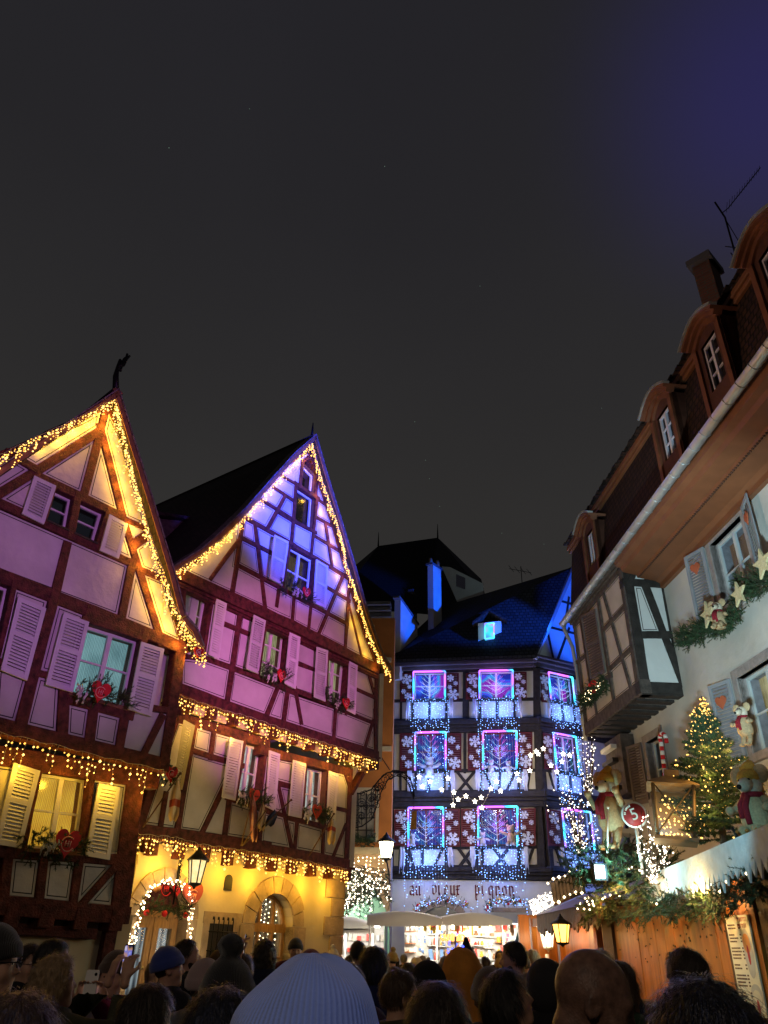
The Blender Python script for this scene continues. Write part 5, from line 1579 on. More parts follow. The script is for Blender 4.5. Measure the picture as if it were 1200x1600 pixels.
for (x0, x1, y0, y1) in ((546, 586, 1240, 1316), (560, 590, 1095, 1162), (556, 578, 985, 1030)):
    for a, b, c, d_ in ((x0 - 7, x0, y0 - 8, y1), (x1, x1 + 7, y0 - 8, y1), (x0, x1, y0 - 9, y0)): ob(a, b, c, d_, .06, M_CREAMST, 'surround')
    w = ob(x0, x1, y0, y1, .005, mat('dim_pane', (.22, .20, .15), .15, .3, 3), 'window')
    for k in range(1, 3):
        xx = x0 + (x1 - x0) * k / 3; mb = MB(); mb.tube([O.px(xx, y0, .05), O.px(xx, y1, .05)], .025, 4); mb.build('glazing_bar', M_BLACKWOOD, w)
    for k in range(1, 4):
        yy = y0 + (y1 - y0) * k / 4; mb = MB(); mb.tube([O.px(x0, yy, .05), O.px(x1, yy, .05)], .02, 4); mb.build('glazing_bar', M_BLACKWOOD, w)
# grey eaves
for k, (y0, y1, d) in enumerate(((946, 952, .5), (953, 959, .34), (960, 967, .2))): ob(540, 611.5, y0, y1, d, mat('grey_eaves', (.10, .10, .105), .7, .2), 'eaves')
mb = MB(); rnd = random.Random(2)
for k in range(60):
    p = O.px(rnd.uniform(546, 588), rnd.uniform(1308, 1322), rnd.uniform(.1, .3)); fir_branch(mb, p, Vector((rnd.uniform(-1, 1), -.4, rnd.uniform(-.3, 1))), .3, rnd, .07, 40, 0, 1, False, .012)
tag(mb.build('window_box_plants', [M_FIR, M_TWIG]), 'bushy green plants in the box below the barred window of the orange house', 'plants')
# roof of that house: tall dark hipped roof
M_DROOF = brick_mat('roof_slate', (.012, .012, .015), (.008, .008, .010), (.004, .004, .004), 1.0, .2, .16, .7, 1, 'XZ', .02)
RA, RB = at_depth(591, 853, 38), at_depth(684, 840, 38)
mb = MB()
E1, E2 = at_depth(520, 948, 34.5), at_depth(668, 960, 34.5); E3, E4 = at_depth(752, 905, 44), at_depth(500, 930, 46)
E2b = at_depth(758, 930, 40)
mb.add([RA, RB, E1, E2, E2b, E3, E4], [(0, 2, 3, 1), (1, 3, 4), (1, 4, 5), (0, 1, 5, 6), (0, 6, 2)])
mb.build('roof', M_DROOF, oh)
for p in (RA, RB): mb = MB(); mb.tube([p, p + Vector((0, 0, .9))], [.05, .015], 5); mb.build('finial', M_IRON, oh)
# white side wall under the hip, with a small dark opening
mb = MB(); q = [at_depth(x, y, 37.2) for x, y in ((690, 885), (703, 886), (755, 912), (757, 960), (690, 960))]; mb.prism(q, [p + Vector((0, .4, 0)) for p in q]); gw = mb.build('gable_wall', M_WHITEWALL, oh)
mb = MB(); q = [at_depth(x, y, 37.1) for x, y in ((713, 897), (727, 903), (727, 920), (713, 915))]; mb.prism(q, [p + Vector((0, .08, 0)) for p in q]); mb.build('opening', M_DARKROOM, oh)


def chimney(x0, xm, x1, yt, yb, Y, label, cap=.3, slope=False):
    """a rendered stack whose left face looks at the square and whose right face takes the blue flood light"""
    a = at_depth(x0, yb, Y); b = at_depth(xm, yb, Y - (at_depth(xm, yb, Y).x - a.x) * .35); 
    wb_ = at_depth(x1, yb, Y).x - b.x; c = b + Vector((wb_, wb_ * 1.2, 0)); d = a + (c - b)
    ht = at_depth(xm, yt, Y).z; root = empty('chimney', Vector((b.x, b.y, a.z - .6)), label, 'chimney')
    mb = MB(); lo = [Vector((p.x, p.y, a.z - .8)) for p in (a, b, c, d)]; hi = [Vector((p.x, p.y, ht - (.9 if slope and i in (2, 3) else 0))) for i, p in enumerate((a, b, c, d))]
    mb.prism(hi, lo); mb.build('stack', mat('grey_render', (.42, .41, .40), .9, .12, 2, .2), root)
    ctr = sum(hi, Vector()) / 4
    mb = MB(); ex = [p + (Vector((p.x, p.y, 0)) - Vector((ctr.x, ctr.y, 0))).normalized() * .12 for p in hi]
    mb.prism([p + Vector((0, 0, cap)) for p in [e_.lerp(ctr, .55) for e_ in ex]] if slope is None else [p + Vector((0, 0, .1)) for p in ex], ex); mb.build('cap', mat('stack_cap', (.10, .10, .12), .8), root)
    if not slope:
        for t in (.3, .7):
            p = ex[0].lerp(ex[2], t) + Vector((0, 0, .1)); mb = MB(); mb.lathe([(.09, 0), (.10, .2), (.075, .35), (.0, .36)], p, 8); mb.build('chimney_pot', M_SAND, root)
    return root
chimney(669, 678, 692, 884, 997, 33.2, 'tall slim chimney with one side lit bright blue', slope=False)
chimney(615, 625, 654, 936, 1035, 32.2, 'broad chimney wall with sloping cap lit blue at the left end of the roof', slope=True)
chimney(640, 646, 652, 925, 990, 35.5, 'small chimney half hidden between the two blue-lit chimneys', slope=True)
mb = MB(); q = [at_depth(x, y, 35.4) for x, y in ((596, 941), (608, 918), (607, 926), (599, 938))]
# lights and arch greenery
icicle_lights([O.px(x, y, .2) for x, y in ((470, 1334), (540, 1335), (608, 1333))], 'pale icicle lights on the stone cornice over the passage arch', .2, 1.2, .16, .12, .026, bm=M_WARMW, power=22, every=1.3, col=(1, .62, .2), push=O.n * .25 + Vector((0, 0, -.3)), seed=41)
rnd = random.Random(8); root = empty('hanging_plant', O.px(547, 1432, 1.0), 'hanging basket of trailing greenery full of white lights in the passage arch', 'hanging plant')
ctr = O.px(547, 1375, 1.0); mb = MB(); bb = MB()
mb.lathe([(.05, -.95), (.25, -.7), (.42, -.4), (.45, -.25)], ctr, 12, 1)
for k in range(150):
    a = rnd.uniform(0, 2 * math.pi); r = rnd.uniform(.1, 1.25); p0 = ctr + Vector((math.cos(a) * r * .4, math.sin(a) * r * .3, rnd.uniform(-.2, .5)))
    L_ = rnd.uniform(.5, 1.5) * (1 if r < .9 else .7); pts = [p0, p0 + Vector((math.cos(a) * r * .7, math.sin(a) * .2, -.15 * L_)), p0 + Vector((math.cos(a) * r * .9, math.sin(a) * .2, -.8 * L_))]
    mb.tube(pts, .012, 3, 1, False)
    for t in range(7):
        q = pts[1].lerp(pts[2], t / 6) if t else pts[0].lerp(pts[1], rnd.random()); fir_branch(mb, q, Vector((rnd.uniform(-1, 1), rnd.uniform(-1, 0), rnd.uniform(-1, .2))), .2, rnd, .06, 26, 0, 1, False, .010)
        if rnd.random() < .55: bb.octa(q + Vector((rnd.uniform(-.1, .1), -.08, rnd.uniform(-.1, .1))), .026)
mb.build('greenery', [M_FIR, M_TWIG], root, stuff=True); bb.build('bulbs', emit('white_bulb', (1, .86, .66), 7), root, stuff=True); lamp('plant_glow', ctr + Vector((0, -.9, -.3)), (1, .85, .6), 30, .2, root)
mb = MB(); mb.tube([ctr + Vector((0, 0, -.2)), ctr + Vector((0, .4, 1.0))], .015, 4); mb.build('hook', M_IRON, root)
# downpipe between the houses
mb = MB(); p0 = C.px(611, 1045, .12); p1 = C.px(606, 1425, .12); mb.tube([p0, Vector((p0.x, p0.y, 2)), Vector((p0.x, p0.y, 0))], .055, 8); mb.build('downpipe', mat('zinc', (.42, .44, .46), .4, .15, 3, metal=.6), ch)

# ------------------------------------------------------------------ right-hand house with bay, eaves, dormers
random.seed(33)
def r5(x, y): return (860 + x / 5.159, 840 + y / 5.159)
def r2(x, y): return (860 + x / 3.479, 280 + y / 3.479)
def r3(x, y): return (860 + x / 3.529, 640 + y / 3.529)
def r4(x, y): return (860 + x / 3.529, 860 + y / 3.529)
def z5(x, y): return (800 + x / 3, 1150 + y / 3)
def z6(x, y): return (800 + x / 3, 1360 + y / 3)
R = Facade((7.0, 10.45), 175.7)
rh = empty('grey_house', R.W(-1, 0, -4), 'pale rendered house on the right with half-timbered bay, wide brown eaves and dormers', 'house')
M_RENDER = mat('pale_render', (.50, .49, .46), .92, .14, 1.1, .35, 6)
M_BROWNPAINT = mat('brown_paint', (.17, .066, .030), .5, .15, 2.5)
M_ZINC = mat('zinc', (.42, .44, .46), .4, .15, 3, metal=.6)
M_STONEFR = mat('grey_stone_frame', (.27, .24, .235), .9, .2, 9, .4, 40)
SF, SN = -9.4, 9.0
wins = [  # (s0, s1, z0, z1) of the openings
    (-3.05, -1.78, 7.72, 9.16), (-3.15, -1.70, 4.95, 6.36), (-7.62, -6.86, 4.95, 6.22), (1.2, 2.5, 7.72, 9.16)]
xs = sorted(set([SF, SN] + [w[0] for w in wins] + [w[1] for w in wins])); zs = sorted(set([0, 9.42] + [w[2] for w in wins] + [w[3] for w in wins]))
mb = MB()
for a, b in zip(xs, xs[1:]):
    for c, d in zip(zs, zs[1:]):
        m_ = ((a + b) / 2, (c + d) / 2)
        if any(w[0] < m_[0] < w[1] and w[2] < m_[1] < w[3] for w in wins): continue
        mb.add([R.W(a, c), R.W(b, c), R.W(b, d), R.W(a, d)], [(0, 1, 2, 3)])
mb.add([R.W(SF, 0), R.W(SF, 9.42), R.W(SF, 9.42, -6), R.W(SF, 0, -6)], [(0, 1, 2, 3)])
mb.build('wall', M_RENDER, rh)
GRM = (G_DIMWARM, G_PALE, M_DARKROOM, M_DARKROOM)
for w, g in zip(wins, GRM):
    window(R, [(w[0], w[2]), (w[1], w[2]), (w[1], w[3]), (w[0], w[3])], rh, g, 2, 2, rec=.16, rmat=M_STONEFR, fmat=mat('frame_pale_blue', (.45, .50, .52), .5, .1), sill=False)
    for a, b, c, d in ((w[0] - .16, w[2] - .14, w[1] + .16, w[2]), (w[0] - .16, w[3], w[1] + .16, w[3] + .17), (w[0] - .16, w[2], w[0], w[3]), (w[1], w[2], w[1] + .16, w[3])):
        mb = MB(); q = ((a, b), (c, b), (c, d), (a, d)); dd = .03 + (.06 if d == w[2] else 0)
        mb.prism([R.W(s, z, dd) for s, z in q], [R.W(s, z, -.12) for s, z in q]); mb.build('surround_stone', M_STONEFR, rh)
# shutters: grey with cut-out hearts of orange paint
M_HEARTO = mat('heart_rust', (.36, .09, .04), .7, .2)
def gsh(w, side, heart=True, m=None, hinge=.05, free=.22, wd=.52):
    s0, s1 = (w[0] - .16 - wd, w[0] - .16) if side < 0 else (w[1] + .16, w[1] + .16 + wd)
    z0, z1 = w[2] - .05, w[3] + .05
    dl, dr = (free, hinge) if side < 0 else (hinge, free)
    o = shutter(R, [('s', s0, z1), ('s', s1, z1), ('s', s1, z0), ('s', s0, z0)], rh, m or M_SHUTGREY, dl=dl, dr=dr, mid=None, pitch=.062)
    if heart:
        mb = MB(); c = R.W((s0 + s1) / 2, z1 - .40, (dl + dr) / 2 + .05); heart_mesh(mb, c, (R.a + R.n * (dr - dl) / wd).normalized(), Vector((0, 0, 1)), R.n, .26, .03); mb.build('heart', M_HEARTO, o)
gsh(wins[0], -1); gsh(wins[0], 1); gsh(wins[1], -1); gsh(wins[1], 1); gsh(wins[2], -1, False, M_SHUTBROWN); gsh(wins[2], 1, False, M_SHUTBROWN); gsh(wins[3], -1)
# eaves: moulded brown soffit swept along the wall, with a row of beads, and the zinc gutter in segments
prof = [(0.0, 9.22), (.10, 9.22), (.10, 9.34), (.20, 9.40), (.62, 9.46), (.64, 9.52), (.96, 9.58), (1.0, 9.68), (1.12, 9.72), (1.14, 9.84), (1.14, 9.95), (0, 9.95)]
sA, sB = -5.30, 9.0
mb = MB()
for (a, b) in zip(prof, prof[1:]): mb.add([R.W(sA, a[1], a[0]), R.W(sB, a[1], a[0]), R.W(sB, b[1], b[0]), R.W(sA, b[1], b[0])], [(0, 1, 2, 3)])
mb.add([R.W(sA, z, d) for d, z in prof], [tuple(range(len(prof)))])
ev = mb.build('eaves', M_BROWNPAINT, rh)
mb = MB(); s = sA + .05
while s < 4.5:
    mb.ball(R.W(s, 9.455, .60), (.028, .028, .03), 6, 4); s += .075
mb.build('bead_moulding', mat('dark_brown_paint', (.06, .022, .012), .5), ev, stuff=True)
GS = [(2.2 + 7, 1.40), (1.94, 1.30), (-2.08, 1.23), (-9.36, 1.14)]
gp = [R.W(s, 9.92, d) for s, d in GS]
for i, (a, b) in enumerate(zip(gp, gp[1:])):
    n = max(1, round((b - a).length / .45))
    for k in range(n):
        p, q = a.lerp(b, k / n), a.lerp(b, (k + 1) / n); mb = MB()
        ax = (q - p).normalized(); sd = ax.cross(Vector((0, 0, 1))).normalized()
        vs = []; nn = 8
        for t in (p, q):
            for j in range(nn + 1):
                an = math.pi * (1 + j / nn); vs.append(t + sd * math.cos(an) * .105 + Vector((0, 0, 1)) * math.sin(an) * .105)
        mb.add(vs, [(j, j + 1, nn + 2 + j, nn + 1 + j) for j in range(nn)], 0, True)
        mb.tube([q + sd * math.cos(math.pi * (1 + j / 6)) * .108 + Vector((0, 0, 1)) * math.sin(math.pi * (1 + j / 6)) * .108 for j in range(7)], .013, 4)
        mb.build('gutter_segment', M_ZINC, rh)
# downpipe at the far end
e_ = gp[-1]; mb = MB(); mb.tube([e_, e_ + R.n * -.05 + Vector((0, 0, -.25)), R.W(-9.3, 9.2, .95), R.W(-9.22, 8.4, .93), R.W(-9.2, 6.6, .92)], .055, 8); mb.build('downpipe', M_ZINC, rh)
# mansard slope and upper roof
zm = R.sz(967, 708, .85)[1] - .20
mb = MB(); pr = [(1.12, 9.95), (.92, 10.05), (.62, zm), (.78, zm + .06), (-4, zm + 2.2)]
for a, b in zip(pr, pr[1:]): mb.add([R.W(-9.3, a[1], a[0]), R.W(9, a[1], a[0]), R.W(9, b[1], b[0]), R.W(-9.3, b[1], b[0])], [(0, 1, 2, 3)])
mb.add([R.W(-9.3, z, d) for d, z in pr] + [R.W(-9.3, 9.9, -4)], [tuple(range(len(pr) + 1))])
M_RROOF = brick_mat('roof_brown_tiles', (.050, .022, .014), (.026, .013, .010), (.008, .005, .004), 1.0, .17, .15, .75, 1.0, 'YZ', .02)
ro = mb.build('roof', M_RROOF, rh)
beam(R, (-9.3, zm - .05), (9, zm - .05), .12, M_BROWNPAINT, rh, front=.76, back=.4, name='moulding'); beam(R, (-9.3, zm - .16), (9, zm - .16), .09, M_BROWNPAINT, rh, front=.71, back=.4, name='moulding')
mb = MB(); s = -9.3; rk = random.Random(6)
while s < 3:
    mb.box(R.W(s, zm + .09 + rk.uniform(-.02, .02), .80 + rk.uniform(-.02, .02)), .10, .15, .045); s += .165
mb.build('edge_tiles', M_RROOF, ro, stuff=True)
# dormers with curved hoods; window corners traced
M_DORM = mat('dormer_wood', (.075, .028, .018), .6, .3, 4, .2); M_HOOD = mat('hood_wood', (.15, .055, .028), .5, .25, 4, .2)
RD = R.shift(.97)
def rdormer(quad, wx=.42, first=True):
    Q = [RD.sz(*p) if len(p) == 2 else p[1:] for p in quad]; s0 = (Q[0][0] + Q[3][0]) / 2; s1 = (Q[1][0] + Q[2][0]) / 2; z0 = (Q[0][1] + Q[1][1]) / 2; z1 = (Q[2][1] + Q[3][1]) / 2
    sc = (s0 + s1) / 2; fw = abs(s1 - s0) / 2; hw = fw + .26; zt = z1 + .12; zb = 9.98
    def arc(r, n=12): return [(sc - (hw + r) + 2 * (hw + r) * i / n, zt + r + .26 * math.sin(math.pi * i / n)) for i in range(n + 1)]
    mb = MB()
    def pl(pts): mb.prism([RD.W(s, z, 0) for s, z in pts], [RD.W(s, z, -.1) for s, z in pts])
    for a, b in ((sc - hw, sc - fw), (sc + fw, sc + hw)): pl([(a, zb), (b, zb), (b, zt), (a, zt)])
    pl([(sc - fw, zb), (sc + fw, zb), (sc + fw, z0), (sc - fw, z0)]); pl([(sc - fw, z1), (sc + fw, z1), (sc + fw, zt), (sc - fw, zt)]); pl(arc(0))
    o = mb.build('dormer', M_DORM, rh)
    for k, (r0, r1, df) in enumerate(((-.10, .0, .05), (.0, .07, .12), (.07, .12, .20))):
        A_, B_ = arc(r0), arc(r1); mb = MB()
        for i in range(12): q = [A_[i], A_[i + 1], B_[i + 1], B_[i]]; mb.prism([RD.W(s, z, df) for s, z in q], [RD.W(s, z, -2.4 if k == 2 else -.05) for s, z in q])
        mb.build('hood', M_HOOD, o)
    A_, B_ = arc(.12), arc(.155); mb = MB()
    for i in range(12): q = [A_[i], A_[i + 1], B_[i + 1], B_[i]]; mb.prism([RD.W(s, z, .24) for s, z in q], [RD.W(s, z, .08) for s, z in q])
    mb.build('zinc_edge', M_ZINC, o)
    for sd in (-1, 1):
        s = sc + sd * hw; mb = MB(); mb.prism([RD.W(s, z, d) for d, z in ((0, zb), (0, zt), (-2.2, zt), (-2.2, zb))], [RD.W(s - sd * .06, z, d) for d, z in ((0, zb), (0, zt), (-2.2, zt), (-2.2, zb))]); mb.build('cheek', M_DORM, o)
        mb = MB(); a = sc + sd * (hw - .08); q = [(a - .06, zb), (a + .06, zb), (a + .06, zt), (a - .06, zt)]; mb.prism([RD.W(s_, z, .05) for s_, z in q], [RD.W(s_, z, .003) for s_, z in q]); mb.build('pilaster', M_HOOD, o)
    window(RD, [(s0, z0), (s1, z0), (s1, z1), (s0, z1)], rh, M_DARKROOM, 2, 3, rec=.05, fw=.045, rmat=M_DORM, backd=.3, sill=False, fmat=mat('frame_lilac', (.52, .48, .55), .5, .08))
rdormer([r2(*p) for p in ((880, 1160), (942, 1080), (902, 800), (818, 920))][:4]); rdormer([r2(*p) for p in ((625, 1530), (684, 1465), (637, 1220), (580, 1305))])
rdormer([r3(*p) for p in ((215, 870), (252, 830), (232, 655), (200, 690))])
qa = [RD.sz(*r2(*p)) for p in ((880, 1160), (942, 1080), (902, 800), (818, 920))]; qb = [RD.sz(*r2(*p)) for p in ((625, 1530), (684, 1465), (637, 1220), (580, 1305))]
rdormer([('s', 2 * a[0] - b[0], a[1]) for a, b in zip(qa, qb)])
# brick chimney and aerial
cp_ = at_depth(1107, 470, 11.3); 
q = [Vector((cp_.x - .22, cp_.y - .1, 0)), Vector((cp_.x + .04, cp_.y - .36, 0)), Vector((cp_.x + .42, cp_.y + .0, 0)), Vector((cp_.x + .16, cp_.y + .26, 0))]
zt_ = at_depth(1110, 425, 11.3).z
chy = empty('chimney', Vector((cp_.x, cp_.y, 13.4)), 'brick chimney with a flat cap on the right-hand roof', 'chimney')
mb = MB(); mb.prism([p + Vector((0, 0, zt_)) for p in q], [p + Vector((0, 0, 13.3)) for p in q]); mb.build('stack', brick_mat('chimney_brick', (.16, .06, .045), (.11, .045, .035), (.09, .08, .07), 1, .22, .075, .9, .6, 'YZ', .012), chy)
ctr = sum(q, Vector()) / 4; ex = [p + (p - ctr).normalized() * .13 for p in q]
mb = MB(); mb.prism([p + Vector((0, 0, zt_ + .16)) for p in ex], [p + Vector((0, 0, zt_)) for p in ex]); mb.build('cap', mat('stack_cap', (.10, .10, .12)), chy)
ae = empty('aerial', at_depth(1150, 415, 11.6), 'thin television aerial on a bent mast beside the brick chimney', 'aerial')
def pd(x, y): return at_depth(x, y, 11.6)
mb = MB(); mb.tube([pd(1152, 408), pd(1133, 340), pd(1117, 316)], .022, 5); mb.tube([pd(1159, 385), pd(1135, 345)], .012, 4); mb.tube([pd(1133, 385), pd(1160, 388)], .014, 4); mb.tube([pd(1142, 395), pd(1152, 412)], .015, 4); mb.build('mast', M_IRON, ae)
mb = MB(); a, b = pd(1128, 333), pd(1188, 262); mb.tube([a, pd(1138, 325), b], .012, 4)
for k in range(14):
    p = a.lerp(b, .12 + k * .065); dx = Vector((.05, .12, .035)) * (1.0 + .5 * (k < 3)); mb.tube([p - dx, p + dx], .006, 3)
mb.build('antenna_elements', M_IRON, ae, stuff=True)
# small dark thing: ridge beyond
# ------------------------------------------------------------------ bay
RB_ = R.shift(.90); sN, sFar = -5.38, -9.08; zB0, zB1 = 6.72, 9.80
segs = sg(RB_, r5, ((430, 745), (620, 540), .12), ((478, 1062), (665, 885), .12), ((385, 470), (520, 1330), .14), ((425, 425), (655, 1215), .11), ((355, 1260), (388, 1475), .10), ((220, 1005), (295, 945), .10))
zr = RB_.sz(*r5(370, 1210))[1]
segs += [((sFar, zB0 + .14), (sN, zB0 + .14), .30), ((sFar, zB1 - .06), (sN, zB1 - .06), .14), ((sFar + .07, zB0), (sFar + .07, zB1), .14), ((sN - .10, zB0), (sN - .10, zB1), .20),
         (RB_.sz(*r5(235, 1285)), RB_.sz(*r5(500, 1105)), .12), (RB_.sz(*r5(245, 640)), RB_.sz(*r5(330, 1190)), .08)]
timber_wall(RB_, segs, rh, M_GREYWOOD, mat('bay_plaster', (.52, .46, .40), .9, .1, 2, .2, 9), ext=.14)
shutter(RB_, [r5(*p) for p in ((250, 632), (365, 572), (448, 1085), (330, 1150))], rh, M_SHUTBROWN, mid=.5, pitch=.07, dl=.08, dr=.08)
pn = RB_.W(sN, 0, .02); RE = Facade((pn.x, pn.y), 85.7)
segs = sg(RE, r5, ((740, 785), (1030, 785), .16), ((760, 385), (1075, 1195), .17), ((700, 185), (645, 345), .16), ((775, 345), (845, 215), .13))
wE = .94
segs += [((-.0, zB0 + .12), (wE, zB0 + .12), .26), ((0, RE.sz(*r5(700, 365))[1]), (wE, RE.sz(*r5(700, 365))[1]), .19), ((.11, zB0), (.11, zB1 + .1), .22), ((wE - .03, zB0), (wE - .03, zB1), .06), ((0, zB1 - .02), (wE, zB1 - .02), .06)]
timber_wall(RE, segs, rh, M_BLACKWOOD, M_WHITEWALL, ext=.12)
# bay floor: joists with pale boards between
mb = MB(); mb.prism([R.W(sFar, zB0 + .02, .0), R.W(sN, zB0 + .02, .0), R.W(sN, zB0 + .02, .86), R.W(sFar, zB0 + .02, .86)], [R.W(sFar, zB0 + .08, .0), R.W(sN, zB0 + .08, .0), R.W(sN, zB0 + .08, .86), R.W(sFar, zB0 + .08, .86)]); mb.build('bay_floor', M_WHITEWALL, rh)
for i in range(9):
    s = sN - .12 - i * (sN - sFar - .24) / 8
    mb = MB(); w = .12; h = .04
    q = [(s - w, zB0 - h), (s + w, zB0 - h), (s + w, zB0 + .015), (s - w, zB0 + .015)]
    mb.prism([R.W(a, z, .88) for a, z in q], [R.W(a, z, -.05) for a, z in q]); mb.build('joist', M_BLACKWOOD, rh)
# roof cheek: bay eaves strip below the gutter
for k, (d0, d1, z) in enumerate(((.92, 1.0, 9.80), (1.0, 1.10, 9.86))):
    mb = MB(); mb.prism([R.W(sFar - .1, z, d0 - .2), R.W(sN, z, d0 - .2), R.W(sN, z, d1), R.W(sFar - .1, z, d1)], [R.W(sFar - .1, z + .1, d0 - .2), R.W(sN, z + .1, d0 - .2), R.W(sN, z + .1, d1), R.W(sFar - .1, z + .1, d1)]); mb.build('moulding', M_GREYWOOD, rh)
# dark boarded lower bay further back, seen under the joists
mb = MB(); q = [(-9.4, 5.2), (-8.3, 5.2), (-8.3, 6.6), (-9.4, 6.6)]; mb.prism([R.W(s, z, .35) for s, z in q], [R.W(s, z, 0) for s, z in q]); mb.build('lower_beam', M_GREYWOOD, rh)
for i in range(8):
    mb = MB(); z = 4.0 + i * .33; mb.prism([R.W(-9.35, z, .5), R.W(-8.6, z, .5), R.W(-8.6, z + .1, .5), R.W(-9.35, z + .1, .5)], [R.W(-9.35, z, .05), R.W(-8.6, z, .05), R.W(-8.6, z + .1, .05), R.W(-9.35, z + .1, .05)]); mb.build('joist', M_WHITEWALL if i % 2 else M_BLACKWOOD, rh)
# garland with lights under the bay's shutter
window_garland(RB_, 932, 1080, 36, 'fir garland with white lights and a red bow below the bay shutter', .3, .0, 51, .12, frost=False, slope=-1.0, bulbs=45, dens=1.5)
b_ = RB_.px(*r5(345, 1180), .25); mb = MB()
for sd in (-1, 1): mb.ball(b_ + RB_.a * sd * .1, (.1, .06, .07), 8, 6)
mb.ball(b_, .05, 6, 5); mb.tube([b_, b_ + RB_.a * .08 + Vector((0, 0, -.25))], [.03, .02], 5); mb.tube([b_, b_ - RB_.a * .08 + Vector((0, 0, -.22))], [.03, .02], 5)
tag(mb.build('bow', M_RED), 'red ribbon bow at the end of the bay garland', 'bow')
# garlands of the upper windows with stars and plush figures
GU = [(1112, 975, 92, -.42, 'thick fir garland with straw stars under the upper window beside the bay', 61), (1185, 905, 60, -.5, 'fir garland with a straw star at the right picture edge under the eaves', 62)]
for x, y, w, sl, lb, sd in GU:
    window_garland(R, x, y, w, lb, .3, .0, sd, .22, frost=False, slope=sl, dens=1.9, drop=.25)
M_STRAW = mat('straw', (.50, .42, .24), .9, .2, 30)
for x, y, r, lb in ((1106, 960, .27, 'pale straw star hanging left of the plush monkey below the upper window'), (1154, 928, .24, 'pale straw star right of the plush monkey below the upper window'), (1192, 880, .28, 'pale straw star at the right picture edge below the eaves')):
    mb = MB(); star(mb, R.px(x, y, .55), r, R.a, Vector((0, 0, 1)), R.n); tag(mb.build('straw_star', M_STRAW), lb, 'straw star', 'straw stars')


def mouse(pos, h, face, label, scarf=True, hat=True, sit=False, arm_up=False, ski=False):
    """a big-eared plush mouse with a long snout, wool scarf and peaked cap; face = horizontal direction it looks"""
    f = Vector(face).normalized(); U = Vector((0, 0, 1)); a = f.cross(U).normalized()
    root = empty('plush_mouse', pos, label, 'plush toy'); P = Vector(pos)
    mb = MB(); nb = 12
    lz = .26 * h if not sit else .04 * h
    prof = [(0, 0), (.10, .0), (.15, .08), (.155, .18), (.13, .30), (.09, .38), (.05, .42)]
    mb.lathe([(r * h, lz + z * h) for r, z in prof], P, nb); mb.build('body', M_TEDDY, root)
    hc = P + U * (lz + .50 * h)
    mb = MB(); mb.ball(hc, (.115 * h, .115 * h, .125 * h), 12, 9)
    mb.tube([hc + f * .06 * h, hc + f * .15 * h - U * .03 * h, hc + f * .21 * h - U * .045 * h], [.085 * h, .055 * h, .03 * h], 10); mb.build('head', mat('pale_plush', (.55, .47, .36), .95, .15, 30, .5, 60), root)
    mb = MB(); mb.ball(hc + f * .225 * h - U * .045 * h, .025 * h, 8, 6)
    for sd in (-1, 1): mb.ball(hc + f * .10 * h + a * sd * .05 * h + U * .035 * h, .016 * h, 6, 5)
    mb.build('nose_and_eyes', M_IRON, root)
    for sd in (-1, 1):
        mb = MB(); mb.ball(hc + a * sd * .12 * h + U * .10 * h - f * .02 * h, 1.0, 10, 8, 0, Matrix((a * .085 * h, f * .03 * h, U * .095 * h)).transposed()); mb.build('ear', M_TEDDY, root)
        sh_ = P + U * (lz + .36 * h) + a * sd * .10 * h
        mb = MB(); hd = sh_ + a * sd * .09 * h + f * .14 * h + U * ((.06 if arm_up else -.10) * h); mb.tube([sh_, sh_ + a * sd * .09 * h + f * .03 * h - U * .08 * h, hd], [.045 * h, .04 * h, .035 * h], 8); mb.ball(hd, .045 * h, 8, 6); mb.build('arm', M_TEDDY, root)
        mb = MB(); hp = P + U * (lz + .06 * h) + a * sd * .07 * h
        kn = hp + f * (.2 if sit else .03) * h - U * (.0 if sit else .13 * h); ft = kn + f * (.06 * h) - U * (.1 * h if sit else .10 * h)
        mb.tube([hp, kn, ft], [.06 * h, .05 * h, .042 * h], 8); mb.ball(ft + f * .04 * h, 1, 8, 6, 0, Matrix((a * .04 * h, f * .08 * h, U * .035 * h)).transposed()); mb.build('leg', M_TEDDY, root)
    if scarf:
        mb = MB(); ng = P + U * (lz + .40 * h); ring = [ng + (f * math.cos(t) + a * math.sin(t)) * .085 * h for t in [2 * math.pi * i / 12 for i in range(13)]]
        mb.tube(ring, .03 * h, 6)
        mb.tube([ng + f * .09 * h, ng + f * .15 * h - U * .12 * h + a * .02 * h, ng + f * .16 * h - U * .28 * h], [.03 * h, .035 * h, .03 * h], 6); mb.tube([ng + f * .09 * h + a * .03 * h, ng + f * .14 * h - U * .1 * h + a * .07 * h, ng + f * .15 * h - U * .22 * h + a * .07 * h], [.03 * h, .032 * h, .028 * h], 6); mb.build('scarf', mat('wine_wool', (.22, .012, .022), .95, .2, 40, .4, 60), root)
    if hat:
        mb = MB(); mb.ball(hc + U * .07 * h, (.12 * h, .12 * h, .09 * h), 10, 7); mb.tube([hc + U * .13 * h, hc + U * .2 * h - f * .06 * h, hc + U * .12 * h - f * .2 * h, hc - U * .05 * h - f * .22 * h], [.08 * h, .06 * h, .035 * h, .02 * h], 8); mb.ball(hc - U * .08 * h - f * .22 * h, .035 * h, 8, 6); mb.build('cap', mat('mustard_wool', (.45, .24, .04), .95, .2, 40, .4, 60), root)
    return root


p = R.px(1128, 985, .45); mouse(p, .85, (-.7, -.7, 0), 'plush monkey-like toy with red scarf sitting in the upper window garland', hat=False, sit=True)
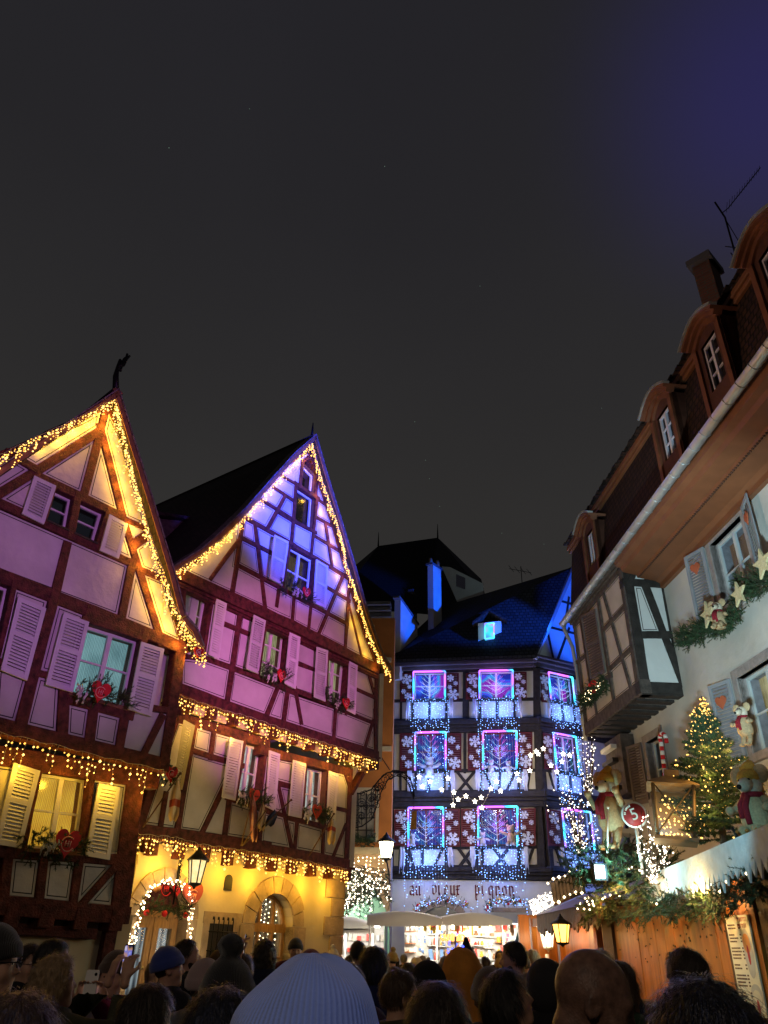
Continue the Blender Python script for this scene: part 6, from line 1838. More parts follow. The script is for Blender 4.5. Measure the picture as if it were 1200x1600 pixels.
# candy cane by the first-floor window
cb = R.px(1042, 1232, .35); cn = empty('candy_cane', cb, 'red and white striped candy cane beside the first-floor window under the bay', 'candy cane')
pts = [R.px(x, y, .35) for x, y in ((1041, 1235), (1037, 1195), (1033, 1160), (1030, 1152), (1033, 1146), (1038, 1147), (1041, 1155), (1042, 1162))]
P = resample(pts, .09)
for k in range(len(P) - 1):
    mb = MB(); mb.tube([P[k], P[k + 1]], .045, 8); mb.build('stripe', M_RED if k % 2 else M_WHITE, cn)

# ------------------------------------------------------------------ wooden market huts on the right
random.seed(44)
H = Facade((5.2, 12.7), 172)
M_PINE = mat('pine_boards', (.36, .105, .013), .42, .34, 2.2, .15, 14, stretch=(5, 5, .6), spec=.5)
M_DARKPINE = mat('dark_pine', (.085, .042, .02), .6, .3, 3, .3, 20)
def hbox(fc, s0, s1, z0, z1, d0, d1, m, name, par):
    mb = MB(); q = ((s0, z0), (s1, z0), (s1, z1), (s0, z1)); mb.prism([fc.W(s, z, d1) for s, z in q], [fc.W(s, z, d0) for s, z in q]); return mb.build(name, m, par)
hut = empty('market_hut', H.W(-1.2, 0, -.7), 'closed wooden market hut with orange pine panel, snowy icicle eaves and a price board', 'market hut')
hs0, hs1 = -4.25, 2.6
# front: pine boards, each its own plank
n = 12
for i in range(n):
    a = -3.78 + 4.0 * i / n; hbox(H, a + .004, a + 4.0 / n - .004, 1.16, 2.42, -.05, random.uniform(-.004, .006), M_PINE, 'plank', hut)
mb = MB(); rk = random.Random(3)
for i in range(60):
    s = rk.uniform(-3.7, .15); z = 2.35 - abs(rk.gauss(0, .32)); 
    if z < 1.25: continue
    mb.lathe([(.0, .0105), (rk.uniform(.009, .02), .0100), (.012, .0)], H.W(s, z, 0), 7, 0, Matrix((H.a, Vector((0, 0, 1)), H.n)).transposed())
mb.build('knots', M_DARKPINE, hut, stuff=True)
hbox(H, -4.25, -3.80, 0, 2.6, -.1, .05, M_DARKPINE, 'post', hut); hbox(H, .235, .30, .3, 2.45, -.1, .06, M_DARKPINE, 'post', hut)
hbox(H, -3.8, .235, 2.43, 2.62, -.06, .04, M_DARKPINE, 'top_rail', hut); hbox(H, -4.25, 2.6, .0, 1.15, -.1, .02, M_DARKPINE, 'lower_front', hut); hbox(H, -3.9, .4, 1.10, 1.16, -.1, .28, M_DARKPINE, 'counter', hut)
for i in range(3): hbox(H, .31 + i * .24, .31 + (i + 1) * .24 - .008, .9, 2.78, -.05, .03 + .004 * i, M_PINE, 'plank', hut)
for i in range(3): hbox(H, -.2 + i * .45, -.2 + (i + 1) * .45 - .01, 2.64, 2.85, -.1, .02, M_PINE, 'plank', hut)
hbox(H, 1.05, 2.6, 1.15, 2.9, -.1, .0, M_DARKPINE, 'side_panel', hut)
hbox(H, hs0, hs1, 0, 2.8, -1.5, -1.4, M_DARKPINE, 'back_wall', hut)
hbox(H, hs0, hs0 + .1, 0, 2.8, -1.45, -.1, M_DARKPINE, 'side_wall', hut)
# roof: boards with white fleece icicle trim
P1, P2 = at_depth(1200, 1314, 9.5), at_depth(1035, 1377, 14.2)
dv = (P2 - P1); A = P1 - dv * .45; B = P2 + dv * .22; inn = Vector((1.9, .15, .62))
mb = MB(); mb.prism([A, B, B + inn, A + inn], [p - Vector((0, 0, .08)) for p in (A, B, B + inn, A + inn)]); hr = mb.build('roof', mat('roof_felt', (.20, .19, .18), .9, .3), hut)
trim = MB(); N_ = 40; up = Vector((0, 0, 1)); rk = random.Random(9)
nv = Vector((-1, .1, 0)) * .03
for i in range(N_):
    a, b = A.lerp(B, i / N_) + nv, A.lerp(B, (i + 1) / N_) + nv
    l = .10 + .17 * rk.random(); m_ = a.lerp(b, .5); wv_ = .02 * math.sin(i * .9)
    q = [a + up * .16, b + up * .16, b - up * (.16 + wv_), b.lerp(m_, .55) - up * (.17 + l * .55), m_ - up * (.16 + l), a.lerp(m_, .55) - up * (.17 + l * .55), a - up * (.16 + wv_)]
    trim.prism(q, [p - nv * .8 for p in q])
trim.build('icicle_trim', mat('white_fleece', (.60, .66, .70), .95, .12, 6, .4, 20), hut)
# price board
pb = empty('price_board', H.W(.75, 1.1, .08), 'tall cream price board with a red drink picture fixed to the pine hut', 'price board')
s0, s1, z0, z1 = .32, .90, 1.12, 2.33
hbox(H, s0, s1, z0, z1, .05, .075, mat('cream_board', (.62, .55, .40), .6, .05, 3), 'board', pb)
tx = MB(); rk = random.Random(12); z = 2.24
rows_ = [1, 1, 0, 1, 1, 1, 0, 1, 1, 1, 1, 0, 1, 1, 0, 1, 1, 1, 1, 0, 1, 1, 0, 1, 1, 0, 1]
for r in rows_:
    z -= .041
    if r:
        x = s0 + .03; e_ = s0 + rk.uniform(.16, .26)
        while x < e_:
            w = rk.uniform(.012, .03); q = ((x, z), (x + w, z), (x + w, z + .02), (x, z + .02)); tx.prism([H.W(s, zz, .0775) for s, zz in q], [H.W(s, zz, .0752) for s, zz in q]); x += w + .008
        x = s0 + .30; q = ((x, z), (x + .035, z), (x + .035, z + .02), (x, z + .02)); tx.prism([H.W(s, zz, .0775) for s, zz in q], [H.W(s, zz, .0752) for s, zz in q])
tx.build('price_lines', mat('board_ink', (.10, .05, .04), .7), pb, True)
hd_ = MB(); rk = random.Random(5)       # heading: red capitals, too small to read in the photo
for zz, x0, n_ in ((2.25, .60, 8), (2.17, .61, 7)):
    for k in range(n_):
        x = x0 + k * .033
        for (p, q) in rk.choice((((0, 0, .007, .05), (.007, .043, .022, .05)), ((0, 0, .007, .05), (.017, 0, .024, .05)), ((.008, 0, .015, .05), (0, .043, .024, .05)))), :
            for (a0, b0, a1, b1) in (p, q): qq = ((x + a0, zz + b0), (x + a1, zz + b0), (x + a1, zz + b1), (x + a0, zz + b1)); hd_.prism([H.W(s, z, .0775) for s, z in qq], [H.W(s, z, .0752) for s, z in qq])
hd_.build('heading', mat('board_red', (.35, .03, .03), .7), pb, True)
gl = MB(); 
def disc(mb, s, z, rx, rz, d, m, n=20): mb.prism([H.W(s + rx * math.cos(2 * math.pi * i / n), z + rz * math.sin(2 * math.pi * i / n), d) for i in range(n)], [H.W(s + rx * math.cos(2 * math.pi * i / n), z + rz * math.sin(2 * math.pi * i / n), .0752) for i in range(n)], m)
disc(gl, .76, 1.86, .11, .30, .0765, 0); disc(gl, .75, 1.98, .09, .12, .0775, 1); disc(gl, .755, 1.84, .028, .12, .0785, 2); disc(gl, .76, 1.36, .13, .14, .0765, 0); disc(gl, .76, 1.33, .10, .10, .0775, 3); disc(gl, .755, 1.24, .03, .08, .0785, 2)
gl.build('drink_picture', [mat('print_grey', (.42, .38, .33), .6), mat('print_orange', (.55, .22, .06), .6), mat('board_red', (.35, .03, .03)), mat('print_cream', (.58, .50, .36), .6)], pb)
# thick fir garland under the eaves
rnd = random.Random(15); root = empty('fir_garland', H.W(-1.5, 2.5, .3), 'thick dark fir garland with few warm bulbs under the snowy hut eaves', 'garland'); mb = MB(); bb = MB()
ga = [z6(-20 + 0, 0)]; gpts = [at_depth(*z6(340, 175), 16.6), at_depth(*z6(520, 165), 15.2), at_depth(*z6(800, 140), 13.2), at_depth(*z6(960, 125), 12.2), at_depth(*z6(1040, 75), 11.4), at_depth(*z6(1200, 35), 10.2)]
GP = resample(gpts, .02)
for k in range(520):
    p = rnd.choice(GP) + Vector((rnd.uniform(-.12, .12), rnd.uniform(-.1, .1), rnd.uniform(-.2, .14))); fir_branch(mb, p, Vector((rnd.uniform(-1, .3), rnd.uniform(-1, 1), rnd.uniform(-1, .5))), .26, rnd, .05, 40, 0, 1, False, .006)
mb.build('fir_sprigs', [M_FIR, M_TWIG], root, stuff=True)
for k in range(34): bb.octa(rnd.choice(GP) + Vector((-.15, rnd.uniform(-.1, .1), rnd.uniform(-.05, .2))), .02)
bb.build('bulbs', M_WARMW, root, stuff=True)
gb = at_depth(*z6(905, 85), 12.2); mb = MB(); mb.ball(gb, .07, 10, 7); tag(mb.build('bulb_lamp', emit('bright_bulb', (1, .62, .18), 14)), 'bright bare yellow bulb in the garland of the pine hut', 'lamp')
lamp('bulb_light', gb + Vector((-.18, -.05, -.08)), (1, .62, .2), 60, .06)
lamp('panel_light', H.W(-1.6, 2.75, .75), (1, .50, .12), 60, .1)
lamp('panel_light', H.W(-3.0, 2.7, .7), (1, .50, .12), 40, .1)

# ------------------------------------------------------------------ far hut, open and lit yellow
H2 = H.shift(-.05)
h2 = empty('market_hut', H2.W(-6.5, 0, -.8), 'small lit market hut beyond the pine hut with scalloped dark canopy and hanging lanterns', 'market hut')
hbox(H2, -8.8, -4.6, 0, 1.05, -.1, .1, M_DARKPINE, 'counter_front', h2); hbox(H2, -9.6, -4.6, 0, 2.7, -.98, -.9, M_PINE, 'back_wall', h2); hbox(H2, -9.7, -9.6, 0, 2.7, -.98, .1, M_PINE, 'side_wall', h2)
for s in (-8.8, -6.9, -4.75): hbox(H2, s, s + .14, 0, 2.6, -.05, .08, M_PINE, 'post', h2)
hbox(H2, -8.8, -4.6, 2.40, 2.58, -.05, .06, M_PINE, 'top_rail', h2)
cA_, cB_ = at_depth(838, 1430, 20.5), at_depth(938, 1408, 15.8)
mb = MB(); inn = Vector((1.3, .1, .5)); mb.prism([cA_, cB_, cB_ + inn, cA_ + inn], [p - Vector((0, 0, .05)) for p in (cA_, cB_, cB_ + inn, cA_ + inn)]); mb.build('canopy', M_DARKPINE, h2)
n = 22
for i in range(n):
    a, b = cA_.lerp(cB_, i / n), cA_.lerp(cB_, (i + .96) / n); l = .30 + .05 * (i % 3)
    mb = MB(); m_ = a.lerp(b, .5); q = [a, b, b - Vector((0, 0, l)), m_ - Vector((0, 0, l + .07)), a - Vector((0, 0, l))]; mb.prism(q, [p + Vector((.03, 0, 0)) for p in q]); mb.build('valance_board', M_DARKPINE, h2)
lamp('hut_light', H2.W(-5.8, 2.3, -.4), (1, .55, .1), 30, .1); lamp('hut_light', H2.W(-7.8, 2.3, -.4), (1, .55, .1), 26, .1)
# goods on its counter
for i in range(9):
    s = -8.4 + i * .42; mb = MB(); mb.lathe([(.0, 0), (.10, 0), (.12, .06), (.10, .16 + .05 * (i % 3)), (.04, .2 + .05 * (i % 3)), (0, .22 + .05 * (i % 3))], H2.W(s, 1.05, -.1), 10); tag(mb.build('jar', mat('jar_%d' % (i % 3), [(.25, .12, .05), (.3, .25, .2), (.12, .06, .04)][i % 3], .4)), '%s jar on the counter of the yellow-lit far hut, %s from its near end' % (('brown', 'grey', 'dark')[i % 3], ('ninth', 'eighth', 'seventh', 'sixth', 'fifth', 'fourth', 'third', 'second', 'first')[i]), 'jar', 'jars on the far hut counter')


def lantern(top, h, label, glow_m, power, frame=None, sides=6, w=.42, col=(1, .7, .3)):
    """hexagonal street lantern: roof, cage bars, glass, bottom finial; top = hanging point"""
    top = Vector(top); root = empty('lantern', top - Vector((0, 0, h)), label, 'lantern'); frame = frame or M_IRON
    r1, r0 = w * h * .5, w * h * .32; zt, zb = -.30 * h, -.86 * h
    mb = MB(); mb.lathe([(.0, 0), (.03 * h, -.02 * h), (.05 * h, -.08 * h), (.10 * h, -.12 * h), (.12 * h, -.16 * h), (r1 * 1.2, zt), (r1 * 1.2, zt - .03 * h), (r1, zt - .03 * h)], top, sides); mb.build('roof', frame, root)
    mb = MB()
    for i in range(sides):
        a = 2 * math.pi * i / sides; c, s_ = math.cos(a), math.sin(a); mb.tube([top + Vector((c * r1, s_ * r1, zt)), top + Vector((c * r0, s_ * r0, zb))], .012 * h + .004, 4)
    mb.lathe([(r0 * 1.1, zb + .02 * h), (r0 * 1.1, zb - .02 * h), (r0 * .4, zb - .06 * h), (.03 * h, zb - .10 * h), (0, -h)], top, sides); mb.build('cage', frame, root)
    mb = MB(); mb.lathe([(r1 * .93, zt - .03 * h), (r0 * .93, zb + .02 * h)], top, sides); mb.build('lamp_glass', glow_m, root)
    lamp('lantern_light', top + Vector((0, 0, (zt + zb) / 2)) , col, 0.01, .05, root)
    return root, top + Vector((0, 0, (zt + zb) / 2))
M_LGLASS = curtain_glow('lantern_glass', (.9, .55, .12), (1.0, .92, .55), 1.3, 26, 9)
for x, y, Y, h, lb in ((875, 1455, 17.5, .62, 'glowing amber lantern hanging under the canopy of the far hut'),):
    r_, c_ = lantern(at_depth(x, y - 28, Y), h, lb, emit('lantern_amber', (1, .5, .08), 5), 1, M_IRON, 6, .6); lamp('lantern_light', c_ + Vector((-.25, -.3, 0)), (1, .55, .15), 14, .08, r_)
r_, c_ = lantern(at_depth(853, 1436, 22), .75, 'white-lit lantern on a pale post at the end of the far hut', emit('lantern_white', (1, .85, .6), 4), 1, M_WHITE, 6, .5); lamp('lantern_light', c_ + Vector((-.3, -.3, 0)), (1, .8, .5), 12, .08, r_)
pp = at_depth(853, 1470, 22); mb = MB(); mb.tube([Vector((pp.x, pp.y, 0)), Vector((pp.x, pp.y, .5)), Vector((pp.x, pp.y, c_.z - .35))], [.09, .06, .05], 10); mb.build('post', M_WHITE, r_)
# light net on the far side of that canopy, upper board with lights
rnd = random.Random(19); q = [at_depth(*z5(x, y), 21) for x, y in ((75, 765), (190, 720), (195, 790), (100, 840))]
pts = [q[0].lerp(q[1], u).lerp(q[3].lerp(q[2], u), v) for u, v in ((rnd.random(), rnd.random() ** .7) for _ in range(150))]
bulbs_on(pts, 'dense net of white bulbs at the far end of the hut canopy', .02, emit('white_bulb', (1, .86, .66), 7), 14, [q[0] + Vector((-.2, -.5, 0))], wire=False)
bx = [at_depth(*z5(x, y), 17.0) for x, y in ((185, 690), (335, 625), (345, 730), (200, 790))]
mb = MB(); mb.prism(bx, [p + Vector((.1, .5, 0)) for p in bx]); rb = mb.build('slatted_gable', M_DARKPINE, h2)
for i in range(9):
    t = (i + .5) / 9; a, b = bx[0].lerp(bx[1], t), bx[3].lerp(bx[2], t); mb = MB(); mb.tube([a + Vector((-.02, -.03, 0)), b + Vector((-.02, -.03, 0))], .05, 4); mb.build('slat', M_GREYWOOD, rb)
pts = resample([bx[0], bx[1], bx[2], bx[3]], .13)
bulbs_on([p + Vector((-.1, -.12, rnd.uniform(-.03, .03))) for p in pts], 'warm bulbs outlining the slatted gable of the far hut', .03, M_WARMW, 10, [bx[0].lerp(bx[2], .5) + Vector((-.4, -.6, .2))])
# ------------------------------------------------------------------ decorations on the hut roofs
# green fir heap with a cool work light
rnd = random.Random(23); mb = MB()
for k in range(330):
    p = at_depth(*z5(rnd.uniform(280, 740), rnd.uniform(540, 740)), 14.6 + rnd.uniform(-.5, .7)); 
    x_ = (p.x)
    fir_branch(mb, p, Vector((rnd.uniform(-1, 1), -.5, rnd.uniform(-.4, .9))), .34, rnd, .06, 40, 0, 1, False, .008)
tag(mb.build('fir_heap', [M_FIR, M_TWIG]), 'heap of fir branches on the hut roof below the plush mouse', 'fir branches')
wl_ = at_depth(938, 1362, 13.9); wk = empty('work_light', wl_, 'small cold white work light shining among the fir branches', 'work light')
mb = MB(); mb.box(wl_ + Vector((.02, .08, 0)), .22, .10, .26); mb.build('housing', M_IRON, wk); mb = MB(); mb.box(wl_ + Vector((.0, .02, 0)), .16, .02, .20); mb.build('lens', emit('cold_lens', (.75, 1, 1), 14), wk)
lamp('work_light_beam', wl_ + Vector((.05, -.22, .02)), (.40, .95, 1), 75, .06, wk)
# big mouse with scarf, on the roof
mouse(at_depth(962, 1338, 14.4), 1.55, (-.75, -.65, 0), 'big plush mouse with mustard cap and wine-red scarf standing on the hut roof', arm_up=True)
ms = empty('walking_stick', at_depth(949, 1333, 14.1), 'thin pale stick held by the big plush mouse on the hut roof', 'stick'); mb = MB(); mb.tube([at_depth(949, 1333, 14.1), at_depth(950, 1262, 14.1)], .018, 5); mb.build('shaft', M_WHITE, ms); mb = MB(); mb.ball(at_depth(950, 1262, 14.1), .03, 6, 5); mb.build('knob', M_WHITE, ms)
# second mouse with sledge at the right edge
mouse(at_depth(1192, 1318, 11.3), 1.45, (-.8, -.6, 0), 'plush mouse in a red waistcoat sitting on a wooden sledge at the right edge', sit=True)
sl = empty('sledge', at_depth(1180, 1322, 11.2), 'wooden sledge with curved runners under the plush mouse at the right edge', 'sledge')
def sd_(x, y, Y): return at_depth(x, y, Y)
for k, Y in enumerate((11.0, 11.45)):
    mb = MB(); mb.tube([sd_(1143, 1292, Y), sd_(1152, 1308, Y), sd_(1170, 1316, Y), sd_(1215, 1312, Y)], .022, 6); mb.build('runner', M_IRON, sl)
for k in range(4): mb = MB(); mb.tube([sd_(1152 + k * 15, 1300 - k * 2, 10.95), sd_(1152 + k * 15, 1300 - k * 2, 11.5)], .03, 4); mb.build('slat', M_PINE, sl)
mouse(at_depth(1172, 1172, 12.2), .8, (-.85, -.5, 0), 'plush mouse peeking out behind the top of the fairy-lit fir tree', hat=False)
# round sign with the number 5
def cam_up(): return Vector((0, 0, 1))
sc_ = at_depth(991, 1273, 14.0); sr_ = .19; nS = Vector((-.35, -.93, 0)).normalized(); aS = Vector((.93, -.35, 0)).normalized()
sg5 = empty('round_sign', sc_ - Vector((0, 0, .9)), 'round red sign with white rim and a big white number 5', 'sign')
Rm = Matrix((aS, Vector((0, 0, 1)), nS)).transposed()
mb = MB(); mb.lathe([(0, 0), (sr_ * 1.17, 0), (sr_ * 1.17, .03), (0, .03)], sc_ - nS * .03, 28, 0, Rm); mb.build('rim', M_WHITE, sg5)
mb = MB(); mb.lathe([(sr_, 0), (sr_, .008), (0, .008)], sc_, 28, 0, Rm); mb.build('disc', mat('sign_red', (.34, .03, .035), .5), sg5)
U5 = (Vector((0, 0, .95)) - aS * .31).normalized(); A5 = U5.cross(nS) if U5.cross(nS).dot(aS) > 0 else nS.cross(U5)
tm_ = text_mesh('5', sr_ * 1.45, .012, 'number'); put_mesh(tm_, 'number', M_WHITE, sg5, sc_ + nS * .014, A5, U5, nS)
mb = MB()                               # the tiny lettering on the rim is only legible as ticks
for i in range(8):
    if i == 2: continue
    an = math.radians(158 - i * 9); u = A5 * math.cos(an) + U5 * math.sin(an); t_ = A5 * math.sin(an) - U5 * math.cos(an); c = sc_ + u * sr_ * .84 + nS * .010
    mb.prism([c + t_ * x + u * y + nS * .004 for x, y in ((-.010, -.017), (.008, -.017), (.010, .017), (-.008, .017))], [c + t_ * x + u * y for x, y in ((-.010, -.017), (.008, -.017), (.010, .017), (-.008, .017))])
mb.build('rim_lettering', M_WHITE, sg5, True)
mb = MB(); mb.tube([sc_ - nS * .03 - Vector((0, 0, sr_)), sc_ - nS * .03 - Vector((0, 0, .95))], .03, 6); mb.build('pole', M_WHITE, sg5)
# big wooden lantern filled with lights
lc = at_depth(1056, 1312, 13.0); bl_ = empty('wooden_lantern', lc, 'big wooden lantern with crossed bars, bright lights inside, on the hut roof', 'lantern')
ux = Vector((.95, -.3, .0)).normalized(); uy = Vector((.3, .95, 0)).normalized(); W_, H_ = .60, .80
tilt = Matrix.Rotation(math.radians(6), 3, Vector((0, 1, 0)))
def lp(x, y, z): return lc + tilt @ (ux * x * W_ + uy * y * W_ + Vector((0, 0, z * H_)))
M_LWOOD = mat('lantern_wood', (.16, .10, .05), .6, .25, 5)
for x in (-.5, .5):
    for y in (-.5, .5): mb = MB(); mb.tube([lp(x * .9, y * .9, 0), lp(x * 1.05, y * 1.05, 1)], .032, 4); mb.build('post', M_LWOOD, bl_)
for f_ in (((-.48, -.5), (.48, -.5)), ((.5, -.48), (.5, .48)), ((-.5, -.48), (-.5, .48))):
    (a, b), (c, d) = f_; mb = MB(); mb.tube([lp(a, b, .03), lp(c, d, .97)], .013, 4); mb.tube([lp(a, b, .97), lp(c, d, .03)], .013, 4); mb.build('cross_bars', M_LWOOD, bl_)
mb = MB(); mb.prism([lp(x, y, .0) for x, y in ((-.55, -.55), (.55, -.55), (.55, .55), (-.55, .55))], [lp(x, y, -.06) for x, y in ((-.55, -.55), (.55, -.55), (.55, .55), (-.55, .55))]); mb.build('floor', M_LWOOD, bl_)
mb = MB()
q0 = [lp(x, y, 1.0) for x, y in ((-.68, -.68), (.68, -.68), (.68, .68), (-.68, .68))]; q1 = [lp(x, y, 1.22) for x, y in ((-.2, -.2), (.2, -.2), (.2, .2), (-.2, .2))]
mb.prism(q1, q0); mb.prism([p + Vector((0, 0, .1)) for p in q1], q1); mb.build('roof', M_LWOOD, bl_)
for f_ in (((-.47, -.47), (.47, -.47)), ((-.47, -.47), (-.47, .47)), ((.47, -.47), (.47, .47))):
    (a, b), (c, d) = f_; mb = MB(); q = [lp(a, b, .02), lp(c, d, .02), lp(c, d, .98), lp(a, b, .98)]; mb.add(q, [(0, 1, 2, 3)]); mb.build('pane', M_GLASS, bl_)
mb = MB(); q = [lp(a, .45, z) for a, z in ((-.45, .02), (.45, .02), (.45, .98), (-.45, .98))]; mb.prism(q, [p + uy * .02 for p in q]); mb.build('back_board', mat('lantern_back', (.20, .13, .05), .8), bl_)
bb = MB(); rnd = random.Random(27)
for k in range(70): bb.octa(lp(rnd.uniform(-.4, .4), rnd.uniform(-.4, .4), rnd.uniform(.05, .8) ** 1.2), .017)
bb.build('bulbs', M_WARM, bl_, stuff=True); lamp('lantern_light', lp(0, -.1, .45), (1, .6, .15), 12, .12, bl_)
# white light bunches (frosted shrubs wrapped in bulbs)
def bunch(cx, cy, w, h, Y, n, label, seed, bm=None, shape=0):
    rnd = random.Random(seed); root = empty('lit_shrub', at_depth(cx, cy + h / 2, Y), label, 'lit shrub'); tw = MB(); bb = MB(); b0 = at_depth(cx, cy + h / 2, Y)
    tips = []
    for k in range(n // 7):
        e_ = at_depth(cx + rnd.gauss(0, w / 3), cy + rnd.uniform(-h / 2, h / 2.3), Y + rnd.uniform(-.3, .3)); m_ = b0.lerp(e_, .5) + Vector((rnd.uniform(-.1, .1), 0, .08)); tw.tube([b0, m_, e_], [.012, .008, .004], 4)
        for t in range(7): bb.octa((b0.lerp(m_, t / 3.5) if t < 3 else m_.lerp(e_, (t - 2.5) / 4.5)) + Vector((rnd.uniform(-.05, .05), rnd.uniform(-.05, .05), rnd.uniform(-.05, .05))), .0135 * rnd.uniform(.6, 1.4))
    tw.build('twigs', M_TWIG, root); bb.build('bulbs', bm or emit('white_bulb', (1, .86, .66), 7), root, stuff=True); lamp('shrub_glow', at_depth(cx, cy, Y - .45), (1, .75, .4), 8, .15, root)
bunch(1020, 1320, 66, 110, 13.9, 230, 'twiggy shrub thick with white bulbs right of the round sign', 1)
bunch(1085, 1262, 50, 60, 13.6, 110, 'white-lit twigs between the wooden lantern and the fir tree', 2)
bunch(905, 1265, 70, 130, 18.5, 230, 'tall white-lit twigs in front of the right side of the blue house', 3)
bunch(921, 1195, 36, 120, 20, 170, 'white-lit twigs hanging below the far corner of the bay', 4)
# fir tree on the hut roof
tb = at_depth(1132, 1322, 12.9); tt = at_depth(1096, 1088, 12.9); tr = empty('fir_tree', tb, 'fir tree wound with warm fairy lights standing on the hut roof', 'tree')
mb = MB(); mb.tube([tb, tb.lerp(tt, .5), tt], [.06, .04, .008], 7); mb.build('trunk', M_TWIG, tr)
fo = MB(); bb = MB(); rnd = random.Random(31); Ht = (tt - tb).length
for k in range(150):
    t = (k / 150) ** .85; p = tb.lerp(tt, .03 + .9 * t); L_ = (1.02 * (1 - t) ** .9 + .06) * rnd.uniform(.55, 1.12); a = k * 2.399 + rnd.uniform(-.3, .3)
    d = Vector((math.cos(a), math.sin(a), .10 + .5 * t)); e_ = p + d.normalized() * L_ + Vector((0, 0, -.10 * L_))
    fir_branch(fo, p, e_ - p, L_, rnd, .055, 62, 0, 1, False, .0075)
    for j in range(5):
        q = p.lerp(e_, .25 + .15 * j); 
        for sd in (-1, 1): fir_branch(fo, q, (e_ - p).normalized() + Vector((-d.y, d.x, 0)) * sd * .9, L_ * .42 * (1.1 - .15 * j), rnd, .05, 55, 0, 1, False, .0075)
    for j in range(rnd.randrange(2, 7)): bb.octa(p.lerp(e_, rnd.uniform(.2, 1.02)) + Vector((rnd.uniform(-.05, .05), rnd.uniform(-.05, .05), rnd.uniform(0, .06))), .0135 * rnd.uniform(.6, 1.5))
fo.build('crown', [M_FIR, M_TWIG], tr)
for k in range(24): bb.octa(tb.lerp(tt, .8 + .2 * rnd.random()) + Vector((rnd.uniform(-.06, .06), rnd.uniform(-.06, .06), 0)), .013)
bb.build('bulbs', M_WARM, tr, stuff=True)
for t in (.18, .38, .58): 
    for a in (-1, 1): lamp('tree_glow', tb.lerp(tt, t) + Vector((a * .5 * (1 - t), -.75 * (1 - t), .05)), (1, .58, .14), 13, .08, tr)

# ------------------------------------------------------------------ souvenir stalls under white awnings in front of the blue house
M_CANVAS = mat('white_canvas', (.66, .62, .54), .85, .06, 2)
_nt = M_CANVAS.node_tree; _tr = _nt.nodes.new('ShaderNodeBsdfTranslucent'); _tr.inputs[0].default_value = (.66, .62, .54, 1); _mx = _nt.nodes.new('ShaderNodeMixShader'); _mx.inputs[0].default_value = .10
_nt.links.new(_nt.nodes['Principled BSDF'].outputs[0], _mx.inputs[1]); _nt.links.new(_tr.outputs[0], _mx.inputs[2]); _nt.links.new(_mx.outputs[0], [n for n in _nt.nodes if n.type == 'OUTPUT_MATERIAL'][0].inputs[0])
M_BRIGHT = emit('stall_tube', (1, .93, .80), 16, True)
def awning(x0, x1, yt, yb, Y, label, split=None, depth=1.8, rise=.35, sag=.05, name='market_stall'):
    a, b = at_depth(x0, yb, Y), at_depth(x1, yb, Y); root = empty(name, Vector(((a.x + b.x) / 2, Y + depth / 2, 0)), label, 'market stall')
    zt = at_depth((x0 + x1) / 2, yt, Y).z; parts_ = [(0, 1)] if not split else [(0, split), (split, 1)]
    for k, (t0, t1) in enumerate(parts_):
        p, q = a.lerp(b, t0), a.lerp(b, t1); n = 10; mb = MB(); rows = []
        for i in range(n + 1):
            t = i / n; e_ = p.lerp(q, t); f = math.sin(math.pi * t); l = Vector((e_.x, Y - .02 * k, e_.z - sag * f + .01 * k)); u = Vector((e_.x, Y, zt - .16 * (1 - f) + .03 * k)); v = Vector((e_.x, Y + depth * .5, zt + rise * f - .05)); w = Vector((e_.x, Y + depth, zt - .05))
            rows.append([l, u, v, w])
        vs = [x for r in rows for x in r]; fs = [(i * 4 + j, (i + 1) * 4 + j, (i + 1) * 4 + j + 1, i * 4 + j + 1) for i in range(n) for j in range(3)]; mb.add(vs, fs, 0, True); mb.build('canopy', M_CANVAS, root)
    for t in (.02, .5, .98):
        p = a.lerp(b, t); mb = MB(); mb.tube([Vector((p.x, Y + depth * .6, 0)), Vector((p.x, Y + depth * .6, zt))], .03, 6); mb.build('pole', M_WHITE, root)
    return root, a, b, zt
st1, a, b, zt = awning(573, 801, 1427, 1446, 25.5, 'souvenir stall under a long two-piece white awning before the blue house', .52, 2.2, .14, .03)
